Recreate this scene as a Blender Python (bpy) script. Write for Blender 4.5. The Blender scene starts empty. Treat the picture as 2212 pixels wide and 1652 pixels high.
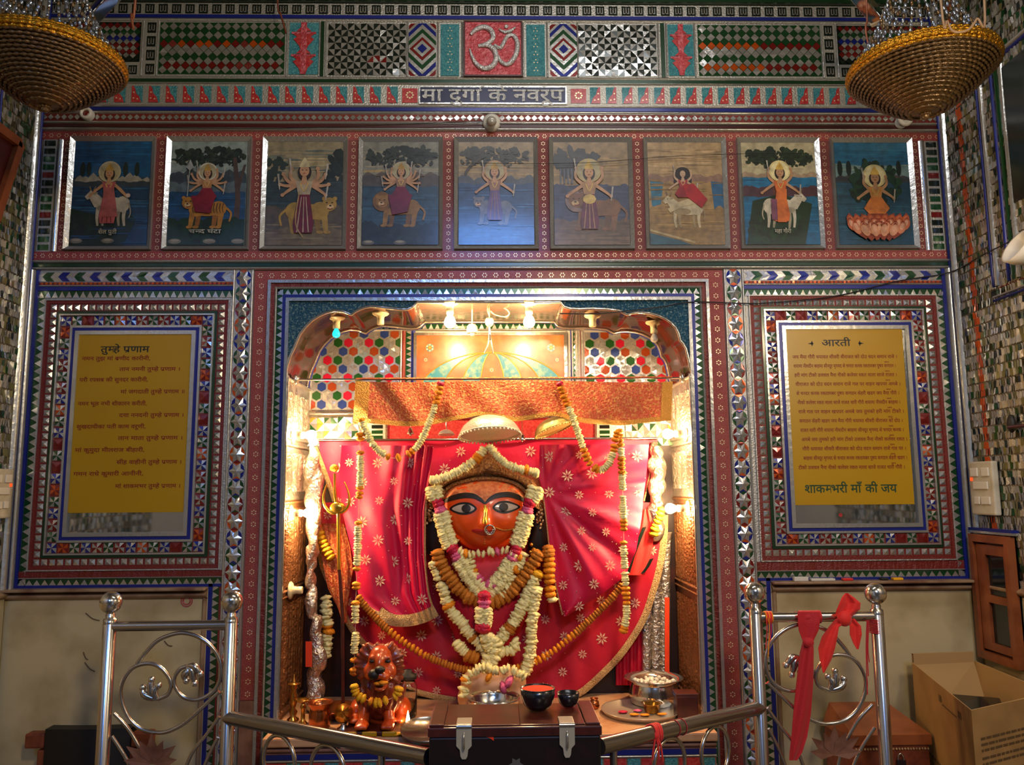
import bpy, bmesh, math, random
from mathutils import Vector, Matrix
random.seed(7)
SC = bpy.context.scene
COL = SC.collection
V = Vector
PI = math.pi
# ---------------------------------------------------------------- camera
FPX = 1740.0
CAM = V((0.0, -2.9, 1.5))
_p, _y, _r = math.radians(7.59), math.radians(1.28), math.radians(0.45)
FWD = V((math.sin(_y) * math.cos(_p), math.cos(_y) * math.cos(_p), math.sin(_p)))
_R0 = V((math.cos(_y), -math.sin(_y), 0)); _U0 = _R0.cross(FWD)
RGT = _R0 * math.cos(_r) - _U0 * math.sin(_r)
UPV = _U0 * math.cos(_r) + _R0 * math.sin(_r)

def P(px, py, Y=0.0):
    """point of the photograph's pixel on the vertical plane y = Y (a measuring aid)"""
    d = FWD * FPX + RGT * (px - 1106) + UPV * (826 - py)
    return CAM + d * ((Y - CAM.y) / d.y)

def W(px, py):
    q = P(px, py, 0.0); return q.x, q.z

def S(n, Y=0.0):
    return n * (Y - CAM.y) / FPX

cam = bpy.data.cameras.new('camera'); cam.sensor_fit = 'HORIZONTAL'; cam.sensor_width = 36.0
cam.lens = FPX / 2212 * 36.0; cam.clip_start = 0.02; cam.clip_end = 60
camo = bpy.data.objects.new('camera', cam); COL.objects.link(camo)
_M = Matrix((RGT, UPV, -FWD)).transposed().to_4x4(); _M.translation = CAM
camo.matrix_world = _M
SC.camera = camo

# ---------------------------------------------------------------- materials
def lin(h):
    h = h.lstrip('#'); out = []
    for i in (0, 2, 4):
        c = int(h[i:i + 2], 16) / 255
        out.append(c / 12.92 if c < .04045 else ((c + .055) / 1.055) ** 2.4)
    return out

MATS = {}
def mat(name, col, rough=.5, metal=0., coat=0., noise=None, bump=None, emit=0., trans=0., emcol=None, var=None, sheen=0.):
    """procedural Principled material; noise=(scale, second colour, lo, hi), bump=(scale, strength), var=(scale,)"""
    if name in MATS: return name
    m = bpy.data.materials.new(name); m.use_nodes = True
    nt = m.node_tree; b = nt.nodes['Principled BSDF']
    c = lin(col) if isinstance(col, str) else list(col)
    b.inputs['Base Color'].default_value = (*c, 1)
    b.inputs['Roughness'].default_value = rough
    b.inputs['Metallic'].default_value = metal
    b.inputs['Coat Weight'].default_value = coat; b.inputs['Coat Roughness'].default_value = .13
    b.inputs['Sheen Weight'].default_value = sheen
    b.inputs['Transmission Weight'].default_value = trans
    if emit:
        b.inputs['Emission Color'].default_value = (*(lin(emcol) if emcol else c), 1)
        b.inputs['Emission Strength'].default_value = emit
    tc = None
    if noise or bump:
        tc = nt.nodes.new('ShaderNodeTexCoord')
    if noise:
        n = nt.nodes.new('ShaderNodeTexNoise'); n.inputs['Scale'].default_value = noise[0]; n.inputs['Detail'].default_value = 4
        r = nt.nodes.new('ShaderNodeValToRGB')
        r.color_ramp.elements[0].position = noise[2] if len(noise) > 2 else .4
        r.color_ramp.elements[1].position = noise[3] if len(noise) > 3 else .65
        r.color_ramp.elements[0].color = (*c, 1); r.color_ramp.elements[1].color = (*lin(noise[1]), 1)
        nt.links.new(tc.outputs['Object'], n.inputs['Vector']); nt.links.new(n.outputs['Fac'], r.inputs['Fac'])
        nt.links.new(r.outputs['Color'], b.inputs['Base Color'])
    if bump:
        n = nt.nodes.new('ShaderNodeTexNoise'); n.inputs['Scale'].default_value = bump[0]; n.inputs['Detail'].default_value = 3
        u = nt.nodes.new('ShaderNodeBump'); u.inputs['Strength'].default_value = bump[1]; u.inputs['Distance'].default_value = .01
        nt.links.new(tc.outputs['Object'], n.inputs['Vector']); nt.links.new(n.outputs['Fac'], u.inputs['Height'])
        nt.links.new(u.outputs['Normal'], b.inputs['Normal'])
    MATS[name] = m
    return name

def pc(h):
    """picture paint of one colour under varnish"""
    h = h.lstrip('#'); d = ''.join('%02x' % int(int(h[i:i + 2], 16) * .78) for i in (0, 2, 4))
    return mat('paint_' + h, h, .42, coat=.5, noise=(38, d, .38, .7))

mat('mirror', '#c6c5bf', .24, .78, bump=(60, .12))
mat('mirror_soft', '#b4b2aa', .40, .6, bump=(160, .35))
mat('mirror_clear', '#d2d2d0', .05, .97)
mat('glass_red', '#7a1c18', .22, .35, coat=.4)
mat('glass_brick', '#74241a', .4, .1, bump=(220, .3))
mat('glass_green', '#1d4a26', .2, .35, coat=.4)
mat('glass_dark', '#1c261f', .2, .4, coat=.4)
mat('glass_blue', '#1c2880', .2, .35, coat=.4)
mat('glass_orange', '#c8551a', .22, .4, coat=.4)
mat('line_green', '#16381f', .3, .2, coat=.3)
mat('line_blue', '#18247c', .38, .15, coat=.1)
mat('line_brown', '#45120f', .4)
mat('band_red', '#8c2f2a', .38, coat=.2, noise=(300, '#a85048', .4, .75), bump=(350, .35))
mat('band_maroon', '#6c2420', .38, coat=.2, noise=(300, '#863a32', .4, .75), bump=(350, .35))
mat('plate_blue', '#14173c', .35, .2)
mat('hasp_metal', '#cfc9b4', .34, .45)
mat('dot_gold', '#ead3a8', .3, .25)
mat('teal', '#2d7d8c', .3, .15, noise=(160, '#58a2a6', .4, .7), bump=(260, .6), coat=.3)
mat('teal_dark', '#1a5570', .35, .3, noise=(140, '#8fa9a0', .5, .72), bump=(240, .8))
mat('red_paint', '#a8232a', .4, coat=.2, noise=(120, '#c24d48', .4, .7))
mat('om_red', '#b9404a', .4, .2, bump=(90, .8), coat=.3, noise=(60, '#cf7078', .45, .7))
mat('om_silver', '#d0d2d2', .3, .5, bump=(140, .8))
mat('board_yellow', '#b98f0c', .35, coat=.2, noise=(3, '#ae8208', .3, .8))
mat('ink_black', '#1a1a12', .5)
mat('ink_green', '#143d20', .5)
mat('ink_red', '#84200a', .5)
mat('plaster', '#8a8272', .7, noise=(8, '#6d6555', .4, .7))
mat('marble', '#c4b48a', .32, noise=(5, '#97845a', .45, .75), coat=.15)
mat('marble_trim', '#9a7f60', .4, noise=(12, '#6e4a35', .45, .7))
mat('stone_pink', '#c79a72', .45, noise=(14, '#b07850', .45, .7))
mat('stone_brown', '#8d6450', .5, noise=(20, '#6e4536', .4, .7))
mat('silver_chased', '#c9bfae', .28, .85, bump=(75, 1.0))
mat('silver_plain', '#cfc8ba', .2, .9, bump=(25, .25))
mat('copper_chased', '#8a5d3c', .38, .7, bump=(80, .9))
mat('soffit', '#5a3a30', .12, .75, noise=(35, '#8a3a34', .5, .7), bump=(18, .15))
mat('steel', '#b7b0a8', .2, .95)
mat('steel_bright', '#d4cfc6', .14, .95)
mat('tray_steel', '#cfc4b2', .36, .75)
mat('brass_pale', '#d8cc78', .36, .45, bump=(60, .4))
mat('brass', '#c08a3a', .22, .92)
mat('rail_steel', '#96908a', .2, .92)
mat('copper', '#b8683a', .24, .92)
mat('gold', '#e0b040', .22, .85)
mat('gold_trim', '#e2c088', .38, .35, bump=(260, 1.0), noise=(220, '#a87c44', .45, .7))
mat('star_thread', '#dcae94', .5)
mat('cloth_red', '#b80028', .6, bump=(40, .12))
mat('cloth_pink', '#c60040', .55, bump=(40, .12))
mat('cloth_dark', '#6a0c1a', .7)
mat('cloth_scarf', '#e0241c', .7, sheen=.2, bump=(300, .2))
mat('cloth_scarf_dark', '#b8101e', .7, sheen=.2, bump=(300, .2))
mat('brocade', '#c8562c', .45, .15, noise=(110, '#e09a52', .48, .66), bump=(150, .6))
mat('brocade_hem', '#d09a45', .4, .35, bump=(240, .9))
mat('brocade_in', '#8c1c1c', .7)
mat('skin_orange', '#f2560e', .36, coat=.25, noise=(6, '#e64c12', .4, .7))
mat('brow_sandal', '#e08a52', .7, noise=(70, '#c8643a', .4, .65), bump=(90, .5))
mat('black_paint', '#140c0a', .5)
mat('eye_white', '#cdb7a0', .2, coat=.5)
mat('lip', '#a81c1c', .35)
mat('hair_gold', '#7d5530', .45, .45, noise=(120, '#a67a45', .45, .65), bump=(130, 1.0))
mat('hair_black', '#0c0808', .6)
mat('jasmine', '#f8ecac', .6, noise=(60, '#ecdc88', .45, .7))
mat('marigold', '#f4980e', .7, noise=(90, '#e07c0a', .45, .65))
mat('marigold_yellow', '#f2b012', .7)
mat('marigold_dark', '#c87a18', .75, noise=(90, '#a85c10', .45, .65))
mat('rose', '#c8103c', .6)
mat('rose_pink', '#e0608a', .6)
mat('thread', '#d8b090', .7)
mat('wood_dark', '#3a1612', .35, coat=.25, noise=(25, '#541f18', .4, .7))
mat('wood_black', '#1a0d0c', .4, noise=(18, '#32120f', .55, .75))
mat('wood_lid', '#57241a', .3, coat=.35, noise=(16, '#3e1812', .4, .7))
mat('wood_warm', '#8e4d28', .4, noise=(14, '#703719', .4, .7), coat=.1)
mat('wood_rust', '#7a3a20', .5, noise=(40, '#5c2616', .4, .7))
mat('lion_orange', '#c04a16', .3, coat=.45, noise=(14, '#8c2c10', .45, .72))
mat('lion_mane', '#8a3416', .35, coat=.4, noise=(30, '#5c1c0c', .4, .7))
mat('vermilion', '#f04010', .8)
mat('white_plastic', '#d8d4c8', .35)
mat('cream_plastic', '#d8c89a', .35)
mat('switch_white', '#c6c0ae', .45, noise=(20, '#b0a890', .4, .7))
mat('cardboard', '#a5804c', .75, noise=(10, '#94703f', .4, .7))
mat('cardboard_in', '#b08d58', .75)
mat('print_dark', '#5b4426', .7)
mat('black_item', '#15151c', .25, coat=.4)
mat('chair_black', '#0c0b0c', .6)
mat('rubber', '#181412', .6)
mat('rice', '#e8e0cc', .6)
mat('glass_clear', '#ffffff', .03, trans=1.0)
mat('pane_dark', '#141c1c', .12, coat=.4)
mat('crystal', '#6e5430', .12, .55, coat=.5, bump=(130, .5))
mat('crystal_gold', '#b88420', .22, .85, bump=(120, .7))
mat('crystal_silver', '#a9b0bb', .1, .85, bump=(60, .5))
mat('bulb_lit', '#ffd9a0', .3, emit=600, emcol='#ffd298')
mat('bulb_side', '#ffd9a0', .3, emit=860, emcol='#ffd298')
mat('bulb_teal', '#25c8c8', .2, emit=1.6, emcol='#1ec8d8')
mat('bulb_off', '#b8b4a8', .08, .2, coat=.6)
mat('flame', '#ffe0a0', .5, emit=60, emcol='#ffd08a')
mat('panel_orange', '#c05a2a', .3, coat=.35, noise=(20, '#c87440', .4, .7))
mat('panel_teal', '#2f7f92', .3, coat=.35, noise=(60, '#86a07a', .45, .72))
mat('panel_gold', '#c8963c', .3, .4, coat=.3)
mat('hex_red', '#b01a34', .2, .3, coat=.4)
mat('hex_green', '#1f4f20', .2, .3, coat=.4)
mat('hex_blue', '#2b3f80', .2, .3, coat=.4)
mat('hex_orange', '#8e3c18', .2, .3, coat=.4)
mat('daylight', '#9fc4ff', .5, emit=36, emcol='#6aa4ff')
mat('silver_white', '#e6dfca', .34, .45, bump=(120, .3))
mat('olive_chip', '#7d7a50', .3, .5)
mat('tube_glow', '#ffffff', .4, emit=7, emcol='#fff0d8')
mat('red_led', '#ff3010', .3, emit=2.0, emcol='#ff4010')
mat('floor_stone', '#6f675a', .35, noise=(6, '#5a5246', .4, .7))
mat('ceiling_paint', '#6a6a62', .7, noise=(7, '#54564e', .4, .7))

# ---------------------------------------------------------------- mesh builder
OFF = {}
class MB:
    def __init__(s):
        s.v = []; s.f = []; s.mi = []; s.sm = []; s.mats = []
    def m(s, name):
        if name not in s.mats: s.mats.append(name)
        return s.mats.index(name)
    def face(s, pts, m, smooth=False):
        b = len(s.v); s.v += [tuple(q) for q in pts]
        s.f.append(tuple(range(b, b + len(pts)))); s.mi.append(s.m(m)); s.sm.append(smooth)
    def grid(s, rows, m, smooth=True, cu=False, cv=False):
        b = len(s.v); nr = len(rows); nc = len(rows[0])
        for r in rows: s.v += [tuple(q) for q in r]
        k = s.m(m)
        for i in range(nr if cv else nr - 1):
            for j in range(nc if cu else nc - 1):
                i2, j2 = (i + 1) % nr, (j + 1) % nc
                s.f.append((b + i * nc + j, b + i * nc + j2, b + i2 * nc + j2, b + i2 * nc + j)); s.mi.append(k); s.sm.append(smooth)
    def raw(s, vs, fs, m, smooth=False):
        b = len(s.v); s.v += [tuple(q) for q in vs]; k = s.m(m)
        for f in fs: s.f.append(tuple(b + i for i in f)); s.mi.append(k); s.sm.append(smooth)
    def box(s, x0, y0, z0, x1, y1, z1, m, M=None):
        vs = [V((x, y, z)) for z in (z0, z1) for y in (y0, y1) for x in (x0, x1)]
        if M is not None: vs = [M @ q for q in vs]
        s.raw(vs, [(0, 2, 3, 1), (4, 5, 7, 6), (0, 1, 5, 4), (2, 6, 7, 3), (0, 4, 6, 2), (1, 3, 7, 5)], m)
    def bbox(s, x0, y0, z0, x1, y1, z1, m, r=.004, M=None):
        """box with chamfered edges"""
        bm = bmesh.new(); bmesh.ops.create_cube(bm, size=1)
        for v in bm.verts: v.co = V(((x0 + x1) / 2 + v.co.x * (x1 - x0), (y0 + y1) / 2 + v.co.y * (y1 - y0), (z0 + z1) / 2 + v.co.z * (z1 - z0)))
        bmesh.ops.bevel(bm, geom=bm.edges[:], offset=r, segments=2, affect='EDGES', profile=.6)
        s.addbm(bm, m, False, M)
    def addbm(s, bm, m, smooth=True, M=None):
        bm.verts.ensure_lookup_table(); bm.verts.index_update()
        vs = [(M @ v.co if M is not None else v.co.copy()) for v in bm.verts]
        s.raw(vs, [[v.index for v in f.verts] for f in bm.faces], m, smooth); bm.free()
    def tube(s, pts, r, m, n=8, close=False, caps=True):
        pts = [V(q) for q in pts]; N = len(pts)
        if N < 2: return
        rs = r if isinstance(r, (list, tuple)) else [r] * N
        tang = []
        for i in range(N):
            a = pts[(i - 1) % N] if (close or i > 0) else pts[i]
            b = pts[(i + 1) % N] if (close or i < N - 1) else pts[i]
            t = (b - a); tang.append(t.normalized() if t.length > 1e-9 else V((0, 0, 1)))
        u = tang[0].orthogonal().normalized(); rows = []
        for i in range(N):
            t = tang[i]; u = (u - t * u.dot(t))
            u = u.normalized() if u.length > 1e-6 else t.orthogonal().normalized()
            w = t.cross(u)
            rows.append([pts[i] + (u * math.cos(2 * PI * k / n) + w * math.sin(2 * PI * k / n)) * rs[i] for k in range(n)])
        s.grid(rows, m, True, cu=True, cv=close)
        if caps and not close:
            s.face(rows[0][::-1], m); s.face(rows[-1], m)
    def lathe(s, c, prof, m, n=24, M=None, smooth=True, wob=None):
        c = V(c); rows = []
        for i, (r, z) in enumerate(prof):
            row = []
            for k in range(n):
                a = 2 * PI * k / n; rr = r * (wob(a, i) if wob else 1)
                q = V((rr * math.cos(a), rr * math.sin(a), z))
                row.append(c + (M @ q if M is not None else q))
            rows.append(row)
        s.grid(rows, m, smooth, cu=True)
        if prof[0][0] > 1e-5: s.face(rows[0][::-1], m)
        if prof[-1][0] > 1e-5: s.face(rows[-1], m)
    def ell(s, c, r, m, n=12, k=8, M=None):
        r = (r, r, r) if isinstance(r, (int, float)) else r
        c = V(c); rows = []
        for i in range(k + 1):
            t = PI * i / k
            rows.append([c + ((M @ q) if M is not None else q) for q in (V((r[0] * math.sin(t) * math.cos(2 * PI * j / n), r[1] * math.sin(t) * math.sin(2 * PI * j / n), -r[2] * math.cos(t))) for j in range(n))])
        s.grid(rows, m, True, cu=True)
    def mesh(s, name, o=V((0, 0, 0))):
        me = bpy.data.meshes.new(name)
        me.from_pydata([(q[0] - o.x, q[1] - o.y, q[2] - o.z) for q in s.v], [], s.f)
        for n in s.mats: me.materials.append(MATS[n])
        me.polygons.foreach_set('material_index', s.mi); me.polygons.foreach_set('use_smooth', s.sm)
        me.update(); return me
    def build(s, name, parent=None, loc=None, **pr):
        o = V((0, 0, 0))
        if parent is not None: o = OFF[parent.name]
        elif loc is not None: o = V(loc)
        ob = bpy.data.objects.new(name, s.mesh(name, o)); COL.objects.link(ob)
        OFF[ob.name] = o
        if parent is not None: ob.parent = parent
        else: ob.location = o
        for k, v in pr.items(): ob[k] = v
        return ob

def thing(name, label, cat, loc=(0, 0, 0), group=None):
    o = bpy.data.objects.new(name, None); COL.objects.link(o); o.location = loc; o.empty_display_size = .05
    OFF[o.name] = V(loc); o['label'] = label; o['category'] = cat
    if group: o['group'] = group
    return o

def tag(o, label, cat, group=None):
    o['label'] = label; o['category'] = cat
    if group: o['group'] = group
    return o

def struct(mb, name, label):
    return mb.build(name, kind='structure', label=label, category=name.split('_')[0])

def inst(me, name, parent, loc, rot=None, sc=(1, 1, 1)):
    """one more part that shares mesh data"""
    o = bpy.data.objects.new(name, me); COL.objects.link(o); o.parent = parent
    o.location = V(loc) - OFF[parent.name]
    if rot is not None: o.rotation_mode = 'QUATERNION'; o.rotation_quaternion = rot
    o.scale = sc; OFF[o.name] = V(loc)
    return o

def copytree(src, name=None, parent=None):
    c = src.copy(); COL.objects.link(c)
    if parent is not None: c.parent = parent; c.matrix_parent_inverse = Matrix()
    OFF[c.name] = OFF.get(src.name, V((0, 0, 0)))
    for ch in list(src.children): copytree(ch, None, c)
    return c

def blob(parts, voxel, smooth=6):
    """one skin over overlapping ellipsoids: parts = [(centre, radii, rotation or None)] -> (verts, faces)"""
    mb = MB()
    for q in parts:
        mb.ell(q[0], q[1], 'plaster', 16, 12, q[2] if len(q) > 2 else None)
    me = mb.mesh('tmp'); o = bpy.data.objects.new('tmp', me); COL.objects.link(o)
    r = o.modifiers.new('r', 'REMESH'); r.mode = 'VOXEL'; r.voxel_size = voxel
    sm = o.modifiers.new('s', 'SMOOTH'); sm.iterations = smooth; sm.factor = .5
    dg = bpy.context.evaluated_depsgraph_get(); ev = o.evaluated_get(dg); m2 = ev.to_mesh()
    vs = [v.co.copy() for v in m2.vertices]; fs = [tuple(p.vertices) for p in m2.polygons]
    ev.to_mesh_clear(); bpy.data.objects.remove(o); bpy.data.meshes.remove(me)
    return vs, fs

def spline(pts, n=8, close=False):
    """Catmull-Rom through pts (tuples of any length)"""
    pts = [V(q) for q in pts]; N = len(pts); out = []
    for i in range(N if close else N - 1):
        p0 = pts[(i - 1) % N] if (close or i > 0) else pts[0]
        p1 = pts[i]; p2 = pts[(i + 1) % N]
        p3 = pts[(i + 2) % N] if (close or i + 2 < N) else pts[-1]
        for k in range(n):
            t = k / n
            out.append(.5 * ((2 * p1) + (p2 - p0) * t + (2 * p0 - 5 * p1 + 4 * p2 - p3) * t * t + (3 * p1 - p0 - 3 * p2 + p3) * t ** 3))
    if not close: out.append(pts[-1])
    return out

def resample(pts, n):
    L = [0.]
    for a, b in zip(pts, pts[1:]): L.append(L[-1] + (b - a).length)
    out = []; j = 0
    for i in range(n):
        t = L[-1] * i / (n - 1)
        while j < len(L) - 2 and L[j + 1] < t: j += 1
        d = L[j + 1] - L[j]
        out.append(pts[j].lerp(pts[j + 1], 0 if d < 1e-9 else (t - L[j]) / d))
    return out

# ---------------------------------------------------------------- planes and mosaic patterns
class Pl:
    def __init__(s, O, ex, ez, n):
        s.O = V(O); s.ex = V(ex); s.ez = V(ez); s.n = V(n)
    def p(s, a, b, h=0.): return s.O + s.ex * a + s.ez * b + s.n * h
    def sub(s, a, b, da, db):
        """plane with origin (a,b), first axis along (da,db)"""
        L = math.hypot(da, db); e = s.ex * (da / L) + s.ez * (db / L); f = s.ex * (-db / L) + s.ez * (da / L)
        return Pl(s.p(a, b), e, f, s.n)
    def up(s, h): return Pl(s.p(0, 0, h), s.ex, s.ez, s.n)

WP = Pl((0, 0, 0), (1, 0, 0), (0, 0, 1), (0, -1, 0))
rnd = random.random
def jit(a): return (rnd() - .5) * 2 * a

def poly(mb, pl, pts, m, h=0., j=0.):
    mb.face([pl.p(a, b, h + (jit(j) if j else 0)) for a, b in pts], m)

def rect(mb, pl, a0, b0, a1, b1, m, h=0., j=0.):
    poly(mb, pl, [(a0, b0), (a1, b0), (a1, b1), (a0, b1)], m, h, j)

def slab(mb, pl, a0, b0, a1, b1, m, h0=0., h1=.005):
    rect(mb, pl, a0, b0, a1, b1, m, h1)
    for (p, q) in (((a0, b0), (a1, b0)), ((a1, b0), (a1, b1)), ((a1, b1), (a0, b1)), ((a0, b1), (a0, b0))):
        mb.face([pl.p(*p, h0), pl.p(*q, h0), pl.p(*q, h1), pl.p(*p, h1)], m)

def bar(mb, pl, a0, b0, a1, b1, m, h=.006):
    """half-round moulding filling a thin rectangle"""
    hor = (a1 - a0) > (b1 - b0); K = 5
    rows = []
    for k in range(K + 1):
        t = k / K; hh = h * math.sin(PI * t) + .0005
        if hor: rows.append([pl.p(a0, b0 + (b1 - b0) * t, hh), pl.p(a1, b0 + (b1 - b0) * t, hh)])
        else: rows.append([pl.p(a0 + (a1 - a0) * t, b0, hh), pl.p(a0 + (a1 - a0) * t, b1, hh)])
    if not hor: rows = rows[::-1]
    mb.grid(rows, m, True)

def ring(mb, pl, R, w, m, h=.004, sides=True, skip=''):
    """mitred frame band round R=(a0,b0,a1,b1), w outward; returns the outer rectangle"""
    a0, b0, a1, b1 = R; A0, B0, A1, B1 = a0 - w, b0 - w, a1 + w, b1 + w
    for k, q in (('b', [(A0, B0), (A1, B0), (a1, b0), (a0, b0)]), ('r', [(A1, B0), (A1, B1), (a1, b1), (a1, b0)]),
                 ('t', [(A1, B1), (A0, B1), (a0, b1), (a1, b1)]), ('l', [(A0, B1), (A0, B0), (a0, b0), (a0, b1)])):
        if k in skip: continue
        poly(mb, pl, q, m, h)
        if sides:
            mb.face([pl.p(*q[3], h), pl.p(*q[2], h), pl.p(*q[2], 0), pl.p(*q[3], 0)], m)
            mb.face([pl.p(*q[0], 0), pl.p(*q[1], 0), pl.p(*q[1], h), pl.p(*q[0], h)], m)
    return (A0, B0, A1, B1)

def run(mb, pl, a, b, a2, b2, w, period, fn, **kw):
    """tiles of about `period` along a straight line, width w to the left of the direction"""
    L = math.hypot(a2 - a, b2 - b); n = max(1, round(L / period)); p = L / n
    sp = pl.sub(a, b, a2 - a, b2 - b)
    for i in range(n):
        fn(mb, Pl(sp.p(i * p, 0), sp.ex, sp.ez, sp.n), p, w, i, **kw)

def ringrun(mb, pl, R, w, period, fn, **kw):
    """tile band round R, w outward"""
    a0, b0, a1, b1 = R
    run(mb, pl, a0 - w, b0 - w, a1, b0 - w, w, period, fn, **kw)
    run(mb, pl, a1 + w, b0 - w, a1 + w, b1, w, period, fn, **kw)
    run(mb, pl, a1 + w, b1 + w, a0, b1 + w, w, period, fn, **kw)
    run(mb, pl, a0 - w, b1 + w, a0 - w, b0, w, period, fn, **kw)
    return (a0 - w, b0 - w, a1 + w, b1 + w)

def t_pyr(mb, pl, p, w, i, ground='glass_brick'):
    rect(mb, pl, 0, 0, p, w, ground, .001)
    g = .13; a0, a1, b0, b1 = p * g, p * (1 - g), w * .14, w * .86
    c = pl.p((a0 + a1) / 2 + jit(p * .1), (b0 + b1) / 2 + jit(w * .1), .008)
    q = [pl.p(a0, b0, .0015), pl.p(a1, b0, .0015), pl.p(a1, b1, .0015), pl.p(a0, b1, .0015)]
    for k in range(4): mb.face([q[k], q[(k + 1) % 4], c], 'mirror')

def t_pin(mb, pl, p, w, i, cols=('glass_blue', 'glass_orange', 'glass_green', 'glass_blue', 'glass_red', 'glass_green', 'glass_red')):
    col = cols[i % len(cols)]; s = p * .84
    rect(mb, pl, 0, 0, p, w, 'glass_brick', .0005)
    a0, b0 = (p - s) / 2, w * .04; b1 = w * .96; am, bm_ = a0 + s / 2, w / 2
    ring_ = [(a0, b0), (am, b0), (a0 + s, b0), (a0 + s, bm_), (a0 + s, b1), (am, b1), (a0, b1), (a0, bm_)]
    alt = 'glass_red' if col in ('glass_orange', 'glass_red') and i % 2 else 'mirror'
    for k in range(8):
        q, r = ring_[k], ring_[(k + 1) % 8]
        mb.face([pl.p(*q, .002 + jit(.0009)), pl.p(*r, .002 + jit(.0009)), pl.p(am, bm_, .0045)], col if k % 2 else alt)

def t_zig(mb, pl, p, w, i, ground='glass_green', tri='mirror', flip=False):
    rect(mb, pl, 0, 0, p, w, ground, .001)
    q = [(p * .04, w), (p * .96, w), (p / 2, w * .1)] if flip else [(p * .04, 0), (p * .96, 0), (p / 2, w * .9)]
    poly(mb, pl, q, tri, .003, .0012)

def t_chev(mb, pl, p, w, i, cols=('mirror', 'glass_green', 'mirror', 'glass_blue'), flip=1):
    d = p * .55 * flip; g = p * .04
    for b0, b1, o0, o1 in ((w * .04, w * .5, 0, d), (w * .5, w * .96, d, 0)):
        poly(mb, pl, [(g + o0, b0), (p - g + o0, b0), (p - g + o1, b1), (g + o1, b1)], cols[i % len(cols)], .002, .0008)

def t_dot(mb, pl, p, w, i, ground='band_red', r=None):
    rect(mb, pl, 0, 0, p, w, ground, .001)
    r = r or min(p, w) * .2
    for k in range(6):
        a = k * PI / 3
        c = (p / 2 + r * math.cos(a), w / 2 + r * math.sin(a))
        poly(mb, pl, [(c[0] + r * .34 * math.cos(t * PI / 2.5), c[1] + r * .34 * math.sin(t * PI / 2.5)) for t in range(5)], 'dot_gold', .0022)

def t_rope(mb, pl, p, w, i, m='mirror_soft'):
    mb.face([pl.p(-p * .3, 0, .002), pl.p(p * .7, 0, .002), pl.p(p * 1.0, w / 2, .006), pl.p(0, w / 2, .006)], m)
    mb.face([pl.p(0, w / 2, .006), pl.p(p, w / 2, .006), pl.p(p * 1.3, w, .002), pl.p(p * .3, w, .002)], m)

def t_star(mb, pl, p, w, i, cols=('glass_red', 'glass_green', 'glass_blue', 'glass_orange')):
    """six-pointed mirror star with coloured lozenges round it (tips along the band's width)"""
    col = cols[i % len(cols)]; R = w * .5; cx, cy = p / 2, w / 2; ky = 1; kx = p / (R * math.sqrt(3))
    def q(a, r): return (cx + kx * r * math.cos(a), cy + ky * r * math.sin(a))
    rect(mb, pl, 0, 0, p, w, 'mirror_soft', .0004)
    tips = [q(PI / 2 + k * PI / 3, R * .97) for k in range(6)]
    inn = [q(PI / 2 + PI / 6 + k * PI / 3, R * .56) for k in range(6)]
    out = [q(PI / 2 + PI / 6 + k * PI / 3, R * .98) for k in range(6)]
    for k in range(6):
        c = pl.p(cx + jit(.001), cy + jit(.001), .0085)
        mb.face([c, pl.p(*inn[k - 1], .002 + jit(.0012)), pl.p(*tips[k], .001)], 'mirror')
        mb.face([c, pl.p(*tips[k], .001), pl.p(*inn[k], .002 + jit(.0012))], 'mirror')
        nxt = tips[(k + 1) % 6]
        o = out[k]
        kk = col if k not in (1, 4) else cols[(i + 1) % len(cols)]
        poly(mb, pl, [tips[k], o, nxt, inn[k]], kk, .0016, .0006)

def trident(mb, pl, cx, cy, s, m, h):
    t = s * .13
    def st(x0, y0, x1, y1): rect(mb, pl, cx + x0 * s, cy + y0 * s, cx + x1 * s, cy + y1 * s, m, h)
    st(-.38, -.3, -.25, .38); st(.25, -.3, .38, .38); st(-.38, -.42, .38, -.3); st(-.07, -.42, .07, .3)
    poly(mb, pl, [(cx - .14 * s, cy + .2 * s), (cx + .14 * s, cy + .2 * s), (cx, cy + .48 * s)], m, h)

def t_trident(mb, pl, p, w, i):
    rect(mb, pl, 0, 0, p, w, 'mirror_soft', .001)
    q = .16
    rect(mb, pl, p * q, w * .12, p * (1 - q), w * .88, 'glass_dark', .0018, .0006)
    trident(mb, pl, p / 2, w / 2, min(p, w) * .62, 'mirror', .003)

def t_ladder(mb, pl, p, w, i, cols=('glass_green', 'glass_dark', 'glass_green', 'glass_red', 'glass_dark')):
    rect(mb, pl, 0, 0, p, w, 'mirror_soft', .0005)
    rect(mb, pl, p * .16, w * .1, p * .84, w * .9, cols[(i * 7) % len(cols)], .002, .0008)

def t_tealred(mb, pl, p, w, i, flip=False):
    rect(mb, pl, 0, 0, p, w, 'mirror_soft', .0005)
    a0, a1, b0, b1 = p * .18, p * .82, w * .1, w * .9
    rect(mb, pl, a0, b0, a1, b1, 'teal', .002)
    fx = (lambda t: a1 - (a1 - a0) * t) if flip else (lambda t: a0 + (a1 - a0) * t)
    zz = lambda t: b0 + (b1 - b0) * t
    poly(mb, pl, [(fx(0), zz(0)), (fx(.9), zz(0)), (fx(.7), zz(.35)), (fx(.4), zz(.55)), (fx(.3), zz(.85)), (fx(.12), zz(1)), (fx(0), zz(1))], 'red_paint', .003)
    for (t, u) in ((.2, .25), (.55, .2), (.2, .6)):
        c = (fx(t), zz(u)); r = p * .05
        poly(mb, pl, [(c[0] + r * math.cos(k * PI / 3), c[1] + r * math.sin(k * PI / 3)) for k in range(6)], 'dot_gold', .004)

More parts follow.
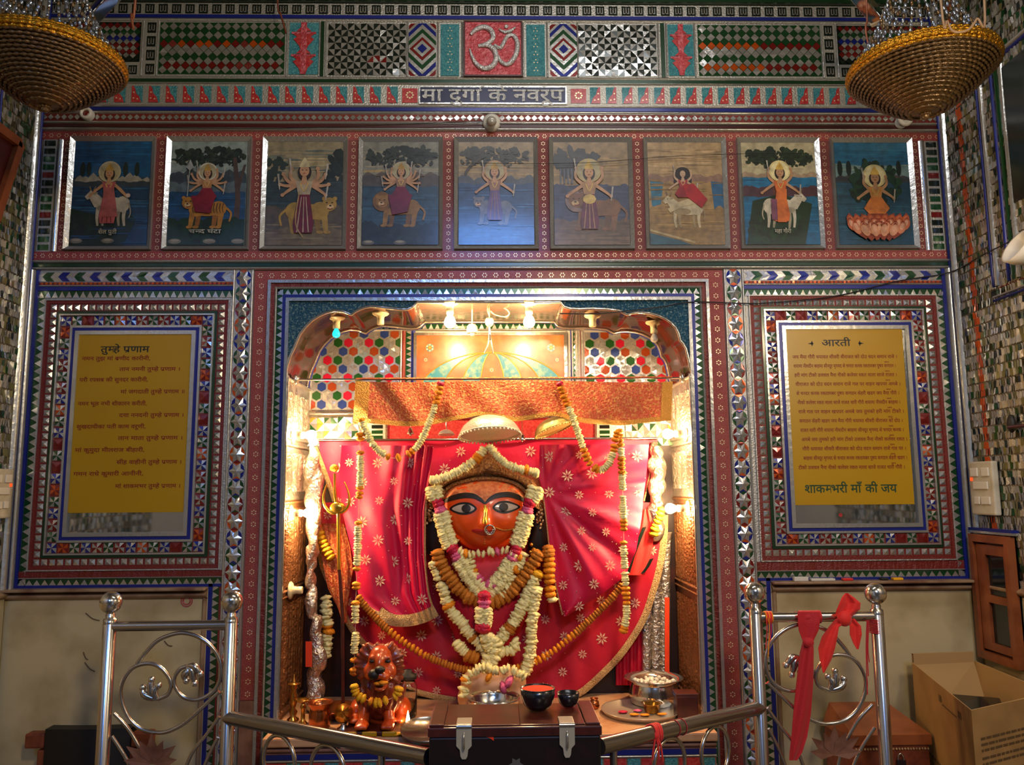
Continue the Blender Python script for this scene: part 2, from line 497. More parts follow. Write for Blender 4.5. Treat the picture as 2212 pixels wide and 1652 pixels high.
def t_diam(mb, pl, p, w, i, ground='glass_red', fg='mirror'):
    rect(mb, pl, 0, 0, p, w, ground, .0008)
    poly(mb, pl, [(p * .04, w / 2), (p / 2, w * .1), (p * .96, w / 2), (p / 2, w * .9)], fg, .003, .001)

# ---------------------------------------------------------------- Devanagari lettering
_G = {}
def glyph(s, clip=None):
    k = (s, clip)
    if k in _G: return _G[k]
    cu = bpy.data.curves.new('t', 'FONT'); cu.body = s; cu.size = 1; cu.resolution_u = 3; cu.offset = .014
    o = bpy.data.objects.new('t', cu); COL.objects.link(o)
    dg = bpy.context.evaluated_depsgraph_get(); ev = o.evaluated_get(dg); me = ev.to_mesh()
    bm = bmesh.new(); bm.from_mesh(me); ev.to_mesh_clear(); bpy.data.objects.remove(o); bpy.data.curves.remove(cu)
    if clip:
        xm = max(v.co.x for v in bm.verts) - clip
        bmesh.ops.bisect_plane(bm, geom=bm.verts[:] + bm.edges[:] + bm.faces[:], plane_co=(xm, 0, 0), plane_no=(1, 0, 0), clear_outer=True)
    bm.verts.ensure_lookup_table(); bm.verts.index_update()
    vs = [(v.co.x, v.co.y) for v in bm.verts]; fs = [[v.index for v in f.verts] for f in bm.faces]; bm.free()
    w = max([v[0] for v in vs] or [0])
    _G[k] = (vs, fs, w); return _G[k]

def word(s):
    """flat outline of a word; '~' after a letter makes its half form, '^' adds the r-stroke above, '/' the r-stroke below"""
    vs, fs = [], []; x = 0.; buf = ''
    def put(g):
        nonlocal x
        b = len(vs); vs.extend((q[0] + x, q[1]) for q in g[0]); fs.extend([b + i for i in f] for f in g[1]); x += g[2]
    i = 0
    while i < len(s):
        c = s[i]; nx = s[i + 1] if i + 1 < len(s) else ''
        if nx == '~':
            if buf: put(glyph(buf)); buf = ''
            put(glyph(c, .16)); i += 2; continue
        if c == '^':
            if buf: put(glyph(buf)); buf = ''
            b = len(vs); xx = x - .08
            pts = [(xx + .01, .61), (xx + .05, .61), (xx + .02, .70), (xx + .07, .77), (xx + .16, .74), (xx + .18, .79), (xx + .07, .83), (xx - .03, .73)]
            vs.extend(pts); fs.append([b, b + 1, b + 2, b + 7]); fs.append([b + 2, b + 3, b + 6, b + 7]); fs.append([b + 3, b + 4, b + 5, b + 6]); i += 1; continue
        if c == '/':
            if buf: put(glyph(buf)); buf = ''
            b = len(vs); vs.extend([(x - .42, .03), (x - .38, -.05), (x - .13, .15), (x - .13, .26)]); fs.append([b, b + 1, b + 2, b + 3]); i += 1; continue
        buf += c; i += 1
    if buf: put(glyph(buf))
    return vs, fs, x

def lettering(mb, pl, text, a0, b0, width, height, m, h):
    """text set into the box (a0,b0,width,height) of a plane; height is that of the letters below the head line"""
    x = 0.; allv, allf = [], []
    for wd in text.split(' '):
        if not wd: x += .2; continue
        vs, fs, w = word(wd); b = len(allv)
        allv += [(q[0] + x, q[1]) for q in vs]; allf += [[b + i for i in f] for f in fs]
        x += w + .26
    x -= .26
    sx, sz = width / x, height / .63
    mb.raw([pl.p(a0 + q[0] * sx, b0 + q[1] * sz, h) for q in allv], allf, m)
# ================================================================ the room shell
def zc(y): return W(1066, y)[1]
def xc(x, y=600): return W(x, y)[0]
XL, XR = xc(64, 600), xc(2056, 600)
D = .36                                            # depth of the shrine recess
XI0, XI1 = xc(617, 800), xc(1495, 800)             # its opening
ZT = zc(650); ZL = .715                             # top of the opening, top of the ledge
TOP = 3.62
mb = MB()
mb.box(XL - .15, .003, 0, XI0, D + .12, TOP, 'plaster')
mb.box(XI1, .003, 0, XR + .15, D + .12, TOP, 'plaster')
mb.box(XI0, .003, ZT, XI1, D + .12, TOP, 'plaster')
mb.box(XI0, D, ZL - .05, XI1, D + .12, ZT, 'plaster')
mb.box(XI0, .02, 0, XI1, D + .12, ZL - .05, 'plaster')
struct(mb, 'wall_back', 'mirror-work back wall of the shrine with an arched recess')

YF = -3.3
def side_wall(sx, name, label):
    X = XL if sx < 0 else XR
    mb = MB()
    mb.box(X - .15 if sx < 0 else X, YF, 0, X if sx < 0 else X + .15, .003, TOP, 'plaster')
    pl = Pl((X - sx * .002, 0, 0), (0, -1, 0), (0, 0, 1), (-sx, 0, 0))
    zd = zc(1262)
    # marble below, mirror chips above
    rect(mb, pl, .02, 0, 3.2, zd - .03, 'marble', .004)
    bar(mb, pl, .0, zd - .03, 3.2, zd, 'marble_trim', .02)
    cols = ['mirror', 'glass_dark', 'mirror_soft', 'olive_chip', 'mirror', 'mirror_soft', 'olive_chip', 'mirror', 'glass_green', 'mirror']
    z = zd; i = 0
    while z < TOP - .03:
        a = .05; off = (i % 2) * .007
        while a < 1.15:
            w, h = .013, .024
            if .12 < a < .142 and z > 1.2 and sx > 0: c = 'glass_orange'
            else: c = random.choice(cols)
            t = jit(.0022); u = jit(.0022); s2 = .006 if (i % 2) else -.008
            mb.face([pl.p(a + off, z, .004 + t), pl.p(a + off + w, z + s2 * .6, .004 + u), pl.p(a + off + w, z + s2 * .6 + h, .004 - t), pl.p(a + off, z + h, .004 - u)], c)
            a += .0142
        z += .0255; i += 1
    rect(mb, pl, 1.15, zd, 3.28, TOP, 'mirror_soft', .003)
    # upright mouldings by the corner and farther along
    for a0, a1, m, h in ((0, .018, 'line_blue', .012), (.018, .045, 'mirror', .014), (.25, .262, 'line_blue', .012), (.262, .285, 'mirror', .012), (.33, .345, 'line_blue', .012), (.345, .375, 'glass_green', .01), (.375, .40, 'mirror', .012)):
        if a0 > .2: bar(mb, pl, a0, zc(660) if sx > 0 else zc(690), a1, zc(225), m, h)
        else: bar(mb, pl, a0, zd, a1, TOP - .02, m, h)
    for z0, z1, m in ((zc(240), zc(234), 'line_blue'), (zc(234), zc(222), 'mirror'), (zc(690), zc(683), 'line_blue'), (zc(683), zc(676), 'mirror')):
        bar(mb, pl, .25 if z0 < 2.2 else .045, z0, 1.15, z1, m, .012)
    run(mb, pl, .27, zc(676), 1.1, zc(676), .05, .05, t_dot, ground='glass_brick', r=.014)
    if sx > 0: rect(mb, pl, .39, zc(520), 1.1, zc(260), 'glass_dark', .006)
    return struct(mb, name, label)
side_wall(-1, 'wall_left', 'dim mirror-chip side wall at the left corner')
side_wall(1, 'wall_right', 'glittering mirror-chip side wall at the right corner')
mb = MB(); mb.box(XL - .15, -9, -.1, XR + .15, D + .12, 0, 'floor_stone'); struct(mb, 'floor', 'worn stone floor of the shrine room')
mb = MB(); mb.box(XL - .15, YF, TOP, XR + .15, D + .12, TOP + .1, 'ceiling_paint'); struct(mb, 'ceiling', 'painted ceiling over the shrine room')
# the hall behind, with its high daylight window (it mirrors in the varnished pictures)
mb = MB()
mb.box(-4, -8.1, 0, 4, -8, 6.4, 'ceiling_paint'); struct(mb, 'wall_front', 'far wall of the prayer hall')
mb = MB(); WZ = 4.62
mb.box(-.62, -8, WZ, .62, -7.96, WZ + .82, 'daylight')
mb.box(-.7, -8, WZ - .08, .7, -7.94, WZ, 'wood_warm'); mb.box(-.7, -8, WZ + .82, .7, -7.94, WZ + .828, 'wood_warm')
mb.box(-.7, -8, WZ, -.62, -7.94, WZ + .82, 'wood_warm'); mb.box(.62, -8, WZ, .7, -7.94, WZ + .82, 'wood_warm')
struct(mb, 'window_2', 'high daylight window of the hall')

# ================================================================ upper bands
def hband(mb, y1, y0, m, h=.004, bead=False):
    if bead: bar(mb, WP, XL, zc(y1), XR, zc(y0), m, h)
    else: slab(mb, WP, XL, zc(y1), XR, zc(y0), m, 0, h)
mb = MB()
slab(mb, WP, XL, zc(9), XR, TOP - .01, 'line_green', 0, .02)
run(mb, WP, XL, zc(36), XR, zc(36), zc(10) - zc(36), .0505, t_trident)
hband(mb, 43, 36, 'line_blue', .006); run(mb, WP, XL, zc(49), XR, zc(49), zc(43) - zc(49), .012, t_rope)
struct(mb, 'trim_1', 'top band of small trident tiles over a blue line')

mb = MB()
zb, zt = zc(167), zc(49)
rect(mb, WP, XL, zb, XR, zt, 'mirror_soft', .0003)
def xr_(a, b): return xc(a, 108), xc(b, 108)
for a, b in ((952, 992), (1137, 1177)):
    x0, x1 = xr_(a, b); slab(mb, WP, x0, zc(165), x1, zc(54), 'teal', 0, .004)
    run(mb, WP, x0, zc(160), x0, zc(58), -(x1 - x0), .03, lambda mb, pl, p, w, i: [poly(mb, pl, [(p / 2 + .0075 * math.cos(k * 2.1) + .003 * math.cos(t), w / 2 + .0075 * math.sin(k * 2.1) + .003 * math.sin(t)) for t in (0, 1.57, 3.14, 4.71)], 'dot_gold', .006) for k in range(3)])
for a, b in ((883, 942), (1188, 1246)):              # nested lozenges
    x0, x1 = xr_(a, b); cx, cz = (x0 + x1) / 2, (zc(165) + zc(52)) / 2; hw = (x1 - x0) / 2; hh = (zc(52) - zc(165)) / 2
    def clipd(r):                                      # lozenge of radius r clipped to the panel
        bm = bmesh.new(); vs = [bm.verts.new((dx * r, dz * r, 0)) for dx, dz in ((1, 0), (0, 1), (-1, 0), (0, -1))]; bm.faces.new(vs)
        for co, no in (((hw, 0, 0), (1, 0, 0)), ((-hw, 0, 0), (-1, 0, 0)), ((0, hh, 0), (0, 1, 0)), ((0, -hh, 0), (0, -1, 0))):
            bmesh.ops.bisect_plane(bm, geom=bm.verts[:] + bm.edges[:] + bm.faces[:], plane_co=co, plane_no=no, clear_outer=True)
        out = [[(v.co.x + cx, v.co.y + cz) for v in f.verts] for f in bm.faces]; bm.free(); return out
    for k, (r, c) in enumerate(((2.9, 'glass_red'), (2.55, 'mirror'), (2.3, 'glass_blue'), (1.95, 'mirror'), (1.6, 'glass_green'), (1.25, 'mirror'), (.92, 'glass_red'), (.66, 'mirror'), (.36, 'glass_blue'))):
        for q in clipd(r * hw): poly(mb, WP, q, c, .001 + .0012 * k)
for a, b in ((709, 877), (1250, 1418)):              # triangle field
    x0, x1 = xr_(a, b); z0, z1 = zc(164), zc(53); nx, nz = 12, 8; dx, dz = (x1 - x0) / nx, (z1 - z0) / nz
    for i in range(nx):
        for j in range(nz):
            ax, az = x0 + i * dx, z0 + j * dz; c = [(ax, az), (ax + dx, az), (ax + dx, az + dz), (ax, az + dz)]
            red = a < 900 and j == 2 and i in (6, 7, 8)
            dk = 'glass_red' if red else 'glass_dark'
            k = {(0, 0): 0, (1, 0): 1, (1, 1): 2, (0, 1): 3}[(i % 2, j % 2)]
            for t in range(2):
                q = [c[(k + 2 * t) % 4], c[(k + 1 + 2 * t) % 4], c[(k + 2 + 2 * t) % 4]]
                poly(mb, WP, q, 'mirror' if t else dk, .002, .0016)
for a, b in ((625, 688), (1443, 1498)):              # red ornament on teal
    x0, x1 = xr_(a, b); z0, z1 = zc(163), zc(52); slab(mb, WP, x0, z0, x1, z1, 'teal', 0, .003)
    cx = (x0 + x1) / 2; w = (x1 - x0)
    for cz, r in ((zc(88), .42), (zc(136), .42)):
        poly(mb, WP, [(cx + w * r * sx_, cz + w * r * sz_) for sx_, sz_ in ((-1, .55), (-.55, .2), (-.85, 0), (-.35, -.6), (-.2, -1.1), (.2, -1.1), (.35, -.6), (.85, 0), (.55, .2), (1, .55))], 'red_paint', .006)
        poly(mb, WP, [(cx + w * r * sx_, cz + w * r * sz_) for sx_, sz_ in ((-.2, 1.1), (-.6, .7), (.6, .7), (.2, 1.1))], 'red_paint', .006)
        rect(mb, WP, cx - w * .42, cz + w * .18, cx + w * .42, cz + w * .26, 'om_red', .0075)
    rect(mb, WP, cx - w * .1, z0, cx + w * .1, z1, 'om_red', .007)
for a, b in ((693, 700), (1427, 1436)):
    x0, x1 = xr_(a, b); slab(mb, WP, x0, zb, x1, zt, 'line_green', 0, .004)
def lattice(a, b, y1, y0, dx, dz, rowcol, ground):
    x0, x1 = xr_(a, b); z0, z1 = zc(y1), zc(y0)
    rect(mb, WP, x0, z0, x1, z1, ground, .0008)
    nz = max(1, round((z1 - z0) / dz)); nx = max(1, round((x1 - x0) / dx)); ddx, ddz = (x1 - x0) / nx, (z1 - z0) / nz
    for j in range(nz * 2 - 1):
        for i in range(nx - (j % 2)):
            cx = x0 + (i + .5 + .5 * (j % 2)) * ddx; cz = z1 - (j * .5 + .5) * ddz
            c = rowcol(j, i)
            if c: poly(mb, WP, [(cx - ddx * .47, cz), (cx, cz - ddz * .47), (cx + ddx * .47, cz), (cx, cz + ddz * .47)], c, .003, .0016)
def rc_left(j, i):
    if j in (4, 9): return random.choice(['glass_red', 'glass_red', 'glass_orange', 'glass_brick'])
    return 'mirror' if j % 2 == 0 or j == 5 else 'glass_green'
lattice(344, 615, 163, 52, .0335, .0335, rc_left, 'glass_green')
def rc_right(j, i):
    if j in (4, 9): return 'glass_orange' if i < 7 else 'glass_red'
    return 'mirror' if j % 2 == 0 or j == 5 else 'glass_green'
lattice(1508, 1773, 163, 52, .0335, .0335, rc_right, 'glass_green')
small = ['glass_red', 'mirror', 'glass_green', 'mirror', 'glass_blue', 'mirror', 'glass_red', 'mirror', 'glass_red', 'mirror', 'glass_dark']
lattice(110, 303, 137, 52, .026, .028, lambda j, i: small[j % 11], 'glass_dark')
lattice(1810, 2010, 137, 52, .026, .028, lambda j, i: small[j % 11], 'glass_dark')
for a, b in ((312, 340), (1777, 1805)):
    x0, x1 = xr_(a, b); run(mb, WP, x1, zb, x1, zt, x1 - x0, .05, lambda mb, pl, p, w, i: t_trident(mb, Pl(pl.p(0, w), -pl.ez, pl.ex, pl.n), w, p, i))
for a, b in ((110, 303), (1810, 2010)):
    x0, x1 = xr_(a, b); run(mb, WP, x0, zb, x1, zb, zc(141) - zb, .05, t_trident)
for a in (946, 998, 1130, 1182, 880, 1248, 704, 1422, 620, 690, 1440, 1501, 341, 1776, 308, 1808):
    x0 = xc(a, 108); bar(mb, WP, x0 - .004, zb, x0 + .004, zt, 'mirror', .005)
struct(mb, 'trim_2', 'frieze of coloured mirror mosaic panels either side of the om tile')

# the om tile and the name plate are things of their own
x0, x1 = xr_(1005, 1125); z0, z1 = zc(165), zc(52)
t = thing('om_tile', 'square red relief tile with a raised silver om sign, top centre of the wall', 'tile', (0, -.002, z0))
mb = MB(); slab(mb, WP, x0, z0, x1, z1, 'om_red', .001, .012); mb.build('tile_plate', t)
mb = MB(); ring(mb, WP, (x0, z0, x1, z1), .006, 'line_brown', .014); mb.build('border', t)
mb = MB(); K = (x1 - x0) / 352.0
def omp(pts): return [V((x0 + (a - 901) * K, -.016, z1 - (b - 152) * K * (z1 - z0) / (x1 - x0) * 352 / 335)) for a, b in pts]
def omstroke(pts, r):
    q = spline(omp(pts), 6); n = len(q); rr = []
    for i in range(n):
        f = i / (n - 1) * (len(r) - 1); k = min(int(f), len(r) - 2); rr.append((r[k] + (r[k + 1] - r[k]) * (f - k)) * K)
    mb.tube(q, rr, 'om_silver', 10)
omstroke([(935, 235), (975, 200), (1025, 188), (1065, 210), (1078, 255), (1045, 290), (985, 308)], [9, 15, 17, 17, 16, 14, 9])
omstroke([(985, 308), (1045, 305), (1088, 340), (1095, 395), (1065, 440), (1015, 450), (970, 420), (945, 375), (930, 325)], [9, 15, 17, 17, 17, 16, 14, 10, 4])
omstroke([(1085, 300), (1125, 318), (1165, 250), (1205, 240), (1230, 285), (1225, 350), (1195, 405), (1160, 425), (1125, 405), (1112, 370)], [8, 13, 12, 13, 15, 16, 16, 14, 12, 6])
omstroke([(1115, 200), (1150, 218), (1190, 210), (1220, 185)], [4, 10, 11, 4])
mb.ell(omp([(1162, 182)])[0], (13 * K, 8 * K, 13 * K), 'om_silver')
mb.build('om_sign', t, label='raised silver om sign')

mb = MB()
run(mb, WP, XL, zc(173), XR, zc(173), zc(167) - zc(173), .012, t_rope); hband(mb, 181, 173, 'line_green', .004); hband(mb, 184, 180, 'mirror', .008, True)
zz0, zz1 = zc(228), zc(184); xm0, xm1 = xc(866, 205), xc(1268, 205)
run(mb, WP, XL, zz0, xm0, zz0, zz1 - zz0, .0625, t_tealred); run(mb, WP, xm1, zz0, XR, zz0, zz1 - zz0, .0625, t_tealred, flip=True)
rect(mb, WP, xm0, zz0, xm1, zz1, 'mirror_soft', .0005)
for a, b in ((869, 902), (1233, 1266)):
    a0, b0 = xc(a, 205), xc(b, 205); rect(mb, WP, a0, zc(223), b0, zc(192), 'vermilion' if 0 else 'red_paint', .003)
    cx, cz = (a0 + b0) / 2, zc(207)
    for k in range(8):
        q = (cx + .012 * math.cos(k * PI / 4), cz + .012 * math.sin(k * PI / 4)); poly(mb, WP, [(q[0] + .004 * math.cos(u), q[1] + .004 * math.sin(u)) for u in (0, 1.2, 2.5, 3.7, 5)], 'dot_gold', .005)
hband(mb, 234, 228, 'mirror', .008, True); hband(mb, 241, 234, 'line_blue', .004); hband(mb, 248, 241, 'mirror', .008, True)
struct(mb, 'trim_3', 'row of teal and red painted tiles above a blue line')

x0, x1 = xc(908, 207), xc(1221, 207)
t = thing('name_plate', 'dark blue name plate in raised silver Hindi letters under the om tile', 'sign', (0, -.002, zc(224)))
mb = MB(); slab(mb, WP, x0, zc(224), x1, zc(191), 'plate_blue', .001, .007); ring(mb, WP, (x0, zc(224), x1, zc(191)), .005, 'mirror', .009); mb.build('plate', t)
mb = MB(); lettering(mb, WP, 'मा दुर्गा के नवरूप'.replace('र्गा', 'गा^'), x0 + .006, zc(220.5), (x1 - x0) - .012, (zc(196) - zc(220.5)), 'om_silver', .0095); mb.build('lettering', t, label='silver Hindi lettering')

mb = MB()
run(mb, WP, XL, zc(263), XR, zc(263), zc(248) - zc(263), .0245, t_diam, ground='glass_brick')
hband(mb, 270, 263, 'mirror', .01, True); hband(mb, 277, 270, 'line_brown', .003); hband(mb, 286, 277, 'mirror', .014, True)
struct(mb, 'trim_4', 'band of small mirror lozenges on dark red')

# ================================================================ the nine pictures' surround
PW, PH, PZ0, PZ1 = .1405, 0, zc(530), zc(308)
PX0 = xc(240.5, 420); PXP = (xc(1886, 420) - PX0) / 8; FB = .0165
mb = MB()
xa, xb = PX0 - PW - FB - .03, PX0 + 8 * PXP + PW + FB + .03
for y1, y0 in ((303, 286), (560, 542)):
    run(mb, WP, XL, zc(y1), XR, zc(y1), zc(y0) - zc(y1), .0285, t_dot, r=.0065)
for k in range(10):
    cx = PX0 + (k - .5) * PXP; w = PXP - 2 * (PW + FB)
    if k == 0: cx = xa + .015
    if k == 9: cx = xb - .015
    w = w if 0 < k < 9 else .03
    run(mb, WP, cx + w / 2, zc(542), cx + w / 2, zc(303), w, .0275, t_dot, ground='band_maroon', r=.0062)
for s, e in ((xa, XL), (xb, XR)):
    d = 1 if e > s else -1
    bar(mb, WP, min(s, s + d * .02), zc(542), max(s, s + d * .02), zc(303), 'mirror', .006)
    l0, l1 = sorted((s + d * .024, s + d * .074)); run(mb, WP, l1, zc(542), l1, zc(303), l1 - l0, .031, t_ladder)
    r0, r1 = sorted((s + d * .078, e)); rect(mb, WP, r0, zc(542), r1, zc(303), 'mirror_soft', .004)
struct(mb, 'trim_5', 'red flowered strips framing the row of nine pictures')
mb = MB()
hband(mb, 568, 560, 'mirror', .014, True); hband(mb, 575, 568, 'line_green', .004); hband(mb, 583, 575, 'mirror', .012, True)
struct(mb, 'trim_6', 'silver and green mouldings under the pictures')

# ================================================================ text board surrounds
SCL = (xc(547, 585) + xc(523, 1235)) / 2            # right edge of the left star column
SCR = (xc(1567.5, 625) + xc(1591, 1218)) / 2        # left edge of the right one
SW = .0655
def frame_side(sx):
    mb = MB()
    if sx < 0: q = ((158.5, 708), (432, 708), (413.5, 1165), (130, 1166)); lim = SCL - SW - .004
    else: q = ((1678.5, 698), (1967, 696), (1997, 1147), (1703.5, 1145)); lim = SCR + SW + .004
    pts = [W(*c) for c in q]
    R = ((pts[0][0] + pts[3][0]) / 2, (pts[2][1] + pts[3][1]) / 2, (pts[1][0] + pts[2][0]) / 2, (pts[0][1] + pts[1][1]) / 2)
    inner = R; i = .012
    opening = (R[0] + .026, R[1] + .026, R[2] - .026, R[3] - .026)
    ring(mb, WP, opening, .014, 'mirror', .012); ring(mb, WP, (R[0] + .012, R[1] + .012, R[2] - .012, R[3] - .012), .012, 'line_blue', .008)
    # mirror pane behind
    rect(mb, WP, *opening, 'mirror_clear', .002)
    R = ring(mb, WP, R, .008, 'mirror', .009)
    R = ringrun(mb, WP, R, .037, .0395, t_pin)
    R = ring(mb, WP, R, .006, 'mirror', .009); R = ring(mb, WP, R, .010, 'line_green', .005)
    R = ringrun(mb, WP, R, .029, .0275, t_pyr); R = ring(mb, WP, R, .011, 'glass_brick', .004)
    R = ring(mb, WP, R, .004, 'mirror_soft', .008)
    # to the star column and to the corner
    a0, b0, a1, b1 = R
    zz = (zc(1254), zc(1241)); zt0, zt1 = zc(641), zc(626)
    xo = XL + .035 if sx < 0 else XR - .035                 # outer limit
    if sx < 0: run(mb, WP, lim, b1 + .002, xo, b1 + .002, -.0, .03, t_zig) if 0 else None
    L0, L1 = (xo, lim) if sx < 0 else (lim, xo)
    rect(mb, WP, L0, zc(1260), L1, zc(583), 'mirror_soft', .0002)
    run(mb, WP, L0, zt0, L1, zt0, zt1 - zt0, .0255, t_zig)
    slab(mb, WP, L0, zc(626), L1, zc(618), 'line_blue', 0, .005); bar(mb, WP, L0, zc(618), L1, zc(613), 'mirror', .006)
    run(mb, WP, L0, zc(613), L1, zc(613), zc(608) - zc(613), .008, lambda mb, pl, p, w, i: rect(mb, pl, 0, 0, p, w, 'glass_orange' if i % 2 else 'glass_brick', .002, .0008))
    run(mb, WP, L0, zc(607), L1, zc(607), zc(586) - zc(607), .0285, t_chev, flip=-1 if sx < 0 else 1)
    # outer upright zigzag, blue line and silver pipe by the corner
    xz = (a0 - .027, a0 - .002) if sx < 0 else (a1 + .002, a1 + .027)
    if sx < 0: run(mb, WP, xz[1], zz[0], xz[1], zt0, xz[1] - xz[0], .0285, t_zig)
    else: run(mb, WP, xz[0], zt0, xz[0], zz[0], xz[1] - xz[0], .0285, t_zig)
    o = (XL + .004, XL + .028) if sx < 0 else (XR - .03, XR - .004)
    bar(mb, WP, o[0], zc(1260), o[1], zc(583), 'mirror', .02)
    e = (XL + .028, XL + .038) if sx < 0 else (XR - .042, XR - .03); slab(mb, WP, e[0], zc(1260), e[1], zc(583), 'line_blue', 0, .008)
    # bottom zigzag, blue line
    run(mb, WP, L0, zz[0], L1, zz[0], zz[1] - zz[0], .0275, t_zig)
    run(mb, WP, L0, zz[1], L1, zz[1], .005, .009, t_rope); run(mb, WP, L0, zz[1] + .005, L1, zz[1] + .005, b0 - .006 - zz[1], .0065, lambda mb, pl, p, w, i: rect(mb, pl, 0, 0, p, w, 'glass_brick', .003, .0008))
    slab(mb, WP, L0, zc(1260), L1, zc(1254), 'line_blue', 0, .006)
    # upright zigzag down beside the marble
    zx = (lim - .030, lim - .006) if sx < 0 else (lim + .006, lim + .030)
    run(mb, WP, zx[1], 0.02, zx[1], zz[0], zx[1] - zx[0], .0265, t_zig) if sx > 0 else run(mb, WP, zx[0], zz[0], zx[0], .02, zx[1] - zx[0], .0265, t_zig)
    bl = (zx[0] - .014, zx[0]) if sx < 0 else (zx[1], zx[1] + .014)
    slab(mb, WP, bl[0], .02, bl[1], zc(1254), 'line_blue', 0, .006)
    rd = (zx[1], zx[1] + .006) if sx < 0 else (zx[0] - .006, zx[0]); slab(mb, WP, rd[0], .02, rd[1], zz[0], 'glass_brick', 0, .005)
    if sx > 0:
        c = W(1815, 1112); poly(mb, WP, [(c[0] + .007 * math.cos(k * PI / 6), c[1] + .007 * math.sin(k * PI / 6)) for k in range(12)], 'red_paint', .003)
    struct(mb, 'trim_7' if sx < 0 else 'trim_8', 'pinwheel and pyramid mirror tiles framing the %s yellow text board' % ('left' if sx < 0 else 'right'))
    return opening, bl
OPL, BLL = frame_side(-1)
OPR, BLR = frame_side(1)

# star columns
for sx, x1, nm in ((-1, SCL, 'trim_9'), (1, SCR + SW, 'trim_10')):
    mb = MB(); x0 = x1 - SW
    bar(mb, WP, x0 - .006, .02, x0 + .004, zc(583), 'mirror', .007); bar(mb, WP, x1 - .004, .02, x1 + .006, zc(583), 'mirror', .007)
    run(mb, WP, x1 - .004, .02, x1 - .004, zc(583), SW - .008, .0585, t_star)
    struct(mb, nm, 'upright band of six-pointed mirror stars %s of the recess' % ('left' if sx < 0 else 'right'))

# ================================================================ frame of the recess
mb = MB()
def uring(R, w, m, h=.005, sides=True): return ring(mb, WP, R, w, m, h, sides, skip='b')
def uringrun(R, w, period, fn, **kw):
    a0, b0, a1, b1 = R
    run(mb, WP, a1 + w, b0, a1 + w, b1, w, period, fn, **kw); run(mb, WP, a1 + w, b1 + w, a0 - w, b1 + w, w, period, fn, **kw)
    run(mb, WP, a0 - w, b1 + w, a0 - w, b0, w, period, fn, **kw); return (a0 - w, b0, a1 + w, b1 + w)
R = (XI0 + .008, .02, XI1 - .008, ZT)
R = uring(R, .012, 'mirror', .012); R = (R[0], .02, R[2], R[3])
R = uring(R, .013, 'line_blue', .007); R = (R[0], .02, R[2], R[3])
R = uringrun(R, .022, .0265, lambda mb, pl, p, w, i: t_zig(mb, pl, p, w, i, flip=True))
R = uringrun(R, .008, .009, t_rope)
R = uringrun(R, .013, .0065, lambda mb, pl, p, w, i: rect(mb, pl, 0, 0, p, w, 'glass_brick', .003, .0008))
R = uring(R, .011, 'mirror', .012); R = (R[0], .02, R[2], R[3])
R0 = R
wl = (R[0] - SCL - .006, SCR - .006 - R[2])
# red flowered band, each side with its own width
run(mb, WP, R[0], zc(1505), R[0], R[3], R[0] - (SCL + .008), .0415, t_dot, r=.0075)
run(mb, WP, R[2] + (SCR - .008 - R[2]), .02, R[2] + (SCR - .008 - R[2]), R[3], (SCR - .008 - R[2]), .0415, t_dot, r=.0075)
slab(mb, WP, SCL + .008, .02, R[0], zc(1506), 'stone_brown', 0, .006)
zt_ = zc(584); run(mb, WP, SCL + .008, R[3], SCR - .008, R[3], zt_ - R[3], .0415, t_dot, r=.0075)
struct(mb, 'trim_11', 'nested zigzag, blue and red flowered bands framing the recess')

# ================================================================ scalloped arch
AL = [(617, 812), (620, 794), (627, 770), (636, 751), (642, 736), (648, 722), (660, 706), (674, 692), (690, 682), (706, 675), (723, 671), (742, 673), (760, 680), (768, 673), (778, 668), (790, 664), (802, 662), (826, 664), (850, 667), (868, 669), (881, 668), (890, 664), (896, 659), (902, 653)]
AR = [(1211, 653), (1219, 663), (1232, 667), (1250, 668), (1280, 667), (1310, 668), (1337, 671), (1354, 680), (1368, 676), (1383, 675), (1404, 677), (1422, 682), (1437, 689), (1449, 697), (1460, 709), (1466, 722), (1469, 736), (1476, 743), (1482, 754), (1486, 772), (1491, 795), (1494, 812)]
al = [V((*W(*q), 0)) for q in AL]; ar = [V((*W(*q), 0)) for q in AR]
for c in al + ar: c.x, c.y = c.x, c.y
al[0].x = XI0; ar[-1].x = XI1
mb = MB()
for c in (al, ar):
    for a, b in zip(c, c[1:]):
        poly(mb, WP, [(a.x, a.y), (b.x, b.y), (b.x, ZT + .004), (a.x, ZT + .004)], 'teal_dark', .001)
curve = [V((q.x, 0, q.y)) for q in al] + [V((q.x, 0, q.y)) for q in ar]
NY = 6
def arcpt(i, k):
    q = curve[i]; y = D * k / NY
    return V((q.x, y, q.z))
for lo, hi, m in ((0, len(al) - 1, 'soffit'), (len(al) - 1, len(al), 'silver_plain'), (len(al), len(curve) - 1, 'soffit')):
    mb.grid([[arcpt(i, k) for k in range(NY + 1)] for i in range(lo, hi + 1)], m, True)
mb.tube([q + V((0, -.003, 0)) for q in curve], .006, 'silver_plain', 8)
mb.tube([q + V((0, D - .012, 0)) for q in curve], .008, 'line_blue', 6)
mb.tube([q + V((0, D - .03, -.004)) for q in curve], .006, 'silver_plain', 6)
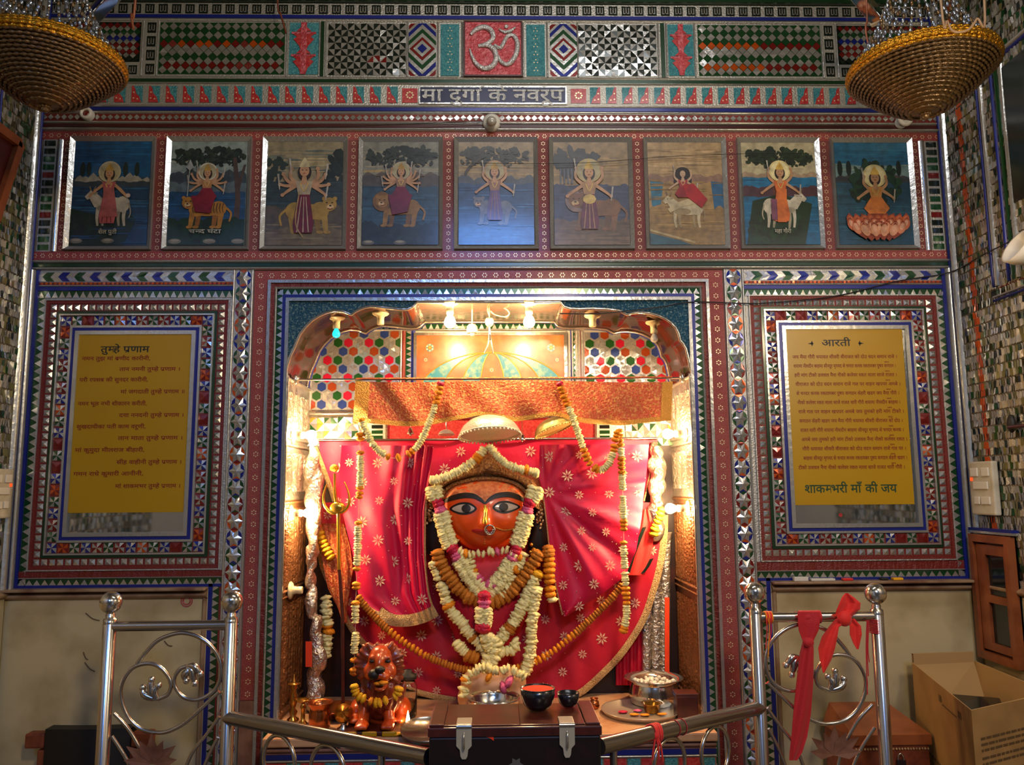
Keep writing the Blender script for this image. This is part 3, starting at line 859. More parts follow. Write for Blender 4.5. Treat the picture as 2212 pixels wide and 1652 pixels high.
# jambs of beaten metal
zs = al[0].y
for sx, X in ((1, XI0), (-1, XI1)):
    pl = Pl((X + sx * .003, 0, 0), (0, 1, 0), (0, 0, 1), (sx, 0, 0))
    zmid = 1.47
    slab(mb, pl, 0, zmid, D, zs, 'silver_chased', 0, .003)
    slab(mb, pl, 0, ZL, D, zmid, 'copper_chased', 0, .003)
    for k in range(9):
        a = .02 + k * .037
        for z0, z1 in ((.76, 1.10), (1.16, 1.42)):
            bar(mb, pl, a, z0, a + .026, z1, 'copper_chased', .009)
    for z0 in (.70, .73, 1.12, 1.14, 1.43, 1.455, 1.66, 1.685, 1.9): bar(mb, pl, .0, z0, D, z0 + .014, 'copper_chased' if z0 < 1.47 else 'silver_chased', .01)
    for z0 in (1.5, 1.72):
        for k in range(4): bar(mb, pl, .03 + k * .08, z0, .09 + k * .08, z0 + .14, 'silver_chased', .016)
    mb.box(min(X, X + sx * .012), -.006, ZL, max(X, X + sx * .012), .006, zs, 'silver_plain')
struct(mb, 'trim_12', 'scalloped arch with teal spandrels, mirror soffit and beaten metal jambs')

# ================================================================ back of the recess
PB = Pl((0, D - .003, 0), (1, 0, 0), (0, 0, 1), (0, -1, 0))
def wb(px, py):
    q = P(px, py, D - .003); return q.x, q.z
mb = MB()
rect(mb, PB, XI0, wb(0, 960)[1], XI1, ZT, 'mirror_soft', 0); rect(mb, PB, XI0, ZL, XI1, wb(0, 960)[1], 'wood_black', 0)
def hexpanel(px0, py0, px1, py1):
    x0, z1 = wb(px0, py0); x1, z0 = wb(px1, py1); a = .0418; r = a / 2 * .93; row = a * .866
    rect(mb, PB, x0, z0, x1, z1, 'mirror', .001)
    cols = ['hex_red', 'hex_green', 'hex_blue', 'hex_orange']
    j = 0; z = z1 - r * .6
    while z > z0:
        i = 0; x = x0 + (a / 2 if j % 2 else 0)
        while x < x1 + .001:
            q = int(round((x - x0) / a * 2)); miss = ((i + (j % 2) * 2 + (j // 2)) % 3) == 0
            c = cols[(0 if i % 2 else 1) if j % 2 else (2 if i % 2 else 3)]
            if not miss:
                pts = [(min(max(x + r * math.cos(k * PI / 3 + PI / 6) * 1.0, x0), x1), min(max(z + r * math.sin(k * PI / 3 + PI / 6) * 1.0, z0), z1)) for k in range(6)]
                poly(mb, PB, pts, c, .003, .0006)
            else:
                for k in range(6):
                    p0 = (x, z); p1 = (x + r * math.cos(k * PI / 3 + PI / 6), z + r * math.sin(k * PI / 3 + PI / 6)); p2 = (x + r * math.cos(k * PI / 3 + PI / 2), z + r * math.sin(k * PI / 3 + PI / 2))
                    if all(x0 < q[0] < x1 and z0 < q[1] < z1 for q in (p0, p1, p2)): poly(mb, PB, [p0, p1, p2], 'mirror', .002, .002)
            x += a; i += 1
        z -= row; j += 1
hexpanel(676, 716, 863, 884); hexpanel(1262, 718, 1442, 884)
for px0, px1, m, tile in ((864, 868, 'mirror', 0), (868, 875, 'glass_brick', 0), (877, 887, 'glass_green', 1), (888, 896, 'line_blue', 0), (1222, 1226, 'mirror', 0), (1231, 1237, 'line_blue', 0), (1237, 1245, 'glass_green', 1), (1246, 1250, 'mirror', 0), (1252, 1257, 'glass_brick', 0), (1258, 1262, 'mirror', 0)):
    x0, z1 = wb(px0, 700); x1, z0 = wb(px1, 890)
    if tile: run(mb, PB, x1, z0, x1, z1, x1 - x0, .022, t_zig)
    else: bar(mb, PB, x0, z0, x1, z1, m, .006)
x0, z1 = wb(760, 698); x1, z0 = wb(1360, 712); run(mb, PB, x0, z0, x1, z0, z1 - z0, .026, t_zig); bar(mb, PB, x0, wb(0, 697)[1], x1, wb(0, 690)[1], 'mirror', .01); bar(mb, PB, x0, wb(0, 719)[1], x1, wb(0, 713)[1], 'mirror', .01)
x0, z1 = wb(640, 885); x1, z0 = wb(1480, 899); bar(mb, PB, x0, z0, x1, z1, 'silver_plain', .02)
for a, b in ((655, 790), (1350, 1470)):               # facet field beside the lamps
    x0, z1 = wb(a, 900); x1, z0 = wb(b, 962); n = 9; m_ = 4; dx, dz = (x1 - x0) / n, (z1 - z0) / m_
    for i in range(n):
        for j in range(m_):
            c = [(x0 + i * dx, z0 + j * dz), (x0 + i * dx + dx, z0 + j * dz), (x0 + i * dx + dx, z0 + j * dz + dz), (x0 + i * dx, z0 + j * dz + dz)]
            k = (i + j) % 2
            poly(mb, PB, [c[k], c[(k + 1) % 4], c[(k + 2) % 4]], 'mirror', .004, .004); poly(mb, PB, [c[k], c[(k + 2) % 4], c[(k + 3) % 4]], random.choice(['mirror', 'mirror', 'glass_green', 'panel_gold']), .004, .004)
x0, z1 = wb(838, 905); x1, z0 = wb(1285, 950); rect(mb, PB, x0, z0, x1, z1, 'red_paint', .004); ring(mb, PB, (x0, z0, x1, z1), .008, 'silver_plain', .012)
for a, b in ((800, 830), (1292, 1320)):
    x0, z1 = wb(a, 905); x1, z0 = wb(b, 950); run(mb, PB, x1, z0, x1, z1, (x1 - x0), .02, t_ladder)
struct(mb, 'trim_13', 'inner wall of the recess with coloured hexagon mosaic')

# painted fan panel
t = thing('fan_panel', 'varnished orange panel painted with a teal and orange fan, centre of the recess', 'panel', (wb(1060, 890)[0], D - .004, wb(1060, 890)[1]))
x0, z1 = wb(901, 726); x1, z0 = wb(1220, 890)
mb = MB(); slab(mb, PB, x0, z0, x1, z1, 'panel_orange', .001, .008); mb.build('board', t)
mb = MB(); ring(mb, PB, (x0, z0, x1, z1), .012, 'silver_plain', .016); mb.build('frame', t)
mb = MB(); ap = wb(1062, 762); cx = ap[0]; base = wb(1060, 852)[1]
def rib(u, s):                                        # u -1..1 across, s 0..1 from crown to base
    q = wb(1060 + u * 148, 0)[0]; hz = ap[1] - base
    a = s * PI / 2
    return (cx + (q - cx) * math.sin(a), base + hz * math.cos(a) * (1 if True else 1))
us = [-1, -.68, -.43, -.17, .17, .43, .68, 1]; NS = 14
for k in range(7):
    m = 'panel_teal' if k % 2 == 0 and k != 3 else 'panel_orange'
    if k == 3: m = 'panel_orange'
    for i in range(NS):
        a, b, c, d = rib(us[k], i / NS), rib(us[k + 1], i / NS), rib(us[k + 1], (i + 1) / NS), rib(us[k], (i + 1) / NS)
        poly(mb, PB, [a, d, c, b] if i else [a, d, c], m, .0095)
for u in us:
    mb.tube([PB.p(*rib(u, i / NS), .010) for i in range(NS + 1)], .0028, 'panel_gold', 6)
for px, py, r in ((929, 752, .02), (1190, 752, .02), (920, 778, .009), (1203, 778, .009), (948, 822, .008), (1175, 822, .008), (1062, 800, .01), (1010, 812, .007), (1115, 812, .007)):
    c = wb(px, py)
    for k in range(12):
        a = k * PI / 6; poly(mb, PB, [(c[0] + r * .62 * math.cos(a) + r * .22 * math.cos(w_), c[1] + r * .62 * math.sin(a) + r * .22 * math.sin(w_)) for w_ in (0, 1.25, 2.5, 3.8, 5)], 'dot_gold' if k % 2 else 'panel_teal', .012)
    poly(mb, PB, [(c[0] + r * .3 * math.cos(k * PI / 4), c[1] + r * .3 * math.sin(k * PI / 4)) for k in range(8)], 'panel_gold', .0125)
mb.tube([PB.p(wb(1062 + 19 * math.cos(k * PI / 10), 0)[0], wb(1062, 834 - 19 * math.sin(k * PI / 10))[1], .011) for k in range(11)], .003, 'panel_gold', 6)
mb.build('painted_fan', t)

# ================================================================ ledge, platform, dados
mb = MB()
YL = -.175
mb.bbox(XI0 + .004, YL, ZL - .028, XI1 - .004, D - .004, ZL, 'stone_pink', .006)
struct(mb, 'trim_14', 'orange-veined stone ledge of the shrine')
mb = MB(); y0 = -.15
pf = Pl((0, y0, 0), (1, 0, 0), (0, 0, 1), (0, -1, 0))
def zf(y): return P(1066, y, y0).z
a, b = XI0 + .006, XI1 - .006
mb.box(a, y0, 0, b, .02, ZL - .028, 'stone_brown')
slab(mb, pf, a, zf(1592), b, ZL - .03, 'line_green', 0, .002); bar(mb, pf, a, zf(1604), b, zf(1592), 'stone_pink', .014); bar(mb, pf, a, zf(1620), b, zf(1606), 'stone_brown', .012)
slab(mb, pf, a, zf(1634), b, zf(1623), 'line_blue', 0, .005); bar(mb, pf, a, zf(1641), b, zf(1634), 'mirror', .006)
zz1 = zf(1642); run(mb, pf, a, zz1 - .09, b, zz1 - .09, .09, .12, lambda mb, pl, p, w, i: (rect(mb, pl, 0, 0, p * .58, w, 'red_paint', .002), rect(mb, pl, p * .62, w * .1, p * .96, w, 'teal', .002)))
struct(mb, 'trim_15', 'moulded front of the shrine platform with red and teal tiles')

for sx in (-1, 1):
    mb = MB(); bl = BLL if sx < 0 else BLR
    X0, X1 = (XL, bl[0]) if sx < 0 else (bl[1], XR)
    ztop = zc(1261); hh = zc(1275) if sx < 0 else zc(1262)
    slab(mb, WP, X0, 0, X1, ztop, 'marble', 0, .006)
    e = (X1 - .022, X1) if sx < 0 else (X0, X0 + .022)
    bar(mb, WP, e[0], 0.02, e[1], ztop, 'marble_trim', .016)
    M_ = zc(1284) if sx < 0 else zc(1264)
    mb.bbox(X0, -.05, ztop - .008, X1, .0, ztop + .002, 'marble_trim', .004); bar(mb, WP, X0, ztop - .04, X1, ztop - .008, 'marble_trim', .03)
    if sx < 0:                                       # small red print on the marble
        c = W(405, 1297)
        for r in (.019, .012):
            mb.tube([WP.p(c[0] + r * math.cos(k * PI / 8), c[1] + r * math.sin(k * PI / 8), .0075) for k in range(16)], .0022, 'om_red', 5, True)
        for (px, py, qx, qy) in ((185, 1324, 215, 1340), (355, 1384, 372, 1395), (180, 1408, 190, 1425), (183, 1430, 205, 1450)):
            p0, p1 = P(px, py, -.008), P(qx, qy, -.008); mb.tube(spline([p0, (p0 + p1) / 2 + V((0, 0, -.006)), p1], 4), .0016, 'print_dark', 5)
    struct(mb, 'baseboard_left' if sx < 0 else 'baseboard_right', 'stained marble dado under the %s text board' % ('left' if sx < 0 else 'right'))
# ================================================================ nine pictures
class Pic:
    """flat painted picture: unit square wide, 1.33 high, layers a hair apart"""
    def __init__(s, cx):
        s.mb = MB(); s.cx = cx; s.k = 0; s.w = PW * 2; s.hh = (PZ1 - PZ0) / s.w
    def pt(s, u, v):
        u = min(max(u, 0.), 1.); v = min(max(v, 0.), s.hh)
        return V((s.cx + (u - .5) * s.w, -.0045 - s.k * .00012, PZ0 + v * s.w))
    def poly(s, pts, c): s.k += 1; s.mb.face([s.pt(*q) for q in pts], pc(c))
    def ell(s, u, v, ru, rv, c, rot=0., n=16):
        s.poly([(u + ru * math.cos(a) * math.cos(rot) - rv * math.sin(a) * math.sin(rot), v + ru * math.cos(a) * math.sin(rot) + rv * math.sin(a) * math.cos(rot)) for a in (2 * PI * k / n for k in range(n))], c)
    def st(s, pts, w, c):
        q = spline([(a, b, 0) for a, b in pts], 4); n = len(q); w = w if isinstance(w, (list, tuple)) else (w, w)
        L, R = [], []
        for i in range(n):
            d = (q[min(i + 1, n - 1)] - q[max(i - 1, 0)]).normalized(); f = i / (n - 1); ww = (w[0] + (w[-1] - w[0]) * f) / 2
            L.append((q[i].x - d.y * ww, q[i].y + d.x * ww)); R.append((q[i].x + d.y * ww, q[i].y - d.x * ww))
        s.k += 1
        for i in range(n - 1): s.mb.face([s.pt(*L[i]), s.pt(*R[i]), s.pt(*R[i + 1]), s.pt(*L[i + 1])], pc(c))
    def band(s, v0, v1, c, wob=0., ph=0., n=24):
        top = [(i / n, v1 + wob * math.sin(i * .9 + ph) + wob * .6 * math.sin(i * 2.3 + ph * 2)) for i in range(n + 1)]
        s.poly([(0, v0), (1, v0)] + top[::-1], c)
    def leaf(s, cx, cy, rx, ry, c, n, r=.04, cols=None):
        for _ in range(n):
            a = rnd() * 2 * PI; d = math.sqrt(rnd()); s.k -= .85
            s.ell(cx + rx * d * math.cos(a), cy + ry * d * math.sin(a), r * (.6 + rnd()), r * (.4 + .6 * rnd()), random.choice(cols or [c]), rnd() * 3, 7)
    def streaks(s, v0, v1, cols, n):
        for _ in range(n):
            u, v = rnd(), v0 + (v1 - v0) * rnd(); w = .08 + .2 * rnd(); s.k -= .8
            s.ell(u, v, w, .006 + .008 * rnd(), random.choice(cols), jit(.03), 8)

SKIN = '#b48a66'
def lady(q, u, v, h, robe, blouse=None, arms=4, halo='#b9ae84', skin=SKIN, seated=False, crown='#b08c3c', hair=None, spread=1.):
    """figure with its head's centre at (u,v), total height h"""
    r = h * .092; blouse = blouse or robe
    if halo: q.ell(u, v + r * .25, r * 2.05, r * 2.05, halo, n=24); q.ell(u, v + r * .25, r * 1.75, r * 1.75, '#a39a78' if halo != '#d8ca8c' else '#e4d8a4', n=24)
    if hair: q.ell(u, v - r * .1, r * 2.1, r * 1.9, hair, n=18); q.st([(u - r * 1.5, v), (u - r * 2.1, v - r * 2.6)], (r * 1.6, r * .4), hair); q.st([(u + r * 1.5, v), (u + r * 2.1, v - r * 2.6)], (r * 1.6, r * .4), hair)
    else: q.ell(u, v - r * .25, r * 1.0, r * 1.25, '#2a1e18')
    sv = v - r * 1.9                                       # shoulder
    for k in range(arms // 2):
        for sd in (-1, 1):
            a = math.radians(-52 + k * (125 / max(1, arms // 2 - 1)) if arms > 2 else -60)
            L1, L2 = h * .15 * spread, h * .15 * spread
            e = (u + sd * (r * 1.1 + L1 * math.cos(a * .7)), sv + L1 * math.sin(a * .7) - h * .03)
            ha = (e[0] + sd * L2 * math.cos(a + .35) * .8, e[1] + L2 * math.sin(a + .35))
            q.st([(u + sd * r * .9, sv - r * .25), e, ha], (r * .62, r * .34), skin)
            q.ell(ha[0], ha[1], r * .3, r * .3, skin, n=8)
            if (k + (sd > 0)) % 2 and arms > 2: q.st([(ha[0], ha[1] - r * .8), (ha[0] + sd * r * .3, ha[1] + r * 1.6)], (r * .14, r * .3), '#a8a49a')
    q.poly([(u - r * 1.25, sv + r * .2), (u + r * 1.25, sv + r * .2), (u + r * .8, sv - h * .2), (u - r * .8, sv - h * .2)], blouse)
    q.poly([(u - r * .3, sv + r * .9), (u + r * .3, sv + r * .9), (u + r * .5, sv - r * .3), (u - r * .5, sv - r * .3)], skin)
    if not seated:
        b = v - h * .88
        q.poly([(u - r * .85, sv - h * .17), (u + r * .85, sv - h * .17), (u + r * 1.5, b + h * .12), (u + r * 1.3, b), (u - r * 1.3, b), (u - r * 1.5, b + h * .12)], robe)
        for d in (-.7, 0, .6): q.st([(u + d * r * .5, sv - h * .2), (u + d * r * 1.3, b + .01)], (r * .1, r * .18), blouse if blouse != robe else '#6a1d22')
    else:
        q.poly([(u - r * .9, sv - h * .15), (u + r * .9, sv - h * .15), (u + r * 2.2, sv - h * .33), (u + r * 1.4, sv - h * .42), (u - r * 1.4, sv - h * .42), (u - r * 2.2, sv - h * .33)], robe)
    q.ell(u, v - r * .1, r * .72, r * .92, skin, n=14)
    if crown: q.poly([(u - r * .8, v + r * .45), (u - r * .55, v + r * 1.1), (u, v + r * 2.0), (u + r * .55, v + r * 1.1), (u + r * .8, v + r * .45)], crown)
    for sd in (-1, 1): q.ell(u + sd * r * .28, v, r * .12, r * .07, '#1c1412', n=6)
    q.ell(u, v - r * .5, r * .2, r * .07, '#8c2c22', n=6)
    q.st([(u - r * .6, sv - r * .1), (u, sv - r * 1.3), (u + r * .6, sv - r * .1)], r * .16, '#c8a860')

def cow(q, u, v, L, flip, c='#b5b0a4', sh='#8f8b80'):
    f = flip
    for d, w in ((-.36, .08), (-.22, .075), (.2, .08), (.33, .075)):
        x = u + f * d * L; q.st([(x, v - L * .1), (x + f * .02 * L, v - L * .34), (x - f * .01 * L, v - L * .58)], (L * w * 1.4, L * w * .7), c if d in (-.36, .33) else sh)
    q.ell(u, v, L * .44, L * .21, c, f * .05); q.ell(u - f * L * .3, v + L * .01, L * .19, L * .22, c); q.ell(u + f * L * .12, v - L * .1, L * .25, L * .1, sh)
    q.st([(u + f * L * .3, v + L * .02), (u + f * L * .45, v + L * .2), (u + f * L * .52, v + L * .28)], (L * .32, L * .17), c)
    q.st([(u + f * L * .48, v + L * .32), (u + f * L * .66, v + L * .17)], (L * .2, L * .11), c)
    q.st([(u + f * L * .47, v + L * .38), (u + f * L * .42, v + L * .5)], (L * .05, L * .02), '#7a6a50'); q.st([(u + f * L * .54, v + L * .38), (u + f * L * .58, v + L * .5)], (L * .05, L * .02), '#7a6a50')
    q.ell(u + f * L * .42, v + L * .3, L * .07, L * .03, sh, f * -.4); q.ell(u + f * L * .55, v + L * .28, L * .015, L * .015, '#17120f', n=6)
    q.st([(u - f * L * .46, v + L * .06), (u - f * L * .52, v - L * .2), (u - f * L * .48, v - L * .36)], (L * .04, L * .03), sh)

def cat(q, u, v, L, flip, c='#a87030', sh='#7c4c1c', mane=None, stripes=False):
    f = flip
    for d in (-.38, -.24, .18, .34):
        x = u + f * d * L; q.st([(x, v - L * .05), (x + f * .03 * L, v - L * .26), (x + f * .05 * L, v - L * .45)], (L * .15, L * .1), c if d in (-.38, .34) else sh); q.ell(x + f * L * .08, v - L * .46, L * .08, L * .04, c, n=10)
    q.ell(u, v, L * .45, L * .18, c); q.ell(u - f * L * .3, v + L * .02, L * .2, L * .2, c); q.ell(u + f * L * .25, v + L * .02, L * .2, L * .21, c)
    q.st([(u - f * L * .48, v + L * .05), (u - f * L * .62, v - L * .1), (u - f * L * .58, v - L * .32)], (L * .06, L * .04), c)
    if stripes:
        for k in range(11):
            x = u + f * L * (-.42 + k * .075); q.st([(x, v + L * .16), (x + f * L * .02, v + L * .02), (x - f * L * .01, v - L * .1)], (L * .022, L * .01), '#2a1a0e')
    hx, hy = u + f * L * .46, v + L * .17
    if mane: q.ell(hx, hy, L * .24, L * .26, mane); q.leaf(hx, hy, L * .22, L * .24, mane, 14, L * .06, [mane, sh])
    q.ell(hx, hy, L * .16, L * .16, c)
    for sd in (-1, 1): q.ell(hx + sd * L * .12, hy + L * .13, L * .05, L * .05, c, n=8); q.ell(hx + sd * L * .06, hy + L * .04, L * .022, L * .016, '#1c120a', n=8)
    q.ell(hx + f * L * .02, hy - L * .06, L * .08, L * .06, '#c8a878', n=10); q.ell(hx + f * L * .02, hy - L * .03, L * .03, L * .02, '#1c120a', n=8); q.st([(hx - L * .04, hy - L * .09), (hx + f * L * .02, hy - L * .11), (hx + L * .07, hy - L * .09)], L * .02, '#6a2018')

def hills(q, v, c, n=7, h=.08):
    for k in range(n):
        u = (k + .5) / n + jit(.03); hh = h * (.6 + .6 * rnd()); q.k -= .9
        q.poly([(u - .12, v), (u - .04, v + hh * .7), (u, v + hh), (u + .05, v + hh * .6), (u + .13, v)], c)
def cypress(q, u, v, h, c='#12241c'): q.ell(u, v + h / 2, h * .16, h / 2, c, n=12)
def stones(q, us, v, c='#6f6a5c'):
    for u in us: q.ell(u, v, .085, .035, c, n=12); q.ell(u, v + .012, .06, .016, '#8d8776', n=10)
def tree(q, side, c='#1c2a20', cols=('#1c2a20', '#24362a', '#182420', '#2c3a2c')):
    q.leaf(.5 + side * .25, 1.24, .45, .10, c, 40, .06, list(cols)); q.leaf(.5 + side * .25, 1.19, .48, .12, c, 120, .024, list(cols))

def scene(i, q):
    H = q.hh
    if i == 0:
        q.band(0, H, '#14507c'); q.streaks(.95, H, ['#1a6496', '#175888', '#10466e'], 30); q.band(0, .92, '#223e52', .01)
        hills(q, .86, '#9a968c', 9, .12); q.band(0, .87, '#2c3a44', .01, 1); q.band(0, .80, '#163a5c', .008); q.streaks(.2, .8, ['#1d4a74', '#12304e', '#27567e'], 40)
        for u in (.12, .2, .68, .83): cypress(q, u, .94, .2)
        q.poly([(0, .5), (.3, .42), (.62, .5), (.86, .36), (.7, 0), (0, 0)], '#12281c'); q.leaf(.3, .2, .3, .18, '#12281c', 24, .06, ['#152e20', '#0e2218']); q.streaks(0, .4, ['#1c4470', '#16385c'], 10)
        stones(q, (.09, .5), .06); cow(q, .52, .55, .5, -1); lady(q, .48, .98, .78, '#a8545a', arms=2, halo='#b4aa8c'); q.poly([(.42, .78), (.55, .78), (.62, .38), (.4, .38)], '#a85a5c'); q.st([(.6, .78), (.72, .66)], (.04, .03), SKIN); q.ell(.74, .67, .03, .03, '#c8b0a8')
        q.rows = 1
    elif i == 1:
        q.band(0, H, '#8a9a94'); q.streaks(1.0, 1.2, ['#a8a894', '#7c8c8c'], 14); tree(q, 0); hills(q, .95, '#3a4446', 6, .1); q.band(0, .97, '#36424a', .02); q.band(0, .86, '#56666c', .02, 2); q.band(0, .72, '#1c4468', .01); q.streaks(.3, .72, ['#23547c', '#173a5a'], 26)
        q.st([(.85, .0), (.9, .6), (.84, 1.2)], (.09, .05), '#4a3c34'); q.st([(.88, .7), (.98, 1.1)], (.05, .03), '#4a3c34')
        q.band(0, .36, '#15301c', .02, 2); q.leaf(.5, .18, .5, .14, '#15301c', 30, .06, ['#183620', '#0f2616']); stones(q, (.1, .55, .92), .05, '#77715f')
        cat(q, .5, .48, .52, -1, '#a8742c', '#8a5820', stripes=True); lady(q, .5, .98, .66, '#7c1c2a', '#a8784c', arms=8, seated=True, halo='#c2bca4'); q.poly([(.3, .66), (.62, .66), (.56, .42), (.36, .44)], '#7c1c2a')
        q.st([(.27, 1.1), (.25, .65)], .012, '#9aa09a'); q.poly([(.22, 1.05), (.27, 1.16), (.32, 1.05), (.27, 1.0)], '#9aa09a')
    elif i == 2:
        q.band(0, H, '#8f8468'); q.streaks(1.0, 1.3, ['#a89a74', '#6c7468', '#b0a076', '#586460'], 30); q.leaf(.9, .9, .16, .4, '#1e2a24', 40, .07, ['#22302a', '#1a2622']); q.leaf(.1, 1.0, .14, .22, '#2c3a34', 20, .06); q.band(0, .86, '#2b3a3c', .02); q.streaks(.5, .86, ['#34484c', '#24343a'], 20); q.band(0, .52, '#51483a', .02); q.band(0, .22, '#6a5c42', .02, 2); q.streaks(0, .3, ['#7a6c4e', '#5a4e38'], 24)
        cat(q, .56, .45, .6, 1, '#a08038', '#7c6028'); lady(q, .5, 1.02, .98, '#64182a', '#a89a80', arms=8, halo=None, crown='#c0b48c', spread=.85)
        q.st([(.44, .72), (.4, .3), (.5, .1)], .015, '#a8905c')
    elif i == 3:
        q.band(0, H, '#7f8074'); q.streaks(1.0, 1.3, ['#98947e', '#66707a', '#a8905c'], 24); tree(q, .1, cols=('#26302c', '#303a34', '#1e2826')); hills(q, .94, '#5c5248', 6, .07); q.band(0, .95, '#4e4a48', .02); q.band(0, .8, '#2c4a5e', .01); q.streaks(.2, .8, ['#35566c', '#244052'], 30); q.band(0, .3, '#20303a', .03); q.leaf(.5, .14, .5, .12, '#202e34', 26, .07, ['#27363a', '#1b2a30'])
        stones(q, (.08, .5), .03, '#5c5a54'); cat(q, .5, .5, .52, -1, '#8f6a34', '#6c4c24', mane='#7a5628'); lady(q, .51, 1.0, .66, '#6c1c38', '#8a6a54', arms=10, seated=True, halo='#a8a088'); q.poly([(.34, .68), (.66, .68), (.6, .44), (.4, .4)], '#6c1c38')
    elif i == 4:  # blue daylight reflection washed into this picture's paint
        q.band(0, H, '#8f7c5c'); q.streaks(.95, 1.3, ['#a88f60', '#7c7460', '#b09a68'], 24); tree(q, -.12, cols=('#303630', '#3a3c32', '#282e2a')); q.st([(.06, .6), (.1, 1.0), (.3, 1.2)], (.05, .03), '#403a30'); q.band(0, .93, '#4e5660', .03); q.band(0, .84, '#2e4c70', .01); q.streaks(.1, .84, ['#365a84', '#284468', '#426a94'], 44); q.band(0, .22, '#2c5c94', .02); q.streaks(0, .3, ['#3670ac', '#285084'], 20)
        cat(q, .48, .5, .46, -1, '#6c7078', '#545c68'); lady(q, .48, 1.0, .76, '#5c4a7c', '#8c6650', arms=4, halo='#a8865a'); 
    elif i == 5:
        q.band(0, H, '#8c7654'); q.streaks(.9, 1.3, ['#a08658', '#7a6a52', '#a88c5c'], 26); q.leaf(.3, 1.12, .34, .18, '#30343a', 44, .08, ['#343a40', '#2a2e36', '#3c4044']); q.band(0, .82, '#34405a', .02); q.streaks(.3, .82, ['#3e4c68', '#2c3852'], 26)
        for k in range(4): q.poly([(.08 + k * .05, .84), (.105 + k * .05, .84), (.1 + k * .05, 1.05), (.085 + k * .05, 1.05)], '#5a6270')
        q.band(0, .34, '#5c4c40', .02); q.band(0, .14, '#6a5644', .02, 3); q.streaks(0, .3, ['#6e5a46', '#50423a'], 18)
        cat(q, .58, .5, .62, -1, '#76543c', '#5c4234', mane='#7c6a68'); lady(q, .47, 1.0, .9, '#5c2440', '#a4805c', arms=4, halo='#a89868', crown='#c0a04c'); q.ell(.47, .62, .09, .07, '#c4a860', n=9)
    elif i == 6:
        q.band(0, H, '#a88e66'); q.streaks(.95, 1.33, ['#b89a6c', '#9a805c', '#c0a478', '#8a7456'], 40); q.band(0, .96, '#8a6c5a', .02); q.band(0, .86, '#9c7e50', .02, 2); q.poly([(.02, .88), (.2, .86), (.16, .56), (.04, .52)], '#2c6a84'); q.poly([(.84, .88), (1, .86), (1, .44), (.88, .4)], '#2a5c80')
        q.band(0, .5, '#8a6f44', .03); q.streaks(0, .9, ['#a4864e', '#7c623c', '#947648'], 40); q.poly([(0, .16), (.4, .06), (.55, 0), (0, 0)], '#2c5664'); q.st([(0, .2), (.35, .1), (.6, .03)], .03, '#b09c70')
        cow(q, .5, .5, .46, -1, '#bcae8c', '#94825e'); q.st([(.66, .62), (.42, .55), (.26, .46)], (.1, .06), '#b6a680')
        lady(q, .46, .98, .56, '#8a1820', '#9a3038', arms=4, halo=None, crown=None, hair='#1c1414', seated=True, skin='#b89a80'); q.poly([(.46, .82), (.6, .84), (.78, .62), (.7, .5), (.5, .66)], '#a01820')
    elif i == 7:
        q.band(0, H, '#b4aa88'); q.streaks(1.05, 1.3, ['#c0b490', '#a09a80'], 14); tree(q, 0, cols=('#1c2c1c', '#24361f', '#172418')); q.band(0, .99, '#a08a70', .02); q.band(0, .93, '#1e6a94', .006); q.streaks(.78, .93, ['#267aa6', '#195a80'], 12); q.band(0, .80, '#4a3038', .015); q.band(0, .66, '#1c6086', .006); q.streaks(.1, .66, ['#23709a', '#174e70'], 18)
        q.st([(.42, .5), (.42, 1.15)], .04, '#5c3426'); q.poly([(.12, .6), (.5, .7), (.92, .56), (.8, 0), (.02, 0)], '#153018'); q.leaf(.45, .25, .4, .26, '#153018', 40, .06, ['#1a3a1e', '#102614'])
        cow(q, .5, .52, .5, 1, '#c6bea8', '#a09880'); lady(q, .5, 1.0, .78, '#cc6a36', arms=4, halo='#d8ca8c', crown='#d8b050'); q.poly([(.44, .76), (.58, .76), (.56, .3), (.44, .3)], '#d07038'); q.poly([(.36, .62), (.44, .62), (.44, .33), (.36, .33)], '#7a4a60')
    else:
        q.band(0, H, '#2a6a8c'); q.streaks(1.1, 1.33, ['#2f7698', '#255e7c'], 16); q.band(0, 1.1, '#7c9a98'); q.streaks(.95, 1.12, ['#94a898', '#6c8c8c'], 14); hills(q, .92, '#544a4c', 8, .07); q.band(0, .93, '#3a4048', .015); q.band(0, .86, '#204a62', .006); q.streaks(.05, .86, ['#28586f', '#1a3c50', '#2c5a74'], 40)
        for u in (.06, .18, .86): cypress(q, u, .95, .22)
        for k in range(13):
            a = math.radians(-25 + k * 230 / 12); q.leaf(.52 + .27 * math.cos(a), .8 + .3 * math.sin(a), .07, .07, '#12301c', 6, .05, ['#163a22', '#0e2618', '#1c4228'])
        q.leaf(.52, .75, .22, .26, '#10281a', 50, .06, ['#123020', '#0d2216'])
        lady(q, .52, .93, .86, '#c8783c', '#c88a4c', arms=4, halo='#d8ca8c', seated=True, crown='#d8b050', spread=.8)
        q.ell(.52, .30, .32, .10, '#8c3c22', n=24)
        for rr, vv, n, c in ((.33, .30, 9, '#a8502c'), (.33, .24, 8, '#c06a4a'), (.27, .19, 7, '#cc8464'), (.16, .16, 4, '#d49a7c')):
            for k in range(n):
                t = (k / (n - 1) - .5) * 2; u = .52 + rr * t
                q.st([(.52 + rr * .62 * t, vv - .11), (u + .03 * t, vv - .01), (u + .05 * t, vv + .055), (u + .02 * t, vv + .12 - .03 * abs(t))], (.05, .10), '#8a3c28'); q.ell(u + .03 * t, vv + .02, .052, .085, c, -.5 * t, 14); q.ell(u + .035 * t, vv + .04, .026, .05, '#dca890' if c != '#a8502c' else '#b8684a', -.5 * t, 10)

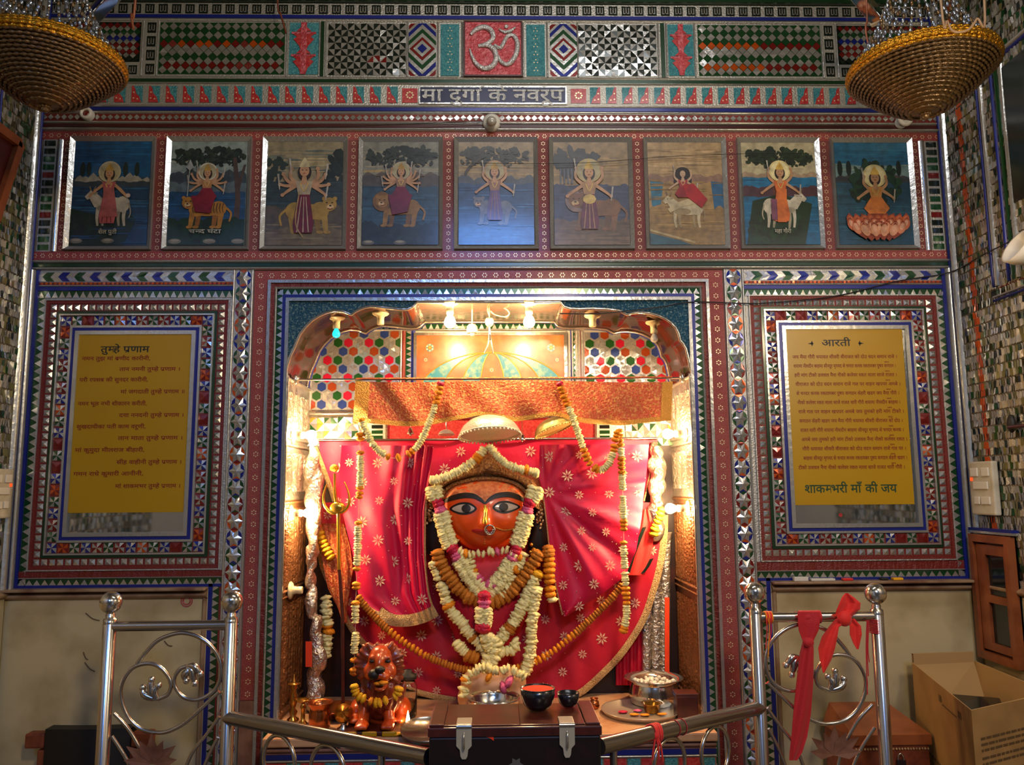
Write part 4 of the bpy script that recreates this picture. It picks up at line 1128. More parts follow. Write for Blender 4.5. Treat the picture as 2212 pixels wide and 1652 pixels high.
names = [('white cow with a woman in dusky pink against deep blue water', 1), ('prowling striped tiger carrying a many-armed rider in dark red', 1),
         ('standing many-armed woman in maroon, lion behind her', 1), ('maned lion with a many-armed rider in wine red, dim grey-blue', 1),
         ('pale lion in a bright blue daylight reflection, centre of the row', 1), ('standing crowned woman in plum beside a maned lion', 1),
         ('wild-haired woman in red on a pale animal, tan landscape', 1), ('woman in orange on a white cow under a green tree', 1),
         ('woman seated on a large pink lotus before dark foliage', 1)]
for i in range(9):
    cx = PX0 + i * PXP
    t = thing('painting', 'painting of ' + names[i][0], 'painting', (cx, -.002, PZ0 - FB), 'row of nine framed paintings')
    R = (cx - PW, PZ0, cx + PW, PZ1)
    mb = MB(); a0, b0, a1, b1 = R
    A0, B0, A1, B1 = a0 - FB, b0 - FB, a1 + FB, b1 + FB
    for q in ([(A0, B0), (A1, B0), (a1, b0), (a0, b0)], [(A1, B0), (A1, B1), (a1, b1), (a1, b0)], [(A1, B1), (A0, B1), (a0, b1), (a1, b1)], [(A0, B1), (A0, B0), (a0, b0), (a0, b1)]):
        mb.face([WP.p(*q[0], .016), WP.p(*q[1], .016), WP.p(*q[2], .004), WP.p(*q[3], .004)], 'mirror')
        mb.face([WP.p(*q[0], .001), WP.p(*q[1], .001), WP.p(*q[1], .016), WP.p(*q[0], .016)], 'mirror_soft')
    mb.build('frame', t)
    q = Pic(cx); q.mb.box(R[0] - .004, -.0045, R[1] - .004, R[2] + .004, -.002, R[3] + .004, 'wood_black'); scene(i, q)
    if i in (0, 1, 7):
        txt = ('शैल पुत्री'.replace('त्री', 'ती'), 'चन्द घंटा', 'महा गौरी')[(0, 1, 7).index(i)].replace('न्', 'न~')
        w = (.24, .42, .22)[(0, 1, 7).index(i)]; k0 = q.k + 2
        lettering(q.mb, WP, txt, cx + (.5 - w / 2 - .5) * q.w, PZ0 + .15 * q.w, w * q.w, .05 * q.w, pc('#b8b4a0'), .0045 + k0 * .00012)
    q.mb.build('picture', t)

# ================================================================ yellow text boards
def board(name, label, q, y=-.0085):
    pts = [P(a, b, y) for a, b in q]
    x0 = (pts[0].x + pts[3].x) / 2; x1 = (pts[1].x + pts[2].x) / 2; z1 = (pts[0].z + pts[1].z) / 2; z0 = (pts[2].z + pts[3].z) / 2
    t = thing(name, label, 'text board', ((x0 + x1) / 2, y, z0))
    mb = MB(); mb.bbox(x0, y, z0, x1, y + .005, z1, 'board_yellow', .001); mb.build('sheet', t)
    return t, x0, z0, x1 - x0, z1 - z0, y - .0007
PLB = lambda y: Pl((0, y, 0), (1, 0, 0), (0, 0, 1), (0, -1, 0))
t, x0, z0, w, h, y = board('text_board', 'yellow board with a short black heading and staggered red lines, at left', ((172, 721), (415, 721), (398, 1107), (145, 1107)))
pl = PLB(y)
mb = MB(); lettering(mb, pl, 'तुम~हे प/णाम', x0 + w * .20, z0 + h * .895, w * .43, h * .033, 'ink_black', 0); mb.build('heading', t, label='black heading')
LT = ['नमन तुझ मां ब/णीद कारीनी,', 'तान नमनी तुम~हे प/णाम ।', 'परी रपसब की सुनदर कारीनी,', 'मां जगदाती तुम~हे प/णाम ॥', 'नमन भूल नभी शीकारन करीती,', 'दया ननदनी तुम~हे प/णाम ।', 'सुखदायीका पती काम वरूणी,', 'तान माता तुम~हे प/णाम ।', 'मां कुमुदा मीलराज बीहारी,', 'सींह वाहीनी तुम~हे प/णाम ।', 'गमन राधे कुमारी आनीनी,', 'मां शाकमभर तुम~हे प/णाम ।']
for k, s in enumerate(LT):
    yy = (556, 612, 667, 729, 790, 850, 908, 967, 1027, 1089, 1147, 1210)[k]
    f = 1 - (yy - 425) / 915.0
    if k % 2 == 0: a, ww = .03 + .01 * (k == 0), .60
    else: a, ww = .375 + .02 * (k > 2), .53 + .03 * (k > 2)
    mb = MB(); lettering(mb, pl, s, x0 + w * a, z0 + h * (f - .008), w * ww, h * .020, 'ink_red', 0); mb.build('verse_line', t)

t, x0, z0, w, h, y = board('text_board', 'yellow board with close red lines and a green closing line, at right', ((1693, 711), (1952, 711), (1972, 1090), (1711, 1090)))
pl = PLB(y)
mb = MB(); lettering(mb, pl, 'आरती', x0 + w * .315, z0 + h * .902, w * .245, h * .036, 'ink_black', 0)
for sd, a in ((1, .225), (-1, .645)):
    c = (x0 + w * a, z0 + h * .917); poly(mb, pl, [(c[0] - .012, c[1]), (c[0], c[1] + .003), (c[0] + .012, c[1]), (c[0], c[1] - .003)], 'ink_black')
    poly(mb, pl, [(c[0] + sd * .004, c[1] + .011), (c[0] + sd * .009, c[1]), (c[0] + sd * .004, c[1] - .011), (c[0], c[1])], 'ink_black')
mb.build('heading', t, label='black heading')
base = 'जय अमबे गौरी मैया जय शयामा गौरी तुमको नीशदीन धयावत हरी बरहमा शीवरी मांग सीनदूर वीराजत टीको मृगमद को उजवल से दोउ नैना चनदर वदन नीको कनक समान कलेवर रकतामबर राजे रकत पुषप गल माला कणठन पर साजे केहरी वाहन राजत खडग खपपर धारी'.split()
for k in range(13):
    f = 1 - (550 + k * 47 - 405) / 895.0
    ws = [base[(k * 5 + j * 3) % len(base)] for j in range(11)]
    mb = MB(); lettering(mb, pl, ' '.join(ws) + ' ।', x0 + w * (.065 + .004 * k * (k < 12)), z0 + h * (f - .008), w * (.875 if k % 3 == 0 else .855), h * .0175, 'ink_red', 0)
    if k: lettering(mb, pl, 'जय', x0 + w * .83, z0 + h * (f + .018), w * .04, h * .008, 'ink_red', 0)
    mb.build('verse_line', t)
mb = MB(); lettering(mb, pl, 'शाकम~भरी माँ की जय', x0 + w * .105, z0 + h * .068, w * .76, h * .043, 'ink_green', 0); mb.build('closing_line', t, label='large green closing line')
# ================================================================ lamps of the recess
def holder(mbx, c, d, r=.016):
    """bayonet lampholder: rose on the surface at c, neck along d"""
    d = V(d).normalized(); M = d.to_track_quat('Z', 'Y').to_matrix()
    mbx.lathe(c, [(r * 1.9, 0), (r * 2.0, .004), (r * 1.7, .009), (r * .95, .014), (r * .8, .026), (r * .85, .03), (r * .85, .044), (r * .7, .046)], 'cream_plastic', 18, M)
def bulb(mbx, c, d, r, m):
    d = V(d).normalized(); M = d.to_track_quat('Z', 'Y').to_matrix()
    mbx.lathe(c, [(r * .38, 0), (r * .42, r * .35), (r * .75, r * .85), (r, r * 1.5), (r * .92, r * 2.05), (r * .55, r * 2.45), (0.0001, r * 2.6)], m, 16, M)
def lamp(name, label, c, d, bulbm=None, br=.02, group=None):
    d = V(d).normalized()
    t = thing(name, label, 'lamp', c, group)
    mb = MB(); holder(mb, c, d); mb.build('lamp_holder', t)
    if bulbm: mb = MB(); bulb(mb, V(c) + d * .042, d, br, bulbm); mb.build('bulb', t)
    return t
YB = .10
gl = 'lit bulbs round the recess'
def sof(px):                                           # height of the arch soffit above a point
    best = min(curve, key=lambda q: abs(q.x - P(px, 680, YB).x)); return best.z
for px, py, lab in ((972, 700, 'glowing bulb hanging from the arch, left of the hook'), (1143, 700, 'glowing bulb hanging from the arch, right of the hook')):
    q = P(px, py, .015); lamp('light_bulb', lab, (q.x, .015, ZT - .001), (0, 0, -1), 'bulb_lit', .021, gl)
for px, py, sx, lab in ((662, 940, 1, 'upper glowing bulb on the left jamb of the recess'), (1452, 937, -1, 'upper glowing bulb on the right jamb of the recess'), (658, 1108, 1, 'lower glowing bulb on the left jamb of the recess'), (1455, 1098, -1, 'lower glowing bulb on the right jamb of the recess')):
    q = P(px, py, YB); X = XI0 + .0035 if sx > 0 else XI1 - .0035
    lamp('light_bulb', lab, (X, YB, q.z), (sx, 0, 0), 'bulb_side', .019, gl)
for px, lab, bm_ in ((727, 'lampholder with a teal bulb under the left arch curve', 'bulb_teal'), (822, 'empty cream lampholder left of the arch crown', None), (1280, 'empty cream lampholder right of the arch crown', None), (1412, 'lampholder with a dark bulb under the right arch curve', 'bulb_off')):
    q = P(px, 690, .1); zz = min(curve, key=lambda c: abs(c.x - q.x)).z
    lamp('lamp_holder_spot', lab, (q.x, .1, zz - .001), (0, 0, -1), bm_, .015)
q = P(617, 1275, .1); lamp('lamp_holder_spot', 'empty cream lampholder low on the left jamb', (XI0 + .012, .1, q.z), (1, 0, 0))
# dome spotlight, hook, flex
q = P(1020, 712, .12); t = thing('spotlight', 'small cream spotlight hanging between the two hanging bulbs', 'lamp', (q.x, .12, q.z))
mb = MB(); mb.lathe((q.x, .12, q.z), [(.0001, .022), (.012, .021), (.02, .012), (.021, -.012), (.019, -.014), (.012, -.013)], 'cream_plastic', 20); mb.build('housing', t)
mb = MB(); mb.ell((q.x, .118, q.z - .016), .011, 'bulb_off'); mb.build('lens', t)
mb = MB(); mb.tube([(q.x, .12, q.z + .02), (q.x, .12, ZT)], .003, 'cream_plastic', 6); mb.build('stem', t)
q = P(1057, 695, .10); t = thing('hanging_lamp_cord', 'cream pendant plug with looped flex in the middle of the arch', 'cord', (q.x, .1, q.z))
mb = MB(); mb.lathe((q.x, .1, q.z), [(.0001, .016), (.012, .014), (.017, .004), (.015, -.010), (.008, -.018), (.0001, -.02)], 'cream_plastic', 16); mb.build('plug', t)
mb = MB(); cc = [P(a, b, .1) for a, b in ((1057, 682), (1053, 668), (1062, 658), (1090, 666), (1100, 676), (1092, 684), (1070, 680), (1060, 672))]; mb.tube(spline(cc, 5), .0022, 'cream_plastic', 6)
mb.tube([(q.x, .1, q.z + .014), (q.x, .1, ZT)], .0022, 'cream_plastic', 6); mb.build('flex', t)
mb = MB()
for s_ in (-1, 1): mb.tube(spline([(q.x, .1, q.z - .018), P(1058 + s_ * 1, 725, .1), P(1058 + s_ * 4, 745, .12), P(1058 + s_ * 9 - 2, 762, .16)], 5), .003, 'white_plastic', 6)
mb.tube([P(1058, 722, .1), P(1059, 734, .1)], .0045, 'rubber', 6); mb.build('split_cord', t)

# ================================================================ valance on its rod
YV = .09
t = thing('curtain_rod', 'thin metal rod across the upper recess, carrying the orange valance', 'rod', P(1060, 823, YV))
r0, r1 = P(640, 820, YV), P(1470, 821, YV); r0.x = XI0 + .003; r1.x = XI1 - .003; r1.z = r0.z
mb = MB(); mb.tube([r0, r1], .004, 'steel', 8); mb.build('rod', t)
for q in (r0, r1): mb = MB(); mb.ell(q + V((.012 if q is r0 else -.012, 0, 0)), (.014, .014, .02), 'silver_plain'); mb.build('end_bracket', t)
t = thing('valance', 'orange brocade valance with gold hem draped over the rod', 'cloth', P(1060, 823, YV))
hem = [(762, 916), (800, 914), (860, 920), (905, 920), (950, 914), (1000, 904), (1040, 897), (1075, 903), (1110, 910), (1150, 905), (1195, 898), (1230, 906), (1265, 914), (1310, 917), (1350, 918), (1400, 912), (1450, 908)]
hs = resample(spline([(a, b, 0) for a, b in hem], 6), 90)
NV = 14
def valpt(i, k, dy=0.):
    f = i / 89; s_ = k / NV; px = 768 + (1453 - 768) * f; top = 823 + 2.5 * math.sin(f * 9); q = hs[i]
    x = px + (q.x - px) * s_; y = top + (q.y - top) * s_
    fold = .010 * math.sin(f * 21 + s_ * 2.2) * s_ + .007 * math.sin(f * 47 - s_ * 5) * (.3 + s_) + .012 * math.exp(-((f - .27 - .02 * s_) / .012) ** 2) + .012 * math.exp(-((f - .64 - .02 * s_) / .012) ** 2)
    fold += .010 * math.exp(-((f - .06 - .12 * s_) / .02) ** 2)
    return P(x, y, YV - .007 + fold * .9 - .012 * s_ + dy)
mb = MB(); mb.grid([[valpt(i, k) for i in range(90)] for k in range(NV + 1)], 'brocade'); mb.grid([[valpt(i, k, .006) for i in range(90)] for k in range(NV + 1)], 'brocade_in')
rr = [[r0 + V((valpt(i, 0).x - r0.x, .0062 * math.cos(a) , .0062 * math.sin(a))) for i in range(90)] for a in (3.0, 2.2, 1.5, .8, 0)]
mb.grid(rr, 'brocade')
for _ in range(260):                                      # sequins woven into the cloth
    i, k = random.randrange(2, 88), rnd() * (NV - 3) + 1; a = valpt(i, k); s_ = .0016 + .0022 * rnd() ** 3
    mb.face([a + V((s_ * math.cos(u), -.002, s_ * math.sin(u))) for u in (0, 1.05, 2.1, 3.14, 4.2, 5.2)], 'brocade_hem')
mb.build('cloth', t)
mb = MB(); mb.grid([[valpt(i, NV - 1.6 + k * .8, -.003) for i in range(90)] for k in range(3)], 'brocade_hem'); mb.build('gold_hem', t)
mb = MB(); mb.grid([[valpt(i, k, -.003) for i in range(0, 5)] for k in range(NV + 1)], 'brocade_hem'); mb.build('end_trim', t, label='yellow gold end trim'); mb = MB(); mb.grid([[valpt(i, k, -.003) for i in range(86, 90)] for k in range(NV + 1)], 'brocade_hem'); mb.build('end_trim', t, label='yellow gold end trim')

# ================================================================ silver parasols hanging over the figure
def chhatri(name, label, px, py, rpx, Y, tilt, m1, m2, beads=46, roll=0., spin=.0, stem=True):
    c = P(px, py, Y); R = S(rpx, Y)
    t = thing(name, label, 'parasol', c)
    M = Matrix.Rotation(roll, 3, 'Y') @ Matrix.Rotation(tilt, 3, 'X')
    prof = [(R, 0), (R * .97, R * .12), (R * .87, R * .28), (R * .68, R * .45), (R * .42, R * .56), (R * .14, R * .605), (.0001, R * .61)]
    mb = MB(); mb.lathe(c, prof, m1, 40, M, wob=lambda a, i: 1 + (.012 * math.cos(a * 16) if 0 < i < 5 else 0))
    mb.build('canopy', t)
    mb = MB(); mb.lathe(c, [(R * .985, .0015), (R * .95, R * .11), (R * .85, R * .26), (R * .66, R * .42), (R * .4, R * .53), (.0001, R * .57)], m2, 40, M); mb.build('lining', t)
    mb = MB(); mb.tube([c + M @ V((R * 1.0 * math.cos(a), R * 1.0 * math.sin(a), 0)) for a in (2 * PI * k / 40 for k in range(40))], R * .03, m1, 6, True); mb.build('rim', t)
    mb = MB()
    for k in range(beads):
        a = 2 * PI * k / beads; mb.ell(c + M @ V((R * 1.02 * math.cos(a), R * 1.02 * math.sin(a), -R * .06)), R * .035, m1, 6, 4)
    mb.build('bead_fringe', t)
    if stem: mb = MB(); mb.tube([c + M @ V((0, 0, R * .60)), P(px, 826, YV + .03)], .002, 'steel', 6); mb.build('hanger', t)
    return t
chhatri('parasol', 'large silver ceremonial parasol over the crown', 1058, 938, 66, .10, math.radians(-10), 'silver_white', 'silver_chased', roll=math.radians(-3))
chhatri('parasol', 'tilted yellowish parasol half hidden by the valance, right of the large one', 1196, 928, 43, .13, math.radians(-8), 'brass_pale', 'silver_chased', 40, roll=math.radians(-20))
chhatri('parasol', 'tiny silver parasol left of the large one', 964, 938, 17, .15, math.radians(-6), 'silver_white', 'silver_chased', 20)
for px, py, lab in ((887, 931, 'silver bell ornament hanging at the left under the valance'), (1128, 944, 'silver bell ornament right of the large parasol')):
    c = P(px, py, .16); t = thing('bell_ornament', lab, 'ornament', c)
    mb = MB(); mb.lathe(c, [(.013, -.012), (.014, -.009), (.009, .0), (.008, .008), (.003, .013), (.0001, .014)], 'steel_bright', 16); mb.build('bell', t)
    mb = MB(); mb.ell(c + V((0, 0, -.015)), .004, 'steel_bright', 8, 6); mb.build('clapper', t)
    mb = MB(); mb.tube([c + V((0, 0, .013)), P(px, 826, YV + .05)], .0012, 'steel', 5); mb.build('chain', t)

# ================================================================ cloths behind and around the figure
def rowfn(rows):
    rows = sorted(rows)
    def f(py):
        if py <= rows[0][0]: return rows[0][1:]
        for a, b in zip(rows, rows[1:]):
            if py <= b[0]:
                u = (py - a[0]) / (b[0] - a[0]); return tuple(p + (q - p) * u for p, q in zip(a[1:], b[1:]))
        return rows[-1][1:]
    return f
def petal_star(mb, px, py, Y, r, m, n=8, dy=-.003):
    c = P(px, py, Y + dy)
    for k in range(n):
        a = 2 * PI * k / n + .2
        mb.face([c + V((r * d * math.cos(a + o), 0, r * d * math.sin(a + o))) for d, o in ((.12, 0), (.6, -.26), (1, 0), (.6, .26))], m)
def cloth(t, part, rows, y0, y1, yfn, m, ni=34, nj=60, back=True, stars=None, extra=None):
    f = rowfn(rows); mb = MB(); g = []
    for i in range(ni + 1):
        py = y0 + (y1 - y0) * i / ni; xl, xr = f(py)
        g.append([P(xl + (xr - xl) * j / nj, py, yfn(xl + (xr - xl) * j / nj, py, j / nj, i / ni)) for j in range(nj + 1)])
    mb.grid(g, m)
    if back: mb.grid([[q + V((0, .004, 0)) for q in r] for r in g], m)
    if stars:
        dx, dy, r, x0, yy0 = stars; j = 0; py = yy0
        while py < y1 - 14:
            xl, xr = f(py); px = x0 + (dx / 2 if j % 2 else 0)
            while px < xr - 12:
                if px > xl + 12:
                    u = (px - xl) / (xr - xl); v = (py - y0) / (y1 - y0); qx, qy = px + jit(5), py + jit(4)
                    petal_star(mb, qx, qy, yfn(px, py, u, v), S(r * (.8 + .35 * rnd()), .2), 'star_thread', dy=-.006)
                px += dx
            py += dy; j += 1
        for _ in range(int(60)):
            v = rnd(); py = y0 + (y1 - y0) * v; xl, xr = f(py); u = rnd(); px = xl + (xr - xl) * u; c = P(px, py, yfn(px, py, u, v) - .005); s_ = .0016
            mb.face([c + V((s_ * math.cos(a), 0, s_ * math.sin(a))) for a in (0, 1.25, 2.5, 3.75, 5)], 'dot_gold')
    mb.build(part, t); return f

# upper sheet
t = thing('backdrop_sheet', 'crimson star-printed sheet stretched across the recess under the parasols', 'cloth', P(1060, 950, .30))
cloth(t, 'sheet', [(950, 688, 1421), (1000, 696, 1411), (1063, 717, 1396), (1130, 740, 1385), (1250, 790, 1330)], 950, 1250, lambda px, py, u, v: .328 - .008 * math.sin(u * 31 + v * 3), 'cloth_pink', 20, 60, stars=(74, 36, 12, 700, 975))
mb = MB(); a, b = P(688, 951, .318), P(1421, 949, .318); b.z = a.z; mb.tube([a, b], .005, 'steel', 8); mb.build('rail', t)
mb = MB(); mb.tube([P(x, y, .31) for x, y in ((681, 966), (692, 995), (703, 1025), (717, 1063), (723, 1082))], .010, 'gold_trim', 8); mb.build('gold_edge', t); mb = MB(); mb.tube([P(x, y, .31) for x, y in ((1419, 956), (1410, 1000), (1396, 1060), (1391, 1082))], .0035, 'gold_trim', 6); mb.build('gold_edge', t)
# cape
CR = [(1085, 700, 1428), (1130, 686, 1436), (1160, 690, 1435), (1222, 697, 1426), (1273, 719, 1412), (1324, 742, 1396), (1362, 763, 1375), (1390, 788, 1354), (1420, 815, 1330), (1450, 848, 1302), (1480, 882, 1268), (1500, 918, 1245), (1515, 985, 1222)]
def capeY(px, py, u=0, v=0):
    return .292 + .010 * math.sin(px * .045 + py * .012) * (1 - abs(px - 1060) / 500) + .004 * math.sin(px * .11 - py * .03)
t = thing('cape', 'large deep-red star-printed cape with a rounded gold-bordered hem around the figure', 'cloth', P(1060, 1500, .27))
cloth(t, 'cape_cloth', CR, 1085, 1515, capeY, 'cloth_red', 40, 70, stars=(78, 38, 12, 712, 1110))
def border(pts, w, m, Yf, name, t, h=.006):
    q = resample(spline([(a, b, 0) for a, b in pts], 8), 90); rows = []
    for k in range(5):
        o = (k / 4 - .5) * w; r = []
        for i, c in enumerate(q):
            d = (q[min(i + 1, 89)] - q[max(i - 1, 0)]).normalized(); x, y = c.x - d.y * o, c.y + d.x * o
            r.append(P(x, y, Yf(x, y) - .004 - h * math.sin(PI * k / 4) * (1 + .3 * math.sin(i * 1.9 + k))))
        rows.append(r)
    mb = MB(); mb.grid(rows, m); mb.build(name, t)
border([(1436, 1112), (1434, 1165), (1425, 1225), (1410, 1280), (1393, 1330), (1368, 1375), (1335, 1420), (1298, 1458), (1262, 1490), (1232, 1508)], 15, 'gold_trim', capeY, 'gold_border', t)
border([(686, 1131), (690, 1170), (697, 1222), (719, 1273), (742, 1324), (763, 1362), (790, 1395), (820, 1432), (850, 1462), (890, 1490), (940, 1504), (985, 1512)], 13, 'gold_trim', capeY, 'gold_border', t)
# drapes
def ldY(px, py, u, v):
    return .19 - .02 * u + .016 * math.sin(u * 6 + v * 5) * (1 - .5 * u) + .013 * math.sin(u ** 3 * 30 + v * 2.5) * u ** 1.5 + .005 * math.sin(u * 19 - v * 7) - .02 * v
t = thing('drape', 'gathered crimson veil hanging left of the face, gold hem below', 'cloth', P(830, 1330, .18))
LR = [(962, 738, 936), (1030, 733, 928), (1100, 738, 918), (1200, 763, 918), (1285, 774, 928), (1316, 800, 938), (1338, 836, 941)]
cloth(t, 'veil', LR, 962, 1338, ldY, 'cloth_pink', 40, 60, stars=(66, 42, 12, 752, 1000))
f = rowfn(LR)
def ldYpx(x, y):
    xl, xr = f(min(y, 1336)); u = min(max((x - xl) / (xr - xl), 0), 1); return ldY(x, y, u, (y - 962) / 376)
border([(818, 1322), (845, 1338), (880, 1340), (915, 1332), (942, 1318)], 26, 'gold_trim', ldYpx, 'gold_hem', t, .004)
border([(775, 1290), (795, 1312), (818, 1326)], 9, 'gold_trim', ldYpx, 'gold_hem', t, .004)
border([(921, 1075), (918, 1140), (919, 1220), (926, 1280), (938, 1320)], 4, 'gold_trim', ldYpx, 'gold_edge', t, .003)
def rdY(px, py, u, v):
    g = math.hypot(px - 1175, (py - 1062)); ang = math.atan2(py - 1062, px - 1175)
    return .185 - .01 * u + .011 * math.sin(ang * 11) * min(1, g / 110) - .03 * math.sin(u * PI) + .005 * math.sin(ang * 27 + 1) * min(1, g / 120)
t = thing('drape', 'crimson veil fanning out right of the face to a pointed lower corner', 'cloth', P(1215, 1330, .18))
RR = [(960, 1166, 1402), (1030, 1164, 1396), (1065, 1172, 1391), (1120, 1180, 1386), (1190, 1188, 1374), (1245, 1196, 1350), (1290, 1206, 1290), (1318, 1213, 1243), (1332, 1217, 1222)]
cloth(t, 'veil', RR, 960, 1332, rdY, 'cloth_pink', 44, 60, stars=(62, 40, 12, 1190, 985))
border([(1172, 1062), (1180, 1120), (1188, 1190), (1200, 1260), (1215, 1328)], 3, 'gold_trim', lambda x, y: rdY(x, y, 0, 0), 'gold_edge', t, .002)
# other cloths
t = thing('cloth_strip', 'red cloth with two dark striped ribbons hanging at the right jamb', 'cloth', P(1390, 1235, .2))
g = [[P(a + (b - a) * j / 10, y, .215 + .006 * math.sin(j * 1.3)) for j in range(11)] for y, a, b in ((1100, 1388, 1402), (1140, 1374, 1414), (1180, 1364, 1410), (1215, 1358, 1402), (1242, 1354, 1392))]
mb = MB(); mb.grid(g, 'cloth_scarf'); mb.grid([[q + V((0, .003, 0)) for q in r] for r in g], 'cloth_scarf'); mb.build('cloth', t)
for pts in (((1392, 1138), (1380, 1168), (1366, 1205), (1356, 1240)), ((1408, 1206), (1398, 1225), (1388, 1238))):
    mb = MB(); q = [P(a, b, .207) for a, b in pts]; s_ = V((.008, 0, .002)); mb.grid([[p - s_ for p in q], [p + V((0, -.002, 0)) for p in q], [p + s_ for p in q]], 'glass_dark'); mb.build('dark_ribbon', t)
t = thing('red_curtain', 'dull red curtain at the back of the recess, behind the steel pot', 'curtain', P(1350, 1500, .33))
g = [[P(1330 + 62 * j / 16, y, .335 - .012 * math.sin(j * 1.6)) for j in range(17)] for y in range(1300, 1486, 20)]
mb = MB(); mb.grid(g, 'cloth_red'); mb.build('curtain_cloth', t)
t = thing('shawl', 'glittering orange-red shawl bunched behind the trident', 'cloth', P(720, 1300, .2))
g = []
for y, a, b in ((1130, 690, 742), (1180, 694, 756), (1230, 700, 762), (1270, 708, 756), (1310, 728, 750), (1345, 740, 750)):
    g.append([P(a + (b - a) * j / 14, y, .225 - .02 * math.sin(j / 14 * PI) + .007 * math.sin(j * 2.2 + y * .02)) for j in range(15)])
mb = MB(); mb.grid(g, 'brocade'); mb.grid([[q + V((0, .003, 0)) for q in r] for r in g], 'brocade'); mb.build('cloth', t)

# ================================================================ the figure (a painted stone face with crown)
IC = P(1048, 1110, .16)
idol = thing('goddess_statue', 'orange-painted goddess statue with a gold crown in the middle of the recess', 'statue', (IC.x, .2, ZL))
OUT = [(1047, 1033), (1085, 1036), (1120, 1048), (1142, 1074), (1148, 1108), (1141, 1136), (1117, 1162), (1086, 1184), (1048, 1192), (1010, 1185), (982, 1162), (960, 1132), (949, 1105), (953, 1075), (972, 1050), (1008, 1038)]
oc = spline([(a, b, 0) for a, b in OUT], 8, True); FC = (1048, 1112)
def fr(px, py):
    a = math.atan2(py - FC[1], px - FC[0]); best = 1
    d = math.hypot(px - FC[0], py - FC[1])
    q = min(oc, key=lambda c: abs((math.atan2(c.y - FC[1], c.x - FC[0]) - a + PI) % (2 * PI) - PI))
    return d / math.hypot(q.x - FC[0], q.y - FC[1])
def faceY(px, py):
    r = min(1, fr(px, py)); y = .20 - .105 * (max(0., 1 - r ** 2.4)) ** .6
    dx, dy = px - FC[0], py - FC[1]
    y -= .026 * math.exp(-(dx / 9) ** 2) * (max(0, min(1, (dy + 26) / 44)) if dy < 20 else math.exp(-((dy - 20) / 6) ** 2))      # nose
    y -= .010 * math.exp(-(dx / 20) ** 2 - ((dy - 36) / 9) ** 2)                                                              # lips
    y -= .010 * math.exp(-(dx / 24) ** 2 - ((dy - 68) / 14) ** 2)                                                             # chin
    for s_ in (-1, 1):
        y -= .012 * math.exp(-((dx - s_ * 55) / 28) ** 2 - ((dy - 24) / 24) ** 2)                                             # cheeks
        y += .008 * math.exp(-((dx - s_ * 48) / 30) ** 2 - ((dy + 14) / 12) ** 2)                                             # sockets
        y -= .005 * math.exp(-((dx - s_ * 48) / 22) ** 2 - ((dy + 13) / 9) ** 2)                                              # eyeballs
    return y
def onface(px, py, d=0.): return P(px, py, faceY(px, py) - d)
mb = MB(); NR = 30; ocr = resample(oc + [oc[0]], 97)[:-1]
rows = [[onface(FC[0] + (c.x - FC[0]) * max(k / NR, .001), FC[1] + (c.y - FC[1]) * max(k / NR, .001)) for c in ocr] for k in range(NR + 1)]
rows.append([P(FC[0] + (c.x - FC[0]) * 1.0, FC[1] + (c.y - FC[1]) * 1.0, .262) for c in ocr])
mb.grid(rows, 'skin_orange', cu=True); mb.build('face', idol)
def patch(pts, m, d, name, n=8, lab=None, dome=0.):
    """area painted on the face, following its relief"""
    q = spline([(a, b, 0) for a, b in pts], 5, True); cx = sum(c.x for c in q) / len(q); cy = sum(c.y for c in q) / len(q); mb = MB()
    mb.grid([[onface(cx + (c.x - cx) * max(k / n, .01), cy + (c.y - cy) * max(k / n, .01), d + dome * (1 - (k / n) ** 2)) for c in q] for k in range(n + 1)], m, cu=True)
    o = mb.build(name, idol)
    if lab: o['label'] = lab
def strokef(pts, w, m, d, name, lab=None):
    q = spline([(a, b, 0) for a, b in pts], 6); N = len(q); rows = [[], [], [], [], []]
    for i in range(N):
        f = i / (N - 1); dd = (q[min(i + 1, N - 1)] - q[max(i - 1, 0)]).normalized(); k = f * (len(w) - 1); j = min(int(k), len(w) - 2); ww = (w[j] + (w[j + 1] - w[j]) * (k - j)) / 2
        for r in range(5):
            o = (r - 2) / 2; rows[r].append(onface(q[i].x - dd.y * ww * o, q[i].y + dd.x * ww * o, d * (1.3 - .3 * o * o)))
    mb = MB(); mb.grid(rows, m); o = mb.build(name, idol)
    if lab: o['label'] = lab
patch([(1047, 1037), (1085, 1040), (1118, 1051), (1138, 1070), (1137, 1078), (1105, 1066), (1075, 1068), (1050, 1083), (1046, 1083), (1022, 1069), (990, 1067), (958, 1080), (960, 1070), (976, 1051), (1010, 1041)], 'brow_sandal', .0008, 'forehead_paste', 10, 'sandal paste on the forehead')
strokef([(954, 1085), (975, 1076), (1000, 1070), (1022, 1071), (1038, 1079), (1048, 1088)], (5, 11, 12, 11, 8, 3), 'black_paint', .0022, 'eyebrow')
strokef([(1048, 1088), (1058, 1078), (1075, 1070), (1100, 1068), (1120, 1074), (1136, 1083)], (3, 8, 11, 12, 11, 6), 'black_paint', .0022, 'eyebrow')
